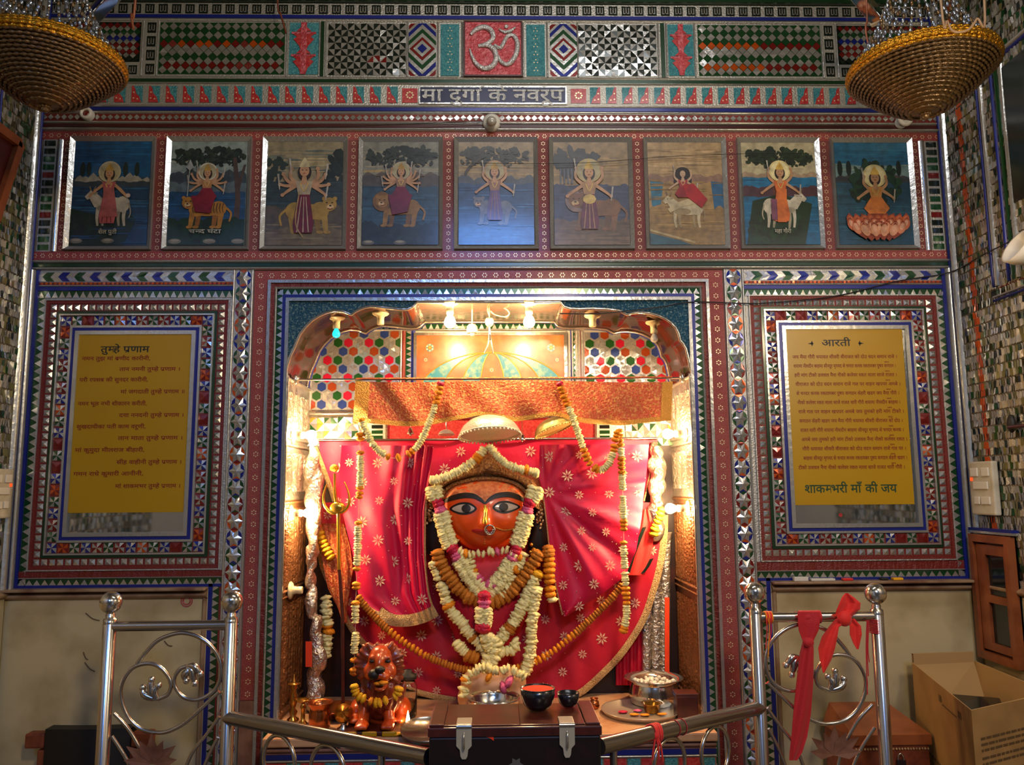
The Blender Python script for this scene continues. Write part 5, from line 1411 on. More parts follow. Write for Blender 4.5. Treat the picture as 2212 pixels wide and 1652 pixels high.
for s_, eye, ic, hl in ((-1, [(972, 1099), (985, 1089), (1002, 1085), (1018, 1088), (1029, 1098), (1020, 1107), (1003, 1111), (986, 1108)], (1007, 1098), (989, 1096)), (1, [(1065, 1096), (1074, 1086), (1090, 1082), (1106, 1085), (1123, 1094), (1110, 1103), (1092, 1108), (1075, 1105)], (1088, 1095), (1107, 1095))):
    cx = sum(a for a, b in eye) / 8; cy = sum(b for a, b in eye) / 8
    patch([(cx + (a - cx) * 1.04, cy + (b - cy) * 1.06) for a, b in eye], 'black_paint', .0016, 'eye_outline', 6)
    patch([(cx + (a - cx) * .86, cy + (b - cy) * .70) for a, b in eye], 'eye_white', .003, 'eye', 6, dome=.003)
    patch([(ic[0] + 10 * math.cos(k * PI / 4), ic[1] + 9 * math.sin(k * PI / 4)) for k in range(8)], 'black_paint', .0075, 'iris', 5, dome=.0015)
patch([(1018, 1146), (1030, 1142), (1042, 1144), (1048, 1142), (1056, 1145), (1066, 1143), (1072, 1146), (1060, 1154), (1046, 1157), (1030, 1153)], 'lip', .0012, 'lips', 6, dome=.003)
patch([(1045, 1092), (1049, 1091), (1052, 1096), (1054, 1115), (1054, 1128), (1050, 1132), (1042, 1130), (1041, 1124), (1044, 1110)], 'gold', .003, 'nose_ornament', 6, 'gold leaf down the nose', dome=.004)
mb = MB(); rc = onface(1058, 1144, .014)
mb.tube([rc + V((.017 * math.cos(k * PI / 10), -.002, .017 * math.sin(k * PI / 10))) for k in range(20)], .0032, 'silver_plain', 8, True)
for k in range(7): mb.ell(rc + V((.011 * math.cos(PI + k * PI / 6), -.004, .011 * math.sin(PI + k * PI / 6))), .003, 'steel_bright', 6, 5)
mb.build('nose_ring', idol)
mb = MB()
ch = spline([onface(1064, 1138, .008), onface(1072, 1140, .008), onface(1090, 1145, .006), onface(1112, 1141, .004), onface(1128, 1135, .006)], 6)
for q in resample(ch, 26): mb.ell(q, .0026, 'panel_gold', 6, 4)
mb.build('nose_chain', idol)
mb = MB()
for k in range(3): mb.ell(onface(1047, 1164 + k * 5, .001), .0028, 'brow_sandal', 6, 4)
mb.build('chin_dots', idol)
# crown and side hair
inn = [(953, 1092), (953, 1075), (972, 1050), (1008, 1038), (1047, 1033), (1085, 1036), (1120, 1048), (1142, 1074), (1145, 1092)]
outc = [(922, 1100), (921, 1045), (940, 1030), (985, 1014), (1022, 990), (1046, 966), (1056, 958), (1066, 966), (1098, 1000), (1140, 1020), (1168, 1032), (1178, 1070), (1176, 1104)]
A = resample(spline([(a, b, 0) for a, b in inn], 6), 61); B = resample(spline([(a, b, 0) for a, b in outc], 6), 61)
mb = MB(); rows = []
for k in range(11):
    s_ = k / 10; rows.append([P(a.x + (b.x - a.x) * s_, a.y + (b.y - a.y) * s_, .185 - .05 * math.sin(PI * min(1, s_ * 1.15)) * (.6 + .4 * s_) + .055 * s_ ** 3 + .004 * math.sin(s_ * 18)) for a, b in zip(A, B)])
rows.append([P(b.x, b.y, .262) for b in B]); mb.grid(rows, 'hair_gold'); 
mb.tube([P(a.x, a.y, .165) for a in A], .008, 'hair_gold', 8); mb.build('crown', idol, label='brown-gold brocade crown')
for lst, nm in ((((922, 1095), (912, 1130), (916, 1170), (926, 1200), (952, 1205), (966, 1180), (956, 1130), (950, 1095)), 'side_hair'), (((1148, 1095), (1148, 1140), (1140, 1180), (1150, 1205), (1178, 1200), (1184, 1160), (1178, 1120), (1174, 1095)), 'side_hair')):
    q = spline([(a, b, 0) for a, b in lst], 5, True); cx = sum(c.x for c in q) / len(q); cy = sum(c.y for c in q) / len(q)
    mb = MB(); mb.grid([[P(cx + (c.x - cx) * max(.01, k / 6), cy + (c.y - cy) * max(.01, k / 6), .235 - .035 * math.sqrt(1 - (k / 6) ** 2)) for c in q] for k in range(7)], 'hair_black', cu=True); mb.build(nm, idol, label='black hair')
for px, y0, y1 in ((925, 1082, 1130), (931, 1086, 1124), (1170, 1085, 1140), (1163, 1090, 1128)):
    mb = MB(); rr_ = random.Random(px)
    for k in range(22): mb.ell(P(px + rr_.uniform(-5, 5), y0 + (y1 - y0) * k / 21, .18 + rr_.uniform(-.006, .006)), .0045, 'hair_gold' if k % 3 else 'dot_gold', 6, 4)
    mb.build('ear_tassel', idol)
for px, py in ((1148, 1176), (1153, 1186), (1146, 1192)):
    mb = MB(); mb.ell(P(px, py, .17), .007, 'gold', 10, 8); mb.build('earring', idol)
# body under the garlands
mb = MB(); rows = []
for py, hw, dp in ((1175, 52, .03), (1195, 88, .05), (1230, 110, .07), (1280, 104, .085), (1330, 88, .09), (1380, 66, .08), (1430, 48, .06), (1480, 44, .05), (1512, 48, .05)):
    rows.append([P(1050 + hw * math.cos(a), py, .225 - dp * math.sin(a)) for a in (PI * k / 24 for k in range(25))])
mb.grid(rows, 'cloth_red'); mb.build('body', idol, label='red-clad body')

# ================================================================ flowers and garlands
def icos(n):
    bm = bmesh.new(); bmesh.ops.create_icosphere(bm, subdivisions=n, radius=1); bm.verts.ensure_lookup_table(); bm.faces.ensure_lookup_table(); bm.verts.index_update()
    r = ([v.co.copy() for v in bm.verts], [[v.index for v in f.verts] for f in bm.faces]); bm.free(); return r
_i2, _i3 = icos(2), icos(3)
def flower_mesh(kind, seed):
    R_ = random.Random(seed); mb = MB()
    if kind == 'jasmine':
        vs, fs = _i2; out = []
        for v in vs:
            a = math.atan2(v.y, v.x); k = 1 + .2 * math.cos(5 * a + seed) + R_.uniform(-.14, .14); out.append(V((v.x * k, v.y * k, v.z * .66 + R_.uniform(-.2, .2))))
        mb.raw(out, fs, 'jasmine', True)
    else:
        vs, fs = _i3; out = []; ph = [R_.uniform(0, 6) for _ in range(3)]
        for v in vs:
            a = math.atan2(v.y, v.x); k = 1 + .11 * math.sin(9 * a + 5 * v.z + ph[0]) + .1 * math.sin(14 * v.z + 3 * a + ph[1]) + R_.uniform(-.05, .05)
            out.append(V((v.x * k, v.y * k, v.z * k * (.72 if kind != 'rose' else .85))))
        mb.raw(out, fs, kind, True)
    return mb.mesh(kind + '_flower')
FM = {k: [flower_mesh(k, s_) for s_ in (1, 2, 3)] for k in ('jasmine', 'marigold', 'marigold_yellow', 'marigold_dark', 'rose', 'rose_pink')}
FN = {'jasmine': 'jasmine_flower', 'marigold': 'marigold', 'marigold_yellow': 'marigold', 'marigold_dark': 'marigold', 'rose': 'rose', 'rose_pink': 'rose'}
CODE = {'w': 'jasmine', 'm': 'marigold', 'y': 'marigold_yellow', 'd': 'marigold_dark', 'r': 'rose', 'p': 'rose_pink'}
NF = [0]
def strand(t, pts, Y, seq, sp=5.0, r=7.5, jitter=.8, double=False, cord=True, yfn=None):
    """flowers threaded along pixel path pts; seq = [(code, share of length)], '-' bare thread"""
    q = resample(spline([(a, b, 0) for a, b in pts], 8), 240); L = sum((b - a).length for a, b in zip(q, q[1:])); tot = sum(s_ for _, s_ in seq); pos = 0.
    yf = yfn or (lambda a, b: Y)
    if cord:
        mb = MB(); mb.tube([P(c.x, c.y, yf(c.x, c.y)) for c in q[::6]], .0012, 'thread', 5); mb.build('thread', t)
    for code, share in seq:
        seg = share / tot * L; dark = code
        if code != '-':
            kind = CODE[code]; step = sp if code == 'w' else sp * 1.9 if code in 'myd' else sp * 1.7
            if code == 'd': step = sp * 1.25
            n = max(1, round(seg / step)); rr = r * (1.0 if code == 'w' else 1.12)
            for i in range(n):
                s_ = (pos + seg * (i + .5) / n) / L * 239; k = min(int(s_), 238); c = q[k].lerp(q[k + 1], s_ - k); d = (q[min(k + 2, 239)] - q[max(k - 2, 0)]).normalized()
                for off in ((-.62, .62) if double and code == 'w' else (0,)):
                    x = c.x - d.y * off * r + jit(jitter); y = c.y + d.x * off * r + jit(jitter); yy = yf(x, y) - .004 + jit(.002)
                    R_ = S(rr, yy) * (.9 + .22 * rnd()); w0, w1 = P(c.x - d.x, c.y - d.y, yy), P(c.x + d.x, c.y + d.y, yy)
                    rot = (w1 - w0).to_track_quat('Z', 'Y') @ Matrix.Rotation(rnd() * 6, 3, 'Z').to_quaternion()
                    inst(random.choice(FM[kind]), FN[kind], t, P(x, y, yy), rot, (R_, R_, R_ * (.75 if code == 'w' else .8 if code != 'd' else .74))); NF[0] += 1
        pos += seg
def garland(label, pts, Y, seq, group=None, **kw):
    t = thing('garland', label, 'garland', P(pts[0][0], pts[0][1], Y), group); strand(t, pts, Y, seq, **kw); return t
garland('white garland looped from the left end of the valance, marigolds at its foot', [(953, 826), (944, 860), (930, 905), (908, 955), (888, 976), (857, 989), (833, 984), (806, 960), (788, 925), (779, 905)], .022, [('r', 8), ('m', 45), ('w', 118), ('m', 20), ('-', 14), ('m', 14), ('-', 12), ('m', 12), ('w', 100), ('m', 6)])
garland('white garland looped from the right part of the valance, orange at both ends', [(1207, 826), (1218, 855), (1238, 905), (1256, 955), (1266, 985), (1278, 1006), (1296, 1016), (1314, 1003), (1326, 972), (1334, 930)], .022, [('r', 8), ('m', 45), ('w', 90), ('m', 40), ('-', 6), ('m', 14), ('w', 50), ('m', 18), ('-', 4), ('m', 24)])
garland('upright white and orange garland at the right, ending beside the cape border', [(1338, 925), (1341, 980), (1345, 1060), (1347, 1150), (1348, 1200), (1352, 1270), (1353, 1330), (1346, 1366)], .03, [('m', 40), ('w', 20), ('m', 36), ('w', 32), ('-', 14), ('w', 48), ('m', 24), ('-', 20), ('m', 12), ('w', 48), ('-', 8), ('w', 28), ('m', 40), ('w', 44), ('m', 14)])
garland('upright white and orange garland at the left, hanging in front of the trident', [(777, 935), (779, 990), (777, 1060), (774, 1120), (773, 1180), (770, 1250), (768, 1320), (767, 1390), (764, 1458)], .03, [('m', 16), ('-', 20), ('m', 10), ('w', 66), ('m', 26), ('-', 44), ('m', 12), ('w', 84), ('m', 12), ('-', 22), ('m', 16), ('-', 22), ('m', 10), ('w', 38), ('-', 18), ('w', 44), ('-', 8), ('m', 12), ('-', 12), ('m', 14)])
def sagY(x, y): return min(.15, capeY(x, y) - .09)
garland('long thin marigold garland sagging across the cape from side to side', [(772, 1288), (800, 1322), (838, 1360), (880, 1392), (930, 1421), (985, 1441), (1020, 1448), (1070, 1447), (1110, 1442), (1150, 1432), (1200, 1402), (1260, 1352), (1310, 1304), (1346, 1262)], .14, [('d', 4), ('m', 4), ('d', 8), ('m', 6), ('d', 6)], sp=5.4, r=6.6, jitter=.4)
garland('white garland along the left slope of the crown', [(1046, 968), (1032, 988), (1006, 1009), (975, 1025), (945, 1035), (929, 1036)], .10, [('w', 16), ('m', 16), ('w', 100)], sp=5, r=9.5)
garland('white garland along the right slope of the crown', [(1056, 962), (1070, 982), (1092, 1001), (1116, 1012), (1142, 1016), (1163, 1023)], .10, [('w', 95), ('m', 9), ('w', 22)], sp=5, r=9)
fg = lambda x, y: min(faceY(x, y) - .02, .15) if fr(x, y) < 1.1 else .14
t = garland('double white garland with pink rose clusters framing the face and meeting on the chest', [(937, 1050), (940, 1072), (947, 1088), (953, 1108), (960, 1140), (970, 1170), (982, 1192), (996, 1216), (1015, 1246), (1036, 1272), (1046, 1284)], .125, [('w', 26), ('r', 14), ('p', 12), ('w', 66), ('r', 15), ('p', 14), ('w', 82)], sp=4.6, r=11, double=True)
strand(t, [(1158, 1052), (1152, 1072), (1143, 1088), (1138, 1106), (1128, 1140), (1121, 1166), (1113, 1190), (1104, 1212), (1090, 1240), (1066, 1268), (1047, 1284)], .125, [('w', 26), ('r', 14), ('p', 12), ('w', 62), ('r', 15), ('p', 14), ('w', 82)], 4.6, 11, double=True)
strand(t, [(1047, 1282), (1046, 1300), (1045, 1330), (1044, 1362)], .10, [('r', 14), ('p', 16), ('w', 34), ('r', 14)], 5, 11.5, double=True)
strand(t, [(1030, 1352), (1044, 1356), (1058, 1353)], .105, [('r', 3)], 6, 10)
garland('thick dull-orange marigold necklace over the chest', [(944, 1188), (950, 1212), (965, 1238), (985, 1264), (1010, 1286), (1045, 1300), (1085, 1292), (1112, 1268), (1138, 1236), (1166, 1190)], .13, [('d', 1)], sp=8.5, r=12.5, jitter=1.5)
garland('white flower necklace falling past the left of the chest', [(937, 1212), (945, 1240), (956, 1268), (965, 1300), (978, 1322), (996, 1344), (1015, 1368), (1036, 1392), (1052, 1410)], .14, [('w', 44), ('-', 4), ('w', 50), ('m', 10), ('w', 80), ('d', 10), ('w', 40)], sp=5.6, r=11.5, jitter=2)
garland('white flower necklace falling past the right of the chest', [(1160, 1235), (1150, 1262), (1138, 1292), (1122, 1322), (1104, 1350), (1086, 1374), (1066, 1398), (1054, 1416)], .135, [('y', 9), ('w', 1e2), ('d', 12), ('w', 60)], sp=5.6, r=12.5, jitter=2.5)
garland('long white garland hanging straight down right of the chest', [(1160, 1268), (1154, 1310), (1149, 1350), (1147, 1395), (1142, 1430), (1132, 1455)], .125, [('w', 1)], sp=6, r=12, jitter=2)
garland('short white loop under the chest pendant, left', [(986, 1385), (998, 1402), (1014, 1416), (1032, 1424)], .13, [('w', 30), ('d', 22)], sp=6, r=11, jitter=2)
garland('short white loop under the chest pendant, right', [(1110, 1384), (1116, 1392), (1108, 1402), (1090, 1408), (1074, 1406)], .125, [('w', 1)], sp=6, r=11, jitter=2)
garland('white cluster garland hanging from the chest to the offering mound', [(1046, 1366), (1060, 1385), (1066, 1408), (1060, 1430), (1050, 1450), (1040, 1462)], .11, [('w', 1)], sp=3.6, r=10.5, jitter=7, double=True)
garland('orange-red marigold tassel to the right of the necklace', [(1182, 1178), (1185, 1210), (1188, 1250), (1190, 1285), (1193, 1300)], .14, [('d', 20), ('m', 80), ('w', 10)], sp=6.5, r=11, jitter=2)
garland('mixed white and pink garland close under the chin', [(985, 1188), (1008, 1196), (1034, 1192), (1058, 1194), (1084, 1188), (1106, 1196), (1124, 1206)], .12, [('w', 16), ('m', 8), ('w', 20), ('-', 6), ('w', 20), ('p', 14), ('w', 30), ('m', 8)], sp=8, r=9, jitter=4)
garland('inner mixed garland on the red chest', [(1012, 1205), (1024, 1232), (1040, 1256), (1060, 1262), (1078, 1246), (1096, 1222), (1120, 1232)], .125, [('w', 24), ('m', 8), ('p', 44), ('w', 50), ('m', 10)], sp=7, r=9.5, jitter=3)
garland('white necklace showing in pieces at the right shoulder', [(1130, 1192), (1122, 1216), (1108, 1240), (1100, 1262), (1082, 1286)], .13, [('w', 30), ('m', 12), ('w', 40)], sp=7, r=11, jitter=3)
garland('mixed white garland hanging on the silver pillar at the left', [(702, 1290), (706, 1320), (708, 1350), (706, 1385), (704, 1418)], .22, [('w', 50), ('m', 22), ('w', 40)], sp=6, r=11, jitter=3)
garland('short yellow marigold string on the cape edge at the left', [(690, 1148), (698, 1170), (708, 1192), (717, 1208)], .2, [('y', 1)], sp=4.8, r=8)
garland('short yellow marigold string on the cape edge at the right', [(1431, 1096), (1424, 1118), (1414, 1142), (1411, 1158)], .2, [('y', 1)], sp=4.8, r=8)

# offerings on the plinth
def lump(t, part, parts, vox, m, sm=4):
    vs, fs = blob(parts, vox, sm); mb = MB(); mb.raw(vs, fs, m, True); return mb.build(part, t)
YO = .11
t = thing('offering_mound', 'flower-strewn pink stone mound in front of the garlands', 'offering', (P(1066, 1500, YO).x, YO, ZL))
c = P(1066, 1478, YO)
lump(t, 'mound', [(V((c.x + dx, YO + dy, ZL + dz)), (rx, .045, rz)) for dx, dy, dz, rx, rz in ((0, 0, .05, .125, .055), (-.055, 0, .10, .065, .05), (.055, .0, .105, .065, .05), (0, -.01, .08, .09, .06), (-.09, 0, .05, .04, .05), (.09, 0, .05, .04, .05))], .008, 'stone_pink')
strand(t, [(1000, 1508), (1003, 1485), (1010, 1462), (1030, 1448), (1052, 1444), (1075, 1448), (1095, 1442), (1118, 1450), (1136, 1466)], YO - .07, [('w', 30), ('m', 6), ('w', 120)], 8, 9, 4, cord=False)
strand(t, [(1045, 1456), (1056, 1462), (1064, 1468)], YO - .075, [('m', 1)], 8, 9, 3, cord=False)
strand(t, [(1090, 1470), (1100, 1478), (1078, 1484)], YO - .08, [('p', 1)], 12, 11, 3, cord=False)
# ================================================================ things on the ledge
def onZ(px, py, z):
    """point of a pixel on the horizontal plane at height z"""
    d = FWD * FPX + RGT * (px - 1106) + UPV * (826 - py); return CAM + d * ((z - CAM.z) / d.z)
def onX(px, py, X):
    d = FWD * FPX + RGT * (px - 1106) + UPV * (826 - py); return CAM + d * ((X - CAM.x) / d.x)
ZLE = ZL + .0005
# lion
YLN = -.10
def LP(px, py, dy=0.): return P(px, py, YLN + dy)
b = LP(815, 1570)
t = thing('stool', 'low dark wooden stool with yellow pads under the lion', 'stool', (b.x, YLN + .03, ZL))
x0, x1 = LP(748, 1580).x, LP(855, 1580).x
mb = MB(); mb.bbox(x0, -.165, ZL + .004, x1, .05, ZL + .015, 'wood_dark', .003); mb.build('top', t)
for X in (x0 + .015, x1 - .015):
    for Y in (-.145, .03): mb = MB(); mb.bbox(X - .012, Y - .012, ZL, X + .012, Y + .012, ZL + .005, 'wood_dark', .002); mb.build('foot', t)
for px in (742, 785, 828):
    q = LP(px + 15, 1570, -.05); mb = MB(); mb.bbox(q.x - .024, -.174, ZL + .001, q.x + .024, -.166, ZL + .017, 'board_yellow', .004); mb.build('pad', t, label='yellow pad')
zl = ZL + .0155
t = thing('lion_statue', 'seated orange-brown lion statue with a dark open muzzle, left of the figure', 'statue', (b.x, YLN, zl))
def E(px, py, dy, rx, ry, rz, M=None): return (LP(px, py, dy), (rx, ry, rz), M)
zp = zl + .0155
def pawpt(px, dy): q = LP(px, 1560, dy); q.z = zp; return q
body = [E(821, 1425, -.02, .040, .045, .048), E(821, 1433, -.052, .017, .032, .034), E(821, 1455, -.066, .028, .032, .019), E(810, 1460, -.074, .017, .026, .015), E(832, 1460, -.074, .017, .026, .015), E(821, 1485, -.058, .021, .026, .010), E(821, 1478, -.03, .026, .03, .022),
        E(798, 1450, -.025, .020, .030, .028), E(844, 1450, -.025, .020, .030, .028), E(805, 1420, -.052, .014, .012, .007), E(837, 1420, -.052, .014, .012, .007), E(795, 1396, .0, .014, .009, .016), E(848, 1396, .0, .014, .009, .016),
        E(821, 1500, .05, .062, .06, .07), E(821, 1530, .09, .06, .09, .055)]
for px in (782, 838):
    a = LP(px + (6 if px < 800 else -2), 1508, .03); p = pawpt(px, -.045)
    for k in range(7): c = a.lerp(V((p.x, p.y + .03, p.z + .01)), k / 6); body.append((c, (.023 - .004 * k / 6, .023, .024), None))
    body.append((p, (.024, .030, .014), None))
    for j in (-1, 0, 1): body.append((p + V((j * .014, -.022, -.002)), (.0085, .014, .009), None))
for px in (772, 868): body.append((V((LP(px, 1540, .08).x, YLN + .10, zl + .03)), (.03, .06, .034), None)); body.append((V((LP(px, 1540, .08).x, YLN + .03, zl + .013)), (.02, .04, .013), None))
vs, fs = blob(body, .0055, 5); mb = MB(); mb.raw(vs, fs, 'lion_orange', True); mb.build('body', t)
mane = [E(821, 1452, .04, .066, .045, .09), E(821, 1515, .012, .056, .036, .06)]
rr_ = random.Random(4)
for k in range(26):
    a = math.radians(-62 + k * 304 / 25); px, py = 821 + 34 * math.cos(a), 1438 - 40 * math.sin(a)
    if 60 < math.degrees(a) < 120: py += 10
    mane.append(E(px, py, -.004 + .012 * rr_.random(), .011, .020, .030 + .008 * rr_.random(), Matrix.Rotation(-(a - PI / 2) * 1.0, 3, 'Y')))
for row, (y0, w_, dy) in enumerate(((1492, 50, -.022), (1508, 46, -.02), (1522, 38, -.018))):
    for k in range(9): mane.append(E(821 + w_ * (k / 4 - 1), y0 + 5 * math.sin(k * 2.1), dy + .03 * abs(k / 4 - 1) ** 2, .010, .014, .026, Matrix.Rotation(.18 * (k / 4 - 1), 3, 'Y')))
vs, fs = blob(mane, .0042, 1)
mb = MB(); mb.raw(vs, fs, 'lion_mane', True); mb.build('mane', t, label='dark carved mane')
mb = MB(); mb.ell(LP(821, 1446, -.094), (.017, .015, .012), 'black_paint', 14, 10); mb.build('nose', t, label='black nose')
mb = MB(); mb.ell(LP(808, 1457, -.086), (.020, .018, .018), 'black_paint', 12, 8); mb.build('muzzle_patch', t, label='black muzzle patch')
mb = MB(); mb.ell(LP(822, 1473, -.066), (.022, .026, .012), 'black_paint', 14, 8); mb.build('mouth', t, label='dark open mouth')
for px in (804, 838):
    mb = MB(); mb.ell(LP(px, 1428, -.058), (.010, .007, .006), 'black_paint', 12, 8); mb.build('eye', t, label='dark eye')
mfl = thing('offering_flower', 'orange marigold tucked in the mouth of the lion', 'flower', LP(826, 1465, -.088)); inst(FM['marigold'][0], 'marigold', mfl, LP(828, 1474, -.094), None, (.016, .012, .009)); inst(FM['marigold'][1], 'marigold', mfl, LP(816, 1476, -.092), None, (.012, .01, .007)) 
garland('small yellow garland round the chest of the lion', [(764, 1478), (768, 1496), (782, 1508), (800, 1514), (812, 1518), (828, 1514), (846, 1508), (858, 1500), (863, 1484)], -.165, [('y', 26), ('-', 3), ('y', 18), ('-', 10), ('m', 6), ('-', 8), ('y', 14), ('-', 8), ('y', 8), ('-', 14), ('y', 30)], sp=4.6, r=8)

def lat(name, label, cat, c, parts, group=None):
    """turned vessel: parts = [(part name, profile, material, segments)]"""
    t = thing(name, label, cat, c, group)
    for nm, prof, m, n in parts:
        mb = MB(); mb.lathe(c, prof, m, n); mb.build(nm, t)
    return t
def base_at(px, py, z=ZLE): q = onZ(px, py, z); return V((q.x, q.y, z))
def R_(px, c): return px * (c.y - CAM.y) / FPX
c = base_at(633, 1556); r = R_(10, c)
lat('incense_stand', 'slim brass figure stand at the far left of the ledge', 'incense stand', c, [('stem', [(r * 1.2, 0), (r * 1.2, .006), (r * .5, .014), (r * .9, .03), (r * .4, .04), (r * .7, .06), (r * .75, .085), (r * .35, .1), (r * .8, .112), (r * .3, .13), (.002, .15), (.0001, .155)], 'brass', 16), ('crossbar', [(.0001, .118), (r * 1.3, .121), (r * 1.3, .124), (.0001, .126)], 'brass', 12)])
c = base_at(654, 1562); r = R_(8, c)
lat('oil_lamp', 'small brass lamp between the figure stand and the copper pot', 'lamp', c, [('stem', [(r * 1.3, 0), (r * .6, .01), (r * .5, .045), (r * .8, .055), (r * .4, .065)], 'brass', 14), ('dish', [(r * .4, .065), (r * 1.9, .075), (r * 2.0, .08), (r * 1.2, .078), (.0001, .07)], 'brass', 18)])
c = base_at(690, 1574); r = R_(22, c)
lat('copper_pot', 'copper pot with a flared rim at the left of the ledge', 'pot', c, [('vessel', [(r * .8, 0), (r * .98, .008), (r, .05), (r * .92, .058), (r * .9, .07), (r * 1.25, .085), (r * 1.27, .088), (r * 1.1, .086), (r * .82, .07), (r * .86, .012), (.0001, .01)], 'copper', 32)])
c = base_at(725, 1530, ZLE + .028); r = R_(52, c)
t = lat('copper_dish', 'wide shiny copper dish behind the copper pot', 'dish', V((c.x, c.y, ZLE)), [('bowl', [(r * .5, 0), (r * .7, .006), (r * .95, .03), (r, .034), (r * .96, .034), (r * .66, .012), (.0001, .01)], 'copper', 40)])
c = base_at(742, 1575); r = R_(19, c)
t = thing('brass_burner', 'round ringed brass burner on a dark foot, left of the lion', 'burner', c)
mb = MB(); mb.lathe(c, [(r * .7, 0), (r * .75, .004), (r * .3, .012), (r * .35, .022)], 'steel', 16); mb.build('foot', t)
Mx = Matrix.Rotation(math.radians(62), 3, 'X'); cc = c + V((0, 0, .05))
mb = MB(); mb.lathe(cc, [(.0001, r * 1.05), (r * .18, r * 1.0), (r * .22, r * .85), (r * .42, r * .85), (r * .46, r * .7), (r * .68, r * .7), (r * .72, r * .5), (r * .95, r * .45), (r, r * .1), (r * .85, -r * .5), (r * .4, -r * .9), (.0001, -r)], 'brass', 28, Mx); mb.build('ringed_bowl', t)
c = V((P(879, 1500, .06).x, .06, ZLE)); r = R_(21, c)
t = lat('glass_jar', 'tall glass jar with a dark metal cap beside the lion', 'jar', c, [('glass', [(r * .9, 0), (r, .006), (r, .105), (r * .8, .12), (r * .62, .126), (r * .6, .126), (r * .76, .116), (r * .93, .104), (r * .93, .008), (.0001, .006)], 'glass_clear', 28), ('oil', [(r * .88, .0085), (r * .9, .012), (r * .9, .05), (.0001, .05)], 'panel_gold', 24), ('cap', [(r * .66, .124), (r * .95, .128), (r * .95, .142), (r * .5, .148), (r * .5, .158), (.0001, .16)], 'rubber', 24)])
c = base_at(881, 1577); r = R_(13, c)
t = lat('oil_lamp', 'burning oil lamp with a bright flame by the right paw of the lion', 'lamp', c, [('bowl', [(r * .6, 0), (r * .7, .004), (r * 1.1, .014), (r * 1.12, .016), (r * .7, .010), (.0001, .008)], 'brass', 22)])
mb = MB(); mb.lathe(c + V((0, 0, .013)), [(.0001, 0), (.006, .006), (.0075, .014), (.005, .028), (.0025, .040), (.0001, .05)], 'flame', 12); mb.build('flame', t)
mb = MB(); mb.tube([c + V((0, 0, .009)), c + V((0, 0, .016))], .0012, 'black_paint', 6); mb.build('wick', t)
c = base_at(922, 1594, ZLE); r = .085
t = thing('steel_plate', 'grey steel plate on the ledge edge, half hidden by the chest', 'plate', c)
c2 = V((c.x, c.y, ZLE + .018)); Mx = Matrix.Rotation(math.radians(10), 3, 'X')
mb = MB(); mb.lathe(c2, [(.0001, -.001), (r * .86, 0), (r * .98, .012), (r, .013), (r * 1.0, .011), (r * .9, -.004), (.0001, -.004)], 'steel', 44, Mx); mb.build('plate', t)
# petals scattered by the lamp
for px, py, k, lab in ((858, 1598, 'marigold_yellow', 'yellow petal clump in front of the burning lamp'), (888, 1562, 'marigold', 'orange petal clump right of the burning lamp')):
    q = base_at(px, min(py, 1585), ZLE + .006); t = thing('offering_flower', lab, 'flower', (q.x, q.y, ZLE)); inst(FM[k][0], 'marigold', t, q, None, (.016, .012, .006)); inst(FM[k][1], 'marigold', t, q + V((.012, .006, -.001)), None, (.01, .01, .005))
# right side of the ledge
c = base_at(1413, 1519); c.x = P(1413, 1500, c.y).x; r = R_(54, c)
t = lat('steel_pot', 'steel cooking pot of puffed rice at the right of the ledge', 'pot', c, [('vessel', [(r * .8, 0), (r * .92, .008), (r * .97, .04), (r * .86, .072), (r * .84, .078), (r * 1.12, .092), (r * 1.14, .094), (r * 1.1, .095), (r * .8, .08), (r * .82, .05), (.0001, .05)], 'steel_bright', 44)])
mb = MB(); rr_ = random.Random(3)
for _ in range(90):
    a, d = rr_.random() * 6.28, math.sqrt(rr_.random()) * r * .78; mb.ell(c + V((d * math.cos(a), d * math.sin(a), .066 + .014 * rr_.random())), .006 + .003 * rr_.random(), 'rice', 6, 4)
mb.lathe(c, [(r * .82, .06), (.0001, .068)], 'rice', 20); mb.build('rice', t, kind='stuff', label='puffed rice')
c = base_at(1384, 1541); r = R_(82, c)
c = V((c.x, c.y, ZLE))
t = lat('steel_tray', 'round steel tray of offerings, front right of the ledge', 'tray', c, [('tray', [(.0001, .001), (r * .86, .001), (r * .96, .016), (r, .018), (r, .016), (r * .9, 0), (.0001, 0)], 'tray_steel', 56)])
cu = c + V((r * .3, .01, .0022)); rc = r * .24
lat('brass_cup', 'little brass cup standing in the steel tray', 'cup', cu, [('cup', [(rc * .7, 0), (rc * .75, .002), (rc * .95, .028), (rc * 1.15, .032), (rc * .9, .03), (rc * .66, .004), (.0001, .004)], 'brass', 24)])
rr_ = random.Random(5)
for k, (dx, dy) in enumerate(((-.45, .0), (-.2, -.25), (.05, -.3), (-.05, .1), (.5, -.25))):
    q = c + V((dx * r, dy * r, .007)); t = thing('offering_flower', ('red petal at the left of the steel tray', 'orange petal clump front left in the steel tray', 'orange petal clump at the front of the steel tray', 'pink petal in the middle of the steel tray', 'orange petal right of the brass cup')[k], 'flower', (q.x, q.y, c.z))
    inst(FM[('rose', 'marigold', 'marigold', 'rose_pink', 'marigold')[k]][k % 3], 'petals', t, q, None, (.016, .011, .005))
c = V((P(1478, 1540, .03).x, .0, ZLE)); t = thing('wood_block', 'small dark wooden box between the steel pot and the right jamb', 'box', c)
h_ = R_(46, c); w_ = R_(22, c)
mb = MB(); mb.bbox(c.x - w_, -.03, ZLE, c.x + w_, .035, ZLE + h_, 'wood_dark', .003); mb.build('body', t)
mb = MB(); mb.bbox(c.x - w_ - .002, -.033, ZLE + h_, c.x + w_ + .002, .038, ZLE + h_ + .009, 'wood_dark', .002); mb.build('lid', t)
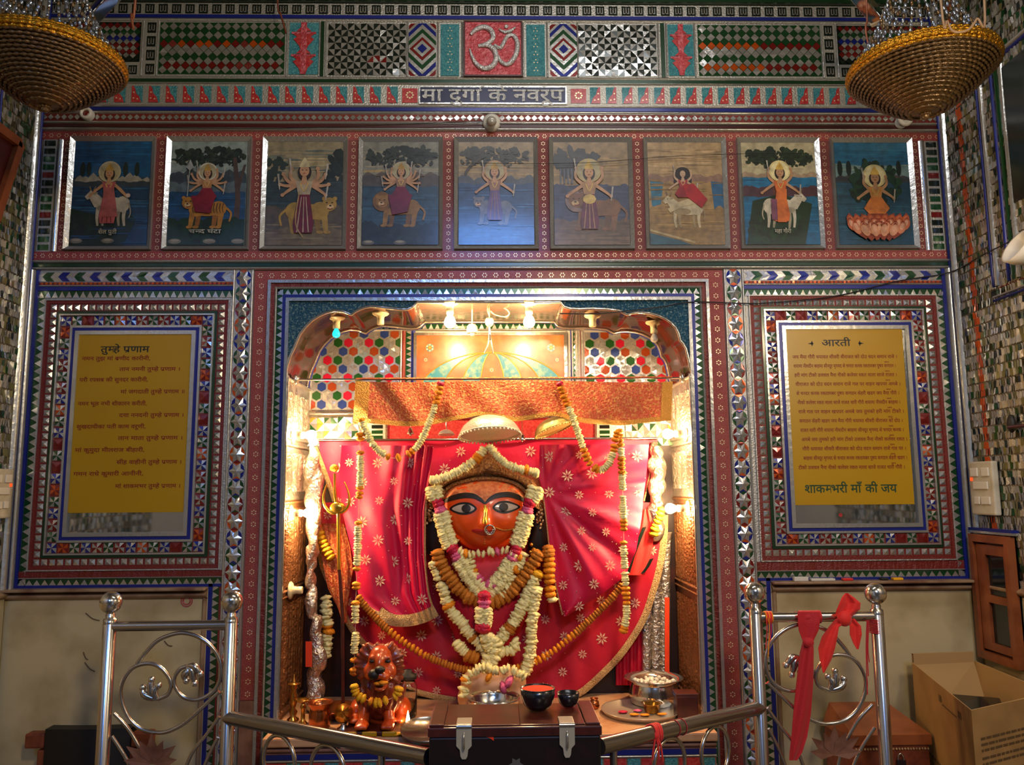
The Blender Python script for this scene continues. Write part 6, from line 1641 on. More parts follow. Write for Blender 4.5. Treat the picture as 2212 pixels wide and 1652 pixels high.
c = base_at(1284, 1530); t = lat('small_pot', 'tiny copper pot beside the steel tray, behind the chest', 'pot', c, [('vessel', [(.014, 0), (.019, .01), (.016, .026), (.011, .03), (.015, .036), (.011, .034), (.013, .02), (.0001, .016)], 'copper', 20)])
c = V((P(1066, 1505, -.03).x, -.03, ZLE)); r = R_(66, c); r = min(r, .092); zt_ = P(1066, 1503, -.03).z - ZLE
t = lat('steel_basin', 'shallow bright steel basin seen over the back of the chest', 'basin', c, [('vessel', [(r * .7, 0), (r * .86, .008), (r * .96, zt_ - .012), (r, zt_), (r * .97, zt_), (r * .9, zt_ - .015), (r * .8, .014), (.0001, .012)], 'steel_bright', 44)])

# trident
YT = .10
q = P(725, 1100, YT); t = thing('trident', 'golden trident with a yellow flower on its middle prong, left of the figure', 'trident', (q.x, YT, ZL))
mb = MB(); mb.tube([P(731, 1102, YT), P(733, 1230, YT)], .0075, 'gold', 10); s0 = P(733, 1230, YT); mb.tube([s0, P(740, 1330, YT), V((P(742, 1500, YT).x, YT, ZL))], .0065, 'wood_dark', 8); mb.build('staff', t)
mb = MB(); mb.tube(spline([P(731, 1106, YT), P(724, 1070, YT), P(723, 1022, YT)], 6), [.007] * 8 + [.005] * 5, 'gold', 8); mb.build('middle_prong', t)
for pts in (((731, 1106), (716, 1106), (702, 1092), (699, 1070), (706, 1046)), ((731, 1106), (745, 1102), (754, 1086), (753, 1064), (744, 1040))):
    q = spline([P(a, b, YT) for a, b in pts], 5); mb = MB(); mb.tube(q, [.009 - .0065 * i / (len(q) - 1) for i in range(len(q))], 'gold', 8); mb.build('side_prong', t)
mb = MB(); mb.ell(P(729, 1096, YT), (.03, .014, .022), 'gold', 14, 10); mb.build('prong_hub', t)
t = thing('offering_flower', 'round yellow marigold on the tip of the trident', 'flower', P(722, 1011, YT)); inst(FM['marigold_yellow'][0], 'marigold', t, P(722, 1011, YT), None, (.0155, .0155, .018))

# silver figures and pillars against the back corners
def shaft(t, part, rows, Y, m, wob=.08, n=28, ph=0.):
    mb = MB(); g = []
    for k, (py, cx, hw) in enumerate(rows):
        q = P(cx, py, Y); R = S(hw, Y); g.append([q + V((R * math.cos(a) * (1 + wob * math.sin(5 * a + k * .7 + ph)), R * .75 * math.sin(a) * (1 + wob * math.sin(7 * a + k + ph)), 0)) for a in (2 * PI * j / n for j in range(n))])
    g2 = []
    for j in range(n): g2.append([q for q in spline([r[j] for r in g], 4)])
    mb.grid(g2, m, cv=True); mb.build(part, t)
t = thing('silver_figure', 'beaten silver guardian relief wrapped in drapery at the left jamb', 'figure', (P(680, 1500, .15).x, .15, ZL))
YSF = .15; rr_ = random.Random(21); parts = []
for py, cx, hw in ((990, 677, 15), (1010, 674, 20), (1035, 677, 22), (1060, 682, 20), (1085, 676, 19), (1110, 680, 14), (1140, 676, 13), (1175, 674, 11), (1210, 675, 11), (1245, 673, 11), (1280, 674, 12), (1315, 675, 13), (1350, 678, 15), (1385, 682, 18), (1420, 686, 21), (1450, 685, 22), (1480, 686, 22), (1505, 684, 20), (1524, 683, 17)):
    for _ in range(3): parts.append((P(cx + rr_.uniform(-7, 7), py + rr_.uniform(-10, 10), YSF + rr_.uniform(-.025, .015)), (S(hw * rr_.uniform(.55, .8), YSF), S(hw * .6, YSF), S(rr_.uniform(18, 34), YSF)), Matrix.Rotation(rr_.uniform(-.35, .35), 3, 'Y')))
lump(t, 'figure_body', parts, .006, 'silver_chased', 2)
mb = MB(); mb.grid([[P(a, y, .085) for a in (660, 667, 674)] for y in (1385, 1410, 1440)], 'vermilion'); mb.build('vermilion_cloth', t)
t = thing('silver_pillar', 'cluster of fluted silver pillars with an embossed head at the right jamb', 'pillar', (P(1440, 1480, .28).x, .28, ZL))
for cx, hw in ((1399, 10), (1419, 10), (1438, 10)): shaft(t, 'flute', [(1150, cx + 2, hw * 1.3), (1170, cx + 2, hw), (1240, cx, hw), (1330, cx - 1, hw * 1.05), (1420, cx - 2, hw), (1455, cx - 2, hw), (1475, cx - 2, hw * 1.2), (1497, cx - 2, hw * 1.2)], .335, 'silver_chased', .05, 20, cx)
parts = []
for py, cx, hw in ((975, 1418, 15), (1000, 1420, 22), (1025, 1417, 25), (1050, 1420, 23), (1080, 1418, 22), (1110, 1419, 25), (1135, 1419, 26), (1150, 1419, 24)):
    for _ in range(3): parts.append((P(cx + rr_.uniform(-9, 9), py + rr_.uniform(-8, 8), .30 + rr_.uniform(-.03, .0)), (S(hw * rr_.uniform(.5, .75), .3), S(hw * .5, .3), S(rr_.uniform(14, 24), .2)), Matrix.Rotation(rr_.uniform(-.5, .5), 3, 'Y')))
lump(t, 'embossed_head', parts, .006, 'silver_chased', 2)
mb = MB(); mb.grid([[P(a, y, .312 - .004 * (a == 1441)) for a in (1436, 1441, 1446)] for y in (1290, 1340, 1420, 1455)], 'vermilion'); mb.build('vermilion_smear', t)

# ================================================================ the chest and its bowls
YB0 = -1.0; zb0 = P(1112, 1568.6, YB0).z
YB1 = YB0
while P(1100, 1520, YB1).z > zb0 and YB1 < -.5: YB1 += .002
bx0, bx1 = P(927, 1575, YB0).x, P(1297, 1575, YB0).x
t = thing('donation_chest', 'dark wooden donation chest with two steel hasps, front centre', 'chest', ((bx0 + bx1) / 2, (YB0 + YB1) / 2, 0))
mb = MB(); mb.bbox(bx0, YB0, 0, bx1, YB1, zb0 - .022, 'wood_black', .004); mb.build('body', t)
mb = MB(); mb.bbox(bx0 - .003, YB0 - .004, zb0 - .021, bx1 + .003, YB1 + .003, zb0, 'wood_dark', .003)
mb.build('lid', t)
for a, b_, c_, d_ in ((.0, .085, 0, 1), (.915, 1, 0, 1)):
    mb = MB(); mb.bbox(bx0 + (bx1 - bx0) * a, YB0 + .001, zb0 + .0003, bx0 + (bx1 - bx0) * b_, YB1, zb0 + .006, 'wood_dark', .002); mb.build('lid_batten', t)
mb = MB(); mb.bbox(bx0 + (bx1 - bx0) * .088, YB0 + .004, zb0 + .0003, bx0 + (bx1 - bx0) * .53, YB1 - .012, zb0 + .003, 'wood_lid', .001); mb.build('lid_board', t)
mb = MB(); mb.bbox(bx0 + (bx1 - bx0) * .533, YB0 + .004, zb0 + .0003, bx0 + (bx1 - bx0) * .91, YB1 - .012, zb0 + .003, 'wood_lid', .001); mb.build('lid_board', t)
for px0, px1 in ((986, 1019), (1208, 1241)):
    cx = (P(px0, 1590, YB0).x + P(px1, 1590, YB0).x) / 2; hw = (P(px1, 1590, YB0).x - P(px0, 1590, YB0).x) / 2
    z1_ = P(1000, 1574, YB0 - .006).z; z2_ = P(1000, 1633, YB0 - .006).z
    mb = MB(); yy = YB0 - .008
    prof = [(-hw, z1_ + .004), (hw, z1_ + .004), (hw, z2_ + .022), (hw * .55, z2_ + .014), (hw * .45, z2_), (hw * .25, z2_ - .006), (-hw * .25, z2_ - .006), (-hw * .45, z2_), (-hw * .55, z2_ + .014), (-hw, z2_ + .022)]
    mb.face([V((cx + a, yy, z)) for a, z in prof], 'hasp_metal'); mb.face([V((cx + a, yy + .003, z)) for a, z in prof][::-1], 'hasp_metal')
    for i in range(len(prof)):
        a, b_ = prof[i], prof[(i + 1) % len(prof)]; mb.face([V((cx + a[0], yy, a[1])), V((cx + a[0], yy + .003, a[1])), V((cx + b_[0], yy + .003, b_[1])), V((cx + b_[0], yy, b_[1]))], 'steel')
    hp = mb.build('hasp', t, label='steel hasp')
    mb = MB(); mb.bbox(cx - hw, YB0 - .009, zb0 + .003, cx + hw, YB0 + .045, zb0 + .009, 'hasp_metal', .002); mb.tube([V((cx - hw, yy - .001, z1_ + .006)), V((cx + hw, yy - .001, z1_ + .006))], .004, 'steel', 8); mb.build('hinge_leaf', hp)
    mb = MB(); zc_ = (z1_ + z2_) / 2 + .004; mb.tube(spline([V((cx, yy, zc_ + .016)), V((cx, yy - .010, zc_ + .012)), V((cx, yy - .011, zc_ - .012)), V((cx, yy, zc_ - .016))], 4), .0024, 'steel_bright', 7); mb.build('staple', hp)
mb = MB(); pts = [(1034, 1582), (1050, 1584), (1066, 1590), (1067, 1600), (1058, 1594), (1042, 1588)]; mb.face([P(a, b_, YB0 - .0006) for a, b_ in pts][::-1], 'vermilion'); 
mb.build('vermilion_smear', t, label='orange vermilion smear')
mb = MB()
cfl = P(1115, 1652, YB0 - .001)
for k in range(6):
    a = k * PI / 3; d1 = V((math.cos(a), 0, math.sin(a))); d2 = V((-math.sin(a), 0, math.cos(a))); q = [cfl, cfl + d1 * .009 + d2 * .005, cfl + d1 * .017, cfl + d1 * .009 - d2 * .005]; mb.face(q, 'steel_bright')
mb.build('star_inlay', t, label='small white star inlay')
def bowl(name, label, px, pyb, rpx, hpx, m, fill):
    q = onZ(px, pyb, zb0 + .0065); c = V((q.x, min(q.y, YB1 - .05), zb0 + .0065)); r = R_(rpx, c); h = R_(hpx, c)
    t = lat(name, label, 'bowl', c, [('bowl', [(r * .55, 0), (r * .62, h * .04), (r * .85, h * .25), (r * .98, h * .65), (r, h), (r * .95, h), (r * .9, h * .7), (.0001, h * .5)], m, 36)])
    if fill:
        mb = MB(); mb.lathe(c, [(r * .955, h * .93), (r * .6, h * .97), (.0001, h * .99)], fill, 28); mb.build('vermilion_powder', t)
bowl('powder_bowl', 'dark bowl heaped with bright orange vermilion on the chest', 1162, 1530, 36, 42, 'black_item', 'vermilion')
bowl('small_bowl', 'smaller empty dark bowl on the chest, right of the orange one', 1228, 1524, 23, 27, 'black_item', None)

# ================================================================ railings
RR_ = .0186
def mirrorpx(sd):
    return (lambda x, y: (x, y)) if sd < 0 else (lambda x, y: (2131 - x, y - 19))
for sd in (-1, 1):
    YR = -.5; mp = mirrorpx(sd)
    lab = 'left' if sd < 0 else 'right'
    A_, B_ = (P(*mp(240, 1301), YR), P(*mp(501, 1299), YR))
    t = thing('railing', ('steel pipe railing with ball finials and bare scrollwork, at the left' if sd < 0 else 'steel pipe railing with ball finials, hung with red scarves, at the right'), 'railing', ((A_.x + B_.x) / 2, YR, 0))
    for q in (A_, B_):
        mb = MB(); mb.lathe((q.x, YR, 0), [(.045, 0), (.045, .006), (.022, .012), (RR_, .02), (RR_, q.z - .058), (RR_ * .7, q.z - .052)], 'steel', 20); po = mb.build('post', t)
        mb = MB(); mb.lathe((q.x, YR, 0), [(RR_ * 1.02, q.z - .058), (RR_ * .98, q.z - .046), (RR_ * .66, q.z - .042), (RR_ * .72, q.z - .034), (RR_ * .5, q.z - .028)], 'steel', 20); mb.ell(q, .031, 'steel_bright', 24, 16); mb.build('ball_finial', po, label='polished ball finial')
    zb_ = P(*mp(370, 1351), YR).z
    mb = MB(); mb.tube([(A_.x, YR, zb_), (B_.x, YR, zb_)], .0145, 'steel', 14); mb.build('top_bar', t)
    z2 = .48
    mb = MB(); mb.tube([(A_.x, YR, z2), (B_.x, YR, z2)], .0125, 'steel', 14); mb.build('bottom_bar', t)
    def sc(pts, r=.0058, n=7): 
        mb = MB(); mb.tube(spline([P(*mp(a * .2803, 1200 + b_ * .2803), YR) for a, b_ in pts], n), r, 'steel', 10); return mb.build('scroll', t)
    sc([(1055, 835), (1110, 760), (1200, 665), (1300, 615), (1410, 595), (1530, 625), (1630, 700), (1690, 800), (1700, 920), (1665, 1020), (1590, 1085), (1500, 1110), (1410, 1085), (1350, 1010), (1345, 940), (1385, 875), (1440, 852)])
    sc([(1690, 1045), (1600, 1130), (1480, 1240), (1390, 1310), (1290, 1355), (1200, 1362), (1090, 1335), (1000, 1260), (945, 1150), (930, 1040), (960, 940), (1030, 860), (1130, 830), (1220, 850), (1290, 920), (1318, 1000), (1290, 1070), (1215, 1105)])
    zp_ = lambda a, b_: P(*mp(a * .2803, 1200 + b_ * .2803), YR)
    for lobes in ((((1440, 852), (1490, 850), (1520, 880), (1545, 912)), ((1440, 852), (1475, 880), (1485, 930), (1500, 985)), ((1440, 852), (1450, 890), (1420, 920), (1435, 965))), (((1215, 1105), (1150, 1090), (1105, 1060), (1100, 1015)), ((1215, 1105), (1165, 1060), (1160, 1000), (1168, 955)), ((1215, 1105), (1190, 1060), (1195, 1030), (1222, 1000)))):
        mb = MB()
        for lb in lobes:
            q = spline([zp_(*c) for c in lb], 5); n_ = len(q); mb.tube(q, [.0045 + .006 * math.sin(PI * i / (n_ - 1)) for i in range(n_)], 'steel', 10); mb.ell(q[-1], .0095, 'steel_bright', 12, 8)
        mb.build('leaf_boss', t)
    for pts in (((880, 1215), (1000, 1350), (1110, 1560), (1150, 1720)), ((862, 1390), (970, 1560), (1040, 1720)), ((1690, 1240), (1590, 1380), (1480, 1520), (1400, 1720)), ((1680, 1400), (1600, 1560), (1540, 1720))): sc(pts, .005)
    # flower of cut metal at the foot
    c = P(*mp(330, 1650), YR)
    for k in range(7):
        a = -1.35 + k * .45; d = V((math.sin(a), 0, math.cos(a))); e = V((math.cos(a), 0, -math.sin(a))); L_ = .075 + .012 * (k % 2)
        mb = MB(); q = [c, c + d * L_ * .5 + e * .016 + V((0, -.012, 0)), c + d * L_ + V((0, -.02, 0)), c + d * L_ * .5 - e * .016 + V((0, -.012, 0))]; mb.face(q, 'stone_brown'); mb.face([p_ + V((0, .003, 0)) for p_ in q][::-1], 'stone_brown'); mb.build('petal_plate', t)
    # long rail running towards the chest
    if sd < 0: r0_, r1_ = P(505, 1549, YR), P(924, 1634, -.93)
    else: r0_, r1_ = P(1640, 1528, YR), P(1299, 1612, -.93)
    r0_ = V((B_.x, YR, r0_.z)); r1_.x = (bx0 - .006) if sd < 0 else (bx1 + .006)
    mb = MB(); mb.tube([r0_, r1_], .0192, 'rail_steel', 20); mb.build('long_rail', t)
    dr = r1_ - r0_
    for f, rr in ((.30, .062), (.55, .062)) if sd < 0 else ((.33, .062), (.62, .062)):
        c = r0_ + dr * f + V((0, 0, -.085)); ax = V((dr.x, dr.y, 0)).normalized()
        mb = MB(); mb.tube([c + ax * (rr * math.cos(a)) + V((0, 0, rr * 1.05 * math.sin(a))) for a in (2 * PI * k / 36 for k in range(36))], .0055, 'steel', 10, True); mb.build('ring', t)
    f = .80 if sd < 0 else .93
    q = r0_ + dr * f; mb = MB(); mb.tube([q, V((q.x, q.y, .0))], .009, 'steel', 10); mb.build('upright', t)
# red threads tied on the right rail
q0, q1 = r0_, r1_
t = thing('votive_thread', 'red votive thread knotted round the right long rail', 'thread', q0.lerp(q1, .70))
mb = MB(); d_ = (q1 - q0).normalized(); u_ = d_.orthogonal().normalized(); w_ = d_.cross(u_)
for f in (.69, .70, .712, .722): c = q0.lerp(q1, f); mb.tube([c + (u_ * math.cos(a) + w_ * math.sin(a)) * .0212 + d_ * .004 * math.sin(a * 2) for a in (2 * PI * k / 20 for k in range(20))], .0028, 'cloth_scarf', 6, True)
mb.build('coil', t)
mb = MB(); c = q0.lerp(q1, .705) + V((0, -.022, 0)); mb.ell(c, (.009, .007, .010), 'cloth_scarf', 10, 8)
for dx in (-.006, .004, .010): mb.tube(spline([c, c + V((dx, -.004, -.02)), c + V((dx * 1.6, .002, -.05 - abs(dx))) ], 5), .0024, 'cloth_scarf', 6)
mb.build('knot', t)
t = thing('votive_thread', 'thin red thread wound twice on the right long rail', 'thread', q0.lerp(q1, .55))
mb = MB()
for f in (.545, .585): c = q0.lerp(q1, f); mb.tube([c + (u_ * math.cos(a) + w_ * math.sin(a)) * .0202 for a in (2 * PI * k / 20 for k in range(20))], .0011, 'cloth_scarf_dark', 5, True)
mb.build('coil', t)
t = thing('votive_thread', 'red and gold thread wrapped at the inner end of the right top bar', 'thread', P(1660, 1330, -.5))
mb = MB(); zb_ = P(*mirrorpx(1)(370, 1351), -.5).z
for k in range(7): X = P(1652 + k * 2.2, 1330, -.5).x; mb.tube([V((X, -.5 + .0162 * math.cos(a), zb_ + .0162 * math.sin(a))) for a in (2 * PI * j / 16 for j in range(16))], .0022, 'cloth_scarf' if k % 3 else 'marigold', 5, True)
mb.build('coil', t)
mb = MB()
for px, L_ in ((1655, 1400), (1660, 1420), (1664, 1385)): mb.tube(spline([P(px, 1335, -.52), P(px + 2, 1360, -.522), P(px - 1, L_, -.52)], 5), .0016, 'cloth_scarf' if px != 1660 else 'marigold', 5)
mb.build('loose_end', t)
t = thing('votive_thread', 'red thread wound down the outer right post', 'thread', P(1880, 1340, -.5))
mb = MB(); q = P(1886, 1300, -.5)
mb.tube([V((q.x + .0198 * math.cos(k * .9), -.5 + .0198 * math.sin(k * .9), P(1880, 1335 + k * .45, -.5).z)) for k in range(70)], .0014, 'cloth_scarf_dark', 5); mb.build('coil', t)
mb = MB()
for dx, y1 in ((-9, 1460), (-11, 1500), (-7, 1430)): mb.tube(spline([P(1884 + dx, 1340, -.522), P(1882 + dx, 1400, -.524), P(1885 + dx, y1, -.523)], 5), .0016, 'cloth_scarf_dark', 5)
mb.build('loose_end', t)

# ================================================================ scarves tied to the right railing
YS = -.5
def ribbon(rows, Y, m, part, t, nj=12, fold=.006, k=2.2, th=.002):
    """cloth strip through rows (py, left px, right px, depth offset)"""
    q = spline([(a, b_, c_, d_ * 1000) for a, b_, c_, d_ in rows], 6) if 0 else None
    out = []
    for (r0, r1) in zip(rows, rows[1:]):
        for s_ in range(6):
            f = s_ / 6; out.append([r0[i] + (r1[i] - r0[i]) * f for i in range(4)])
    out.append(list(rows[-1]))
    g = [[P(l + (r - l) * j / nj, py, Y + dy + fold * math.sin(j / nj * PI * k + py * .013) * min(1, (r - l) / 26)) for j in range(nj + 1)] for py, l, r, dy in out]
    mb = MB(); mb.grid(g, m); mb.grid([[p_ + V((0, th, 0)) for p_ in r] for r in g], m); return mb.build(part, t)
t = thing('scarf', 'long crimson scarf looped over the right top bar and hanging down', 'scarf', P(1746, 1330, YS))
mb = MB(); X0, X1 = P(1724, 1330, YS).x, P(1771, 1330, YS).x; g = []
for k in range(15):
    a = math.radians(-95 + k * 290 / 14); e = .0185 + (.02 * (k - 10) / 4 if k > 10 else 0)
    g.append([V((X0 + (X1 - X0) * j / 10, YS - e * math.sin(a + PI / 2) * (-1 if 0 else 1) * 1.0, zb_ + e * math.cos(a + PI / 2) * 1.0)) for j in range(11)])
mb.grid(g, 'cloth_scarf_dark')
mb.build('bar_loop', t)
ribbon([(1322, 1723, 1771, -.019), (1345, 1724, 1771, -.022), (1362, 1726, 1768, -.021), (1378, 1732, 1760, -.020), (1386, 1735, 1757, -.022)], YS, 'cloth_scarf_dark', 'upper_loop', t, fold=.004)
mb = MB(); mb.ell(P(1746, 1388, YS - .022), (.017, .011, .014), 'cloth_scarf_dark', 14, 10); mb.build('knot', t)
ribbon([(1384, 1735, 1757, -.024), (1410, 1728, 1758, -.026), (1470, 1721, 1757, -.027), (1540, 1714, 1752, -.028), (1590, 1710, 1744, -.028), (1625, 1706, 1733, -.028), (1642, 1705, 1722, -.028)], YS, 'cloth_scarf_dark', 'hanging_end', t)
t = thing('scarf', 'bright red scarf tied in a bow on the right top bar', 'scarf', P(1825, 1335, YS))
mb = MB(); mb.ell(P(1824, 1336, YS - .024), (.021, .016, .022), 'cloth_scarf', 16, 12); mb.build('knot', t)
ribbon([(1281, 1826, 1832, -.02), (1290, 1819, 1845, -.024), (1302, 1814, 1859, -.026), (1316, 1808, 1858, -.026), (1326, 1805, 1846, -.024), (1336, 1812, 1838, -.022)], YS, 'cloth_scarf', 'bow_lobe', t, fold=.007, k=2.6)
ribbon([(1336, 1806, 1836, -.026), (1355, 1790, 1812, -.028), (1375, 1776, 1809, -.03), (1400, 1768, 1804, -.03), (1425, 1771, 1796, -.03), (1440, 1775, 1788, -.03), (1453, 1778, 1781, -.03)], YS, 'cloth_scarf', 'left_tail', t, fold=.005)
ribbon([(1336, 1822, 1846, -.022), (1352, 1836, 1860, -.024), (1370, 1836, 1862, -.025), (1388, 1843, 1858, -.025), (1402, 1851, 1855, -.025)], YS, 'cloth_scarf', 'right_tail', t, fold=.004)

# ================================================================ lower corners
mb = MB(); mb.box(.98, -.78, 0, XR, -.055, .46, 'marble'); struct(mb, 'trim_16', 'low marble bench in the right corner')
t = thing('cardboard_box', 'open brown cardboard box in the right corner, a black thing inside', 'box', (1.46, -.4, .46))
A_, D_, C_, B_ = V((1.41, -.10, 0)), V((onZ(2072, 1522, .91).x, -.69, 0)), V((1.60, -.52, 0)), V((1.635, -.08, 0))
zt_ = .91; loop = [A_, D_, C_, B_]
mb = MB()
for i in range(4):
    a, b_ = loop[i], loop[(i + 1) % 4]; cen = (A_ + B_ + C_ + D_) / 4
    ai, bi = a + (cen - a).normalized() * .008, b_ + (cen - b_).normalized() * .008
    z0_ = V((0, 0, .461)); z1_ = V((0, 0, zt_ + (.03 if i == 3 else 0)))
    mb.face([a + z0_, b_ + z0_, b_ + z1_, a + z1_], 'cardboard'); mb.face([bi + z0_, ai + z0_, ai + z1_, bi + z1_], 'cardboard_in'); mb.face([a + z1_, b_ + z1_, bi + z1_, ai + z1_], 'cardboard_in')
mb.face([q + V((0, 0, .47)) for q in loop], 'cardboard_in'); mb.build('carton', t)
mb = MB(); fl = [A_ + V((0, 0, zt_)), B_ + V((0, 0, zt_ + .0)), B_ + V((-.01, -.06, zt_ - .12)), A_ + V((.02, -.09, zt_ - .14))]
mb.face(fl, 'cardboard_in'); mb.face([q + V((0, -.004, 0)) for q in fl][::-1], 'cardboard_in'); mb.build('flap', t)
mb = MB(); rr_ = random.Random(11)
nrm = V((-(D_ - A_).y, (D_ - A_).x, 0)).normalized(); nrm = nrm if nrm.x < 0 else -nrm
def prn(a, b_, n_, f0, f1, z, h):
    p0, p1 = a.lerp(b_, f0), a.lerp(b_, f1); mb.face([p0 + n_ * .0012 + V((0, 0, z)), p1 + n_ * .0012 + V((0, 0, z)), p1 + n_ * .0012 + V((0, 0, z + h)), p0 + n_ * .0012 + V((0, 0, z + h))], 'print_dark')
n2 = V(((D_ - C_).y, -(D_ - C_).x, 0)).normalized(); n2 = n2 if n2.y < 0 else -n2
for z in (.83, .815, .80, .78, .765, .735, .72, .70, .685, .66, .645, .62):
    f = .08
    while f < .9:
        g_ = f + rr_.uniform(.02, .09); prn(D_, C_, n2, f, min(g_, .92), z, .006); f = g_ + .012
mb.build('front_print', t, label='dark printed lines'); mb = MB()
for f0, f1, z in ((.5, .54, .86), (.80, .85, .86), (.55, .78, .855)):
    prn(A_, D_, nrm, f0, f1, z, .02 if f1 - f0 < .1 else .004)
f = .2
while f < .9: prn(A_, D_, nrm, f, f + .03, .66, .008); prn(A_, D_, nrm, f, f + .02, .64, .005); f += .045
mb.build('side_print', t, label='dark printed marks')
t = thing('black_case', 'flat black case lying in the open cardboard box', 'case', (1.46, -.38, .80))
mb = MB(); Mx = Matrix.Translation((1.475, -.36, .80)) @ Matrix.Rotation(math.radians(-25), 4, 'Z') @ Matrix.Rotation(math.radians(8), 4, 'X'); mb.bbox(-.075, -.15, -.012, .075, .15, .012, 'black_item', .005, Mx); mb.build('case_shell', t)
mb = MB(); mb.bbox(-.062, -.135, .012, .062, .135, .0135, 'pane_dark', .0005, Mx); mb.build('cover', t)
t = thing('packing_block', 'brown packing block under the black case in the cardboard box', 'packing', (1.47, -.36, .47))
mb = MB(); mb.bbox(-.06, -.12, -.31, .06, .12, -.035, 'cardboard', .004, Matrix.Translation((1.475, -.36, .80)) @ Matrix.Rotation(math.radians(-25), 4, 'Z')); mb.build('block', t)
# wooden box with padlock
yF, yBk = -.30, -.07
X0, X1 = P(1845, 1600, yF).x, P(2024, 1600, yF).x; zt_ = P(1930, 1586, yF).z
X1 = min(X1, 1.345)
t = thing('wooden_box', 'small carved brown wooden box with a padlock in front of the cardboard box', 'box', ((X0 + X1) / 2, -.18, .46))
mb = MB(); mb.bbox(X0, yF, .461, X1, yBk, zt_ - .03, 'wood_rust', .004); mb.build('body', t)
mb = MB(); zz = zt_ - .03
mb.raw([V((X0 - .006, yF - .006, zz)), V((X1 + .006, yF - .006, zz)), V((X1 + .006, yBk, zz)), V((X0 - .006, yBk, zz)), V((X0 - .006, yF - .006, zz + .03)), V((X1 + .006, yF - .006, zz + .03)), V((X1 - .02, yBk, zz + .07)), V((X0 + .02, yBk, zz + .07))], [(0, 1, 5, 4), (1, 2, 6, 5), (2, 3, 7, 6), (3, 0, 4, 7), (4, 5, 6, 7), (0, 3, 2, 1)], 'wood_warm'); mb.build('lid', t)
mb = MB()
k = X0
while k < X1 - .006: mb.ell((k + .004, yF - .003, zz - .012), (.0035, .003, .004), 'gold_trim', 6, 4); k += .009
mb.build('beaded_edge', t)
mb = MB(); c = V(((X0 + X1) / 2 + .02, yF - .012, zz - .055)); mb.bbox(c.x - .014, c.y - .006, c.z - .016, c.x + .014, c.y + .006, c.z + .014, 'black_item', .004); mb.tube([c + V((.009 * math.cos(a), 0, .014 + .018 * math.sin(a))) for a in (PI * k / 10 for k in range(11))], .0028, 'steel', 7); mb.build('padlock', t, label='black padlock')
mb = MB(); c = V((X1 - .055, yF - .001, zz - .085))
for k in range(8):
    a = k * PI / 4; d1 = V((math.cos(a), 0, math.sin(a))); d2 = V((-math.sin(a), 0, math.cos(a))); mb.face([c + d1 * .004, c + d1 * .014 + d2 * .006, c + d1 * .022, c + d1 * .014 - d2 * .006], 'marble')
mb.build('flower_inlay', t, label='pale flower inlay')
# chair
YC = -.08
zt_ = P(190, 1574, YC).z; X0, X1 = P(60, 1600, YC).x, P(330, 1600, YC).x
t = thing('chair', 'black-backed chair with a brown top rail, lower left corner', 'chair', ((X0 + X1) / 2, YC, 0))
mb = MB(); w_ = X1 - X0
mb.grid([[V((X0 + w_ * (.16 + .68 * j / 12), YC - .02 - .03 * math.sin(PI * j / 12), zz_ + .006 * math.sin(PI * j / 12))) for j in range(13)] for zz_ in (.40, .5, .6, zt_ - .03, zt_ + .006)], 'chair_black')
mb.grid([[V((X0 + w_ * (.16 + .68 * j / 12), YC + .03 - .03 * math.sin(PI * j / 12), zz_ + .006 * math.sin(PI * j / 12))) for j in range(13)] for zz_ in (.40, .5, .6, zt_ - .03, zt_ + .006)], 'chair_black')
mb.grid([[V((X0 + w_ * (.16 + .68 * j / 12), YC + dy - .03 * math.sin(PI * j / 12), zt_ + .006 + .006 * math.sin(PI * j / 12))) for j in range(13)] for dy in (-.02, .03)], 'chair_black'); mb.build('backrest', t)
for a, b_ in ((0, .155), (.845, 1)): mb = MB(); mb.bbox(X0 + w_ * a, YC - .02, zt_ - .055, X0 + w_ * b_, YC + .025, zt_ - .008, 'wood_rust', .006); mb.build('top_rail_end', t, label='brown rail end')
mb = MB(); mb.bbox(X0 + .04, YC - .36, .36, X1 - .04, YC + .02, .41, 'chair_black', .012); mb.build('seat', t)
for X in (X0 + .06, X1 - .06):
    for Y in (YC - .33, YC): mb = MB(); mb.bbox(X - .018, Y - .018, 0, X + .018, Y + .018, .365 if Y < YC else zt_ - .06, 'wood_rust', .004); mb.build('leg', t)
# things on the right marble cornice
zk = zc(1261) + .0025
for px, w_, h_, m, lab in ((1729, .05, .014, 'white_plastic', 'white block lying on the marble ledge at the right, nearest the stars'), (1776, .085, .008, 'white_plastic', 'white strip lying on the marble ledge at the right'), (1830, .035, .008, 'cloth_scarf', 'red matchbox on the right marble ledge'), (1909, .025, .008, 'rubber', 'dark stub on the right marble ledge'), (1938, .035, .008, 'marigold_yellow', 'yellow stub on the right marble ledge')):
    X = P(px, 1250, -.025).x; t = tag(None, 0, 0) if 0 else thing('ledge_scrap', lab, 'scrap', (X, -.025, zk)); mb = MB(); mb.bbox(X - w_ / 2, -.036, zk, X + w_ / 2, -.014, zk + h_, m, .002); mb.build('piece', t)
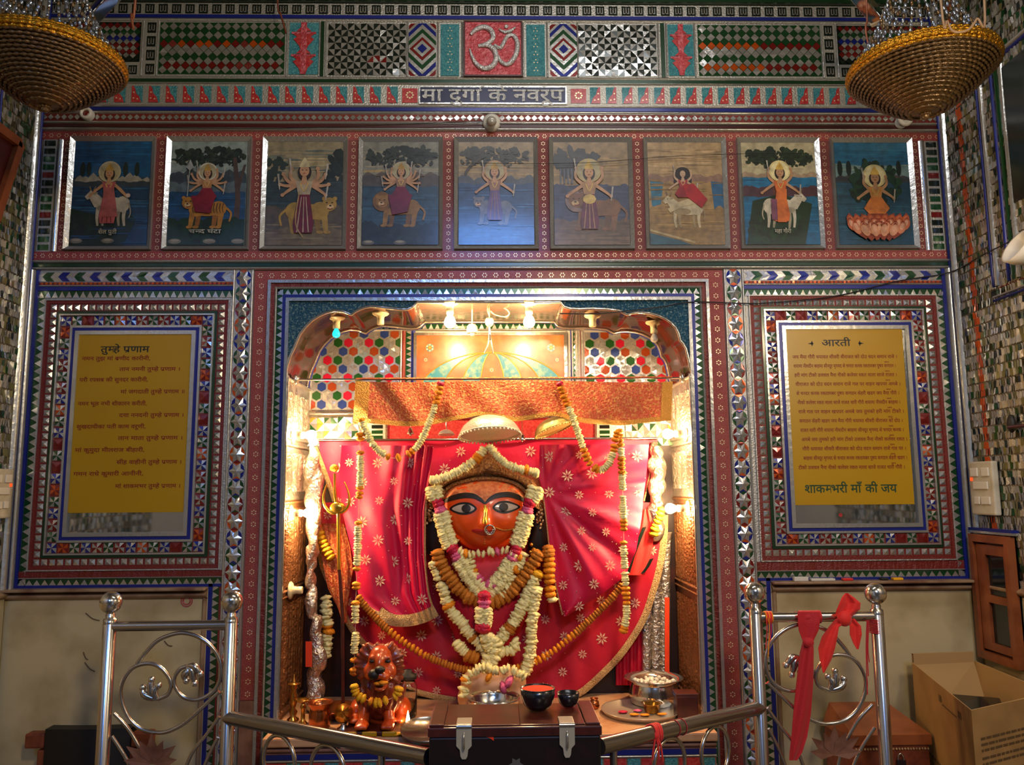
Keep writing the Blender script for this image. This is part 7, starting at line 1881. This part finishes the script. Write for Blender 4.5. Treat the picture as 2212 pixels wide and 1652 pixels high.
# small wooden shutter in the right wall
def side(px, py): q = onX(px, py, XR - .012); return q.y, q.z
ya, za = side(2106, 1152); yb_, _ = side(2190, 1148); zb2 = (side(2112, 1413)[1] + side(2198, 1440)[1]) / 2
mb = MB(); X = XR - .008
def fr_(y0_, z0_, y1_, z1_, m, d): mb.box(X - d, min(y0_, y1_), min(z0_, z1_), X + .006, max(y0_, y1_), max(z0_, z1_), m)
fr_(ya, za, yb_, zb2, 'wood_dark', .004)
dy = (yb_ - ya); dz = (za - zb2)
for q in ((0, 0, .10, 1), (.9, 0, 1, 1), (.1, 0, .9, .06), (.1, .94, .9, 1)): fr_(ya + dy * q[0], za - dz * q[1], ya + dy * q[2], za - dz * q[3], 'wood_warm', .03)
fr_(ya + dy * .34, za - dz * .16, ya + dy * .80, za - dz * .86, 'pane_dark', .010)
for q in ((.12, .08, .34, .92), (.80, .08, .88, .92), (.34, .08, .80, .16), (.34, .48, .80, .54), (.34, .86, .80, .92)): fr_(ya + dy * q[0], za - dz * q[1], ya + dy * q[2], za - dz * q[3], 'wood_warm', .02)
fr_(ya + .012, za + .012, yb_ - .012, za + .004, 'mirror', .02); fr_(ya + .012, za + .022, yb_ - .012, za + .012, 'line_blue', .02)
struct(mb, 'window_1', 'narrow brown wooden shutter with dark panes in the right wall')
# switch boards
def board_on_side(sx, px0, px1, py0, py1, name, label):
    X = (XR - .0085) if sx > 0 else (XL + .0085)
    p0, p1 = onX(px0, (py0 + py1) / 2, X), onX(px1, (py0 + py1) / 2, X); z1_ = onX((px0 + px1) / 2, py0, X).z; z0_ = onX((px0 + px1) / 2, py1, X).z
    y0_, y1_ = sorted((p0.y, p1.y)); Xi = X - sx * .022
    t = thing(name, label, 'switch board', (X, (y0_ + y1_) / 2, z0_))
    mb = MB(); mb.bbox(min(X, Xi), y0_, z0_, max(X, Xi), y1_, z1_, 'switch_white', .006); mb.build('plate', t)
    for k, (f0, f1, g0, g1) in enumerate(((.12, .42, .72, .88), (.58, .88, .72, .88), (.2, .8, .48, .62), (.2, .42, .2, .34), (.5, .85, .2, .34))):
        mb = MB(); Xo = Xi - sx * .005
        if sx > 0: ya_, yb2 = y1_ - (y1_ - y0_) * f0, y1_ - (y1_ - y0_) * f1
        else: ya_, yb2 = y1_ - (y1_ - y0_) * f0, y1_ - (y1_ - y0_) * f1
        mb.bbox(min(Xi, Xo), min(ya_, yb2), z0_ + (z1_ - z0_) * g0, max(Xi, Xo), max(ya_, yb2), z0_ + (z1_ - z0_) * g1, 'white_plastic', .002); mb.build('socket' if k == 2 else 'switch', t)
    mb = MB(); mb.bbox(min(Xi, Xi - sx * .003), y1_ - (y1_ - y0_) * .16, z0_ + (z1_ - z0_) * .64, max(Xi, Xi - sx * .003), y1_ - (y1_ - y0_) * .08, z0_ + (z1_ - z0_) * .70, 'red_led', .001); mb.build('indicator', t, label='glowing red indicator')
board_on_side(1, 2108, 2160, 996, 1112, 'switch_board', 'cream switch board with a red light on the right wall')
board_on_side(-1, -34, 13, 1012, 1120, 'switch_board', 'pale switch board at the left picture edge')
# lamp on the right wall
c = onX(2206, 548, XR - .08); t = thing('wall_lamp', 'white cone wall lamp at the right edge under the wire', 'lamp', (XR - .03, c.y, c.z))
Mx = Matrix.Rotation(math.radians(-60), 3, 'Y')
mb = MB(); mb.lathe((XR - .055, c.y, c.z), [(.012, -.03), (.03, -.025), (.05, .02), (.056, .05), (.05, .048), (.028, -.015), (.0001, -.02)], 'white_plastic', 28, Mx); mb.build('shade', t)
mb = MB(); mb.tube([(XR - .01, c.y, c.z + .02), (XR - .035, c.y, c.z + .01)], .009, 'white_plastic', 10); mb.lathe((XR - .008, c.y, c.z + .02), [(.026, 0), (.022, .008), (.0001, .012)], 'white_plastic', 18, Matrix.Rotation(math.radians(-90), 3, 'Y')); mb.build('arm', t)
c = onX(2178, 915, XR - .03); t = thing('wall_hook', 'dark hook with a purple stick on the right wall', 'hook', (XR - .01, c.y, c.z))
mb = MB(); mb.ell((XR - .02, c.y, c.z), (.012, .016, .03), 'rubber', 12, 10); mb.build('hook', t)
mb = MB(); mb.tube([(XR - .03, c.y, c.z - .012), (XR - .035, c.y - .16, c.z - .014)], .006, 'line_brown', 8); mb.build('stick', t, label='purple-brown stick')
# leaning picture on the left wall
p0 = onX(44, 330, XL + .03); p1 = onX(0, 560, XL + .03)
t = thing('picture_frame', 'brown wooden picture frame leaning out from the left wall', 'picture frame', (XL + .02, p0.y - .2, p1.z))
Xw = XL + .012; y1_ = onX(40, 320, Xw).y; z1_ = onX(40, 315, Xw).z; zl_ = onX(8, 560, Xw).z; y2_ = y1_ - .5
def quadbar(a, b_, w_, m, part):
    mb = MB(); d = (b_ - a).normalized(); s_ = V((1, 0, 0)).cross(d).normalized() * w_
    q = [a - s_, b_ - s_, b_ + s_, a + s_]; mb.raw(q + [p_ + V((.025, 0, 0)) for p_ in q], [(0, 1, 2, 3), (4, 7, 6, 5), (0, 4, 5, 1), (1, 5, 6, 2), (2, 6, 7, 3), (3, 7, 4, 0)], m); mb.build(part, t)
k0, k1, k2, k3 = V((Xw, y1_ - .02, z1_)), V((Xw, y1_ - .16, zl_)), V((Xw, y2_, zl_)), V((Xw, y2_ + .1, z1_))
quadbar(k0, k1, .016, 'wood_warm', 'frame_side'); quadbar(k2, k3, .016, 'wood_warm', 'frame_side'); quadbar(k1, k2, .016, 'wood_warm', 'frame_bottom'); quadbar(k3, k0, .016, 'wood_warm', 'frame_top')
mb = MB(); mb.face([q + V((.008, 0, 0)) for q in (k0, k1, k2, k3)], 'line_brown'); mb.build('picture', t)

# ================================================================ lamps and wires on the wall above
q = P(1062, 268, 0); t = thing('wall_bulb', 'unlit clear bulb in a white collar, centre of the wall under the name plate', 'lamp', (q.x, -.006, q.z))
Mx = Matrix.Rotation(math.radians(90), 3, 'X')
mb = MB(); mb.lathe((q.x, -.006, q.z), [(.034, 0), (.034, .012), (.026, .02), (.018, .022), (.018, .03)], 'white_plastic', 28, Mx); mb.build('collar', t)
mb = MB(); bulb(mb, (q.x, -.034, q.z), (0, -.75, -.5), .019, 'bulb_off'); mb.build('bulb', t)
q = P(193, 251, 0); t = thing('wall_bulb', 'round white lampholder with a dark red centre, upper left of the wall', 'lamp', (q.x, -.006, q.z))
mb = MB(); mb.lathe((q.x, -.006, q.z), [(.024, 0), (.024, .02), (.021, .026), (.014, .027), (.013, .012), (.0001, .011)], 'white_plastic', 24, Mx); mb.build('collar', t)
mb = MB(); mb.lathe((q.x, -.018, q.z), [(.0125, 0), (.0125, .006), (.0001, .008)], 'glass_red', 18, Mx); mb.build('contact', t, label='dark red centre')
q = P(1943, 268, 0); t = thing('wall_bulb', 'white ring-shaped fluorescent bulb below the right chandelier', 'lamp', (q.x, -.006, q.z))
mb = MB(); mb.lathe((q.x, -.006, q.z), [(.022, 0), (.022, .018), (.012, .022), (.012, .03)], 'white_plastic', 22, Mx); mb.build('collar', t)
mb = MB(); mb.tube([(q.x + .020 * math.cos(a), -.044, q.z + .020 * math.sin(a)) for a in (2 * PI * k / 24 for k in range(24))], .0095, 'white_plastic', 10, True); mb.build('ring_tube', t)

def wire(label, pts, r, m, name='wire_cord', cat='wire'):
    mb = MB(); mb.tube(spline(pts, 6), r, m, 6); return tag(mb.build(name, None, pts[0]), label, cat)
wire('black wire slung from the right wall lamp across to the arch', [onX(2209, 508, XR - .03), onX(2120, 552, XR - .02), P(2052, 588, -.03), P(1935, 608, -.018), P(1800, 640, -.016), P(1640, 655, -.016), P(1500, 652, -.016), P(1420, 664, -.016), P(1300, 677, -.012), P(1210, 677, -.012)], .0022, 'rubber')
wire('thin dark wire running along the silver moulding above the pictures', [P(140, 273, -.02), P(600, 277, -.02), P(1040, 262, -.02), P(1100, 268, -.02), P(1700, 272, -.02), P(1930, 276, -.02)], .0014, 'rubber')
wire('thin dark wire crossing the upper part of the three middle right pictures', [P(1000, 352, -.022), P(1250, 352, -.022), P(1480, 336, -.022), P(1730, 330, -.022)], .0009, 'rubber')
wire('brown rope hanging near the top left chandelier', [V((P(292, 2, -.6).x, -.6, TOP)), P(292, 2, -.6), P(284, 30, -.6), P(288, 62, -.6)], .004, 'wood_warm', 'hanging_rope', 'rope')
wire('twisted brown stick wire hanging at the top, left of the red ornament', [V((P(596, 0, -.1).x, -.1, TOP)), P(600, 5, -.1), P(606, 30, -.1), P(612, 50, -.1), P(618, 72, -.1)], .0035, 'wood_rust', 'hanging_rope', 'rope')
wire('brown cord hanging left of the right chandelier', [V((P(1872, 0, -.5).x, -.5, TOP)), P(1872, 5, -.5), P(1870, 60, -.5), P(1876, 98, -.5)], .003, 'wood_warm', 'hanging_rope', 'rope')
for pts, lab in (((P(2032, 0, -.95), P(2046, 45, -.95), P(2060, 68, -.95), P(2090, 65, -.95), P(2110, 40, -.95), P(2126, 0, -.95)), 'pale cord looped above the right chandelier'),):
    a = V((pts[0].x, -.95, TOP)); b_ = V((pts[-1].x, -.95, TOP)); wire(lab, [a, *pts, b_], .003, 'marble_trim', 'hanging_rope', 'rope')

# ================================================================ chandeliers
def bead_ring(mb, c, R, r, n, m, k=4, tilt=None):
    pts = []; N = n * k
    rs = [r * (.42 + .58 * abs(math.sin(PI * i / k))) for i in range(N)]
    mb.tube([c + V((R * math.cos(2 * PI * i / N), R * math.sin(2 * PI * i / N), 0)) for i in range(N)], rs, m, 6, True)
YH = -.62
def chandelier(px, py, label, wpx):
    c = P(px, py, YH); R = S(wpx / 2, YH); t = thing('chandelier', label, 'chandelier', c, 'pair of beaded chandeliers')
    mb = MB()
    for dz, rr in ((.0, 1.0), (.010, 1.015), (.020, 1.01), (.029, .99)): bead_ring(mb, c + V((0, 0, dz)), R * rr, .0065, 70, 'crystal_gold')
    mb.tube([c + V((R * math.cos(2 * PI * i / 60), R * math.sin(2 * PI * i / 60), .012)) for i in range(60)], .008, 'crystal_gold', 8, True)
    mb.build('gold_rim', t, label='gold beaded rim')
    mb = MB(); NRG = 17; H = R * .66
    for k in range(NRG):
        f = (k + .5) / NRG; rr = R * (1 - f) ** .62 if f < .97 else R * .06; dz = -H * f
        bead_ring(mb, c + V((0, 0, dz)), max(rr, .012), .0056, max(10, int(68 * rr / R)), 'crystal')
    mb.ell(c + V((0, 0, -H)), .012, 'crystal', 12, 8)
    mb.lathe(c, [(R * .97, .0)] + [(R * .95 * (1 - k / 10) ** .62, -H * k / 10) for k in range(1, 10)] + [(.0001, -H * .97)], 'crystal', 48); mb.build('bead_bowl', t, label='brown crystal bead bowl')
    mb = MB()
    for k in range(40):
        a = 2 * PI * k / 40; p0 = c + V((R * .96 * math.cos(a), R * .96 * math.sin(a), .03)); p1 = c + V((R * .30 * math.cos(a), R * .30 * math.sin(a), .30))
        n_ = 12
        for j in range(n_): q = p0.lerp(p1, (j + .5) / n_) - V((0, 0, .03 * math.sin(PI * j / n_))); mb.ell(q, (.005, .005, .009), 'crystal_silver' if (j + k) % 3 else 'crystal', 6, 4)
    mb.build('crystal_strands', t, label='silver crystal strands')
    mb = MB(); mb.lathe(c, [(R * .3, .29), (R * .34, .31), (R * .28, .34), (R * .1, .37), (R * .08, .46), (R * .16, .5), (.012, .54), (.01, .6)], 'crystal_silver', 26); mb.build('stem', t)
    mb = MB(); z = c.z + .58; k = 0
    while z < TOP - .01:
        mb.tube([V((c.x, c.y, z)) + V(((.008 * math.cos(a)) if k % 2 else 0, 0 if k % 2 else .008 * math.cos(a), .014 * math.sin(a))) for a in (2 * PI * i / 10 for i in range(10))], .0018, 'brass', 5, True); z += .022; k += 1
    mb.build('chain', t)
chandelier(1992, 158, 'beaded gold-rimmed chandelier at the top right', 318)
chandelier(104, 140, 'beaded gold-rimmed chandelier at the top left', 318)
# mirrored tube fittings beside the chandeliers
def fitting(p, d, L_, lab):
    d = V(d).normalized(); c = V(p); t = thing('light_fitting', lab, 'lamp', c)
    Mx = d.to_track_quat('X', 'Z').to_matrix().to_4x4(); Mx.translation = c
    mb = MB(); mb.bbox(-L_ / 2, -.02, -.018, L_ / 2, .02, .018, 'mirror_clear', .003, Mx); mb.build('housing', t)
    mb = MB(); mb.bbox(-L_ / 2 + .01, -.0235, -.010, L_ / 2 - .01, -.0195, .002, 'line_blue', .001, Mx); mb.build('painted_reflex', t, label='blue reflection painted as a stripe')  # blue reflection in the mirrored housing, laid on as a coloured strip
    for s_ in (-1, 1): mb = MB(); mb.bbox(s_ * L_ / 2 - .008, -.023, -.021, s_ * L_ / 2 + .008, .023, .021, 'white_plastic', .003, Mx); mb.build('end_cap', t)
    mb = MB(); mb.tube([c, V((c.x, c.y, TOP))], .003, 'steel', 6); mb.build('hanger', t)
a = P(196, 40, -.4); b_ = P(262, -30, -.5); fitting((a + b_) / 2, b_ - a, (b_ - a).length, 'mirrored strip light hanging at a slant beside the left chandelier')
a = P(1896, 40, -.4); b_ = P(1846, -20, -.5); fitting((a + b_) / 2, b_ - a, (b_ - a).length, 'mirrored strip light hanging at a slant beside the right chandelier')

# ================================================================ light and render settings
w = bpy.data.worlds.new('world'); SC.world = w; w.use_nodes = True
bg = w.node_tree.nodes['Background']; bg.inputs[0].default_value = (.62, .74, 1.0, 1); bg.inputs[1].default_value = .38
def area(name, loc, target, sx, sy, power, col):
    L = bpy.data.lights.new(name, 'AREA'); L.shape = 'RECTANGLE'; L.size = sx; L.size_y = sy; L.energy = power; L.color = col
    o = bpy.data.objects.new(name, L); COL.objects.link(o); o.location = loc
    o.rotation_euler = (V(target) - V(loc)).to_track_quat('-Z', 'Y').to_euler(); return o
area('hall_tube_light', (.3, -1.25, 3.52), (.1, 0, 1.9), 1.2, .12, 9, (.95, .96, 1.0))
area('warm_fill_light', (.5, -3.2, 2.9), (.1, .2, 1.1), .25, .25, 32, (1, .78, .5))  # fill light added to warm the lower parts, no fitting behind it
area('right_wall_lamp', (1.45, -1.5, 2.3), (1.2, 0, 1.6), .15, .15, 7, (1, .78, .5))
SC.view_settings.view_transform = 'Standard'; SC.view_settings.look = 'None'; SC.view_settings.gamma = 1.0
SC.view_settings.use_curve_mapping = False; SC.view_settings.exposure = 0.0
SC.cycles.use_denoising = True; SC.cycles.max_bounces = 7; SC.cycles.diffuse_bounces = 3; SC.cycles.glossy_bounces = 4
SC.cycles.transmission_bounces = 6; SC.cycles.sample_clamp_indirect = 6.0; SC.cycles.caustics_reflective = False; SC.cycles.caustics_refractive = False
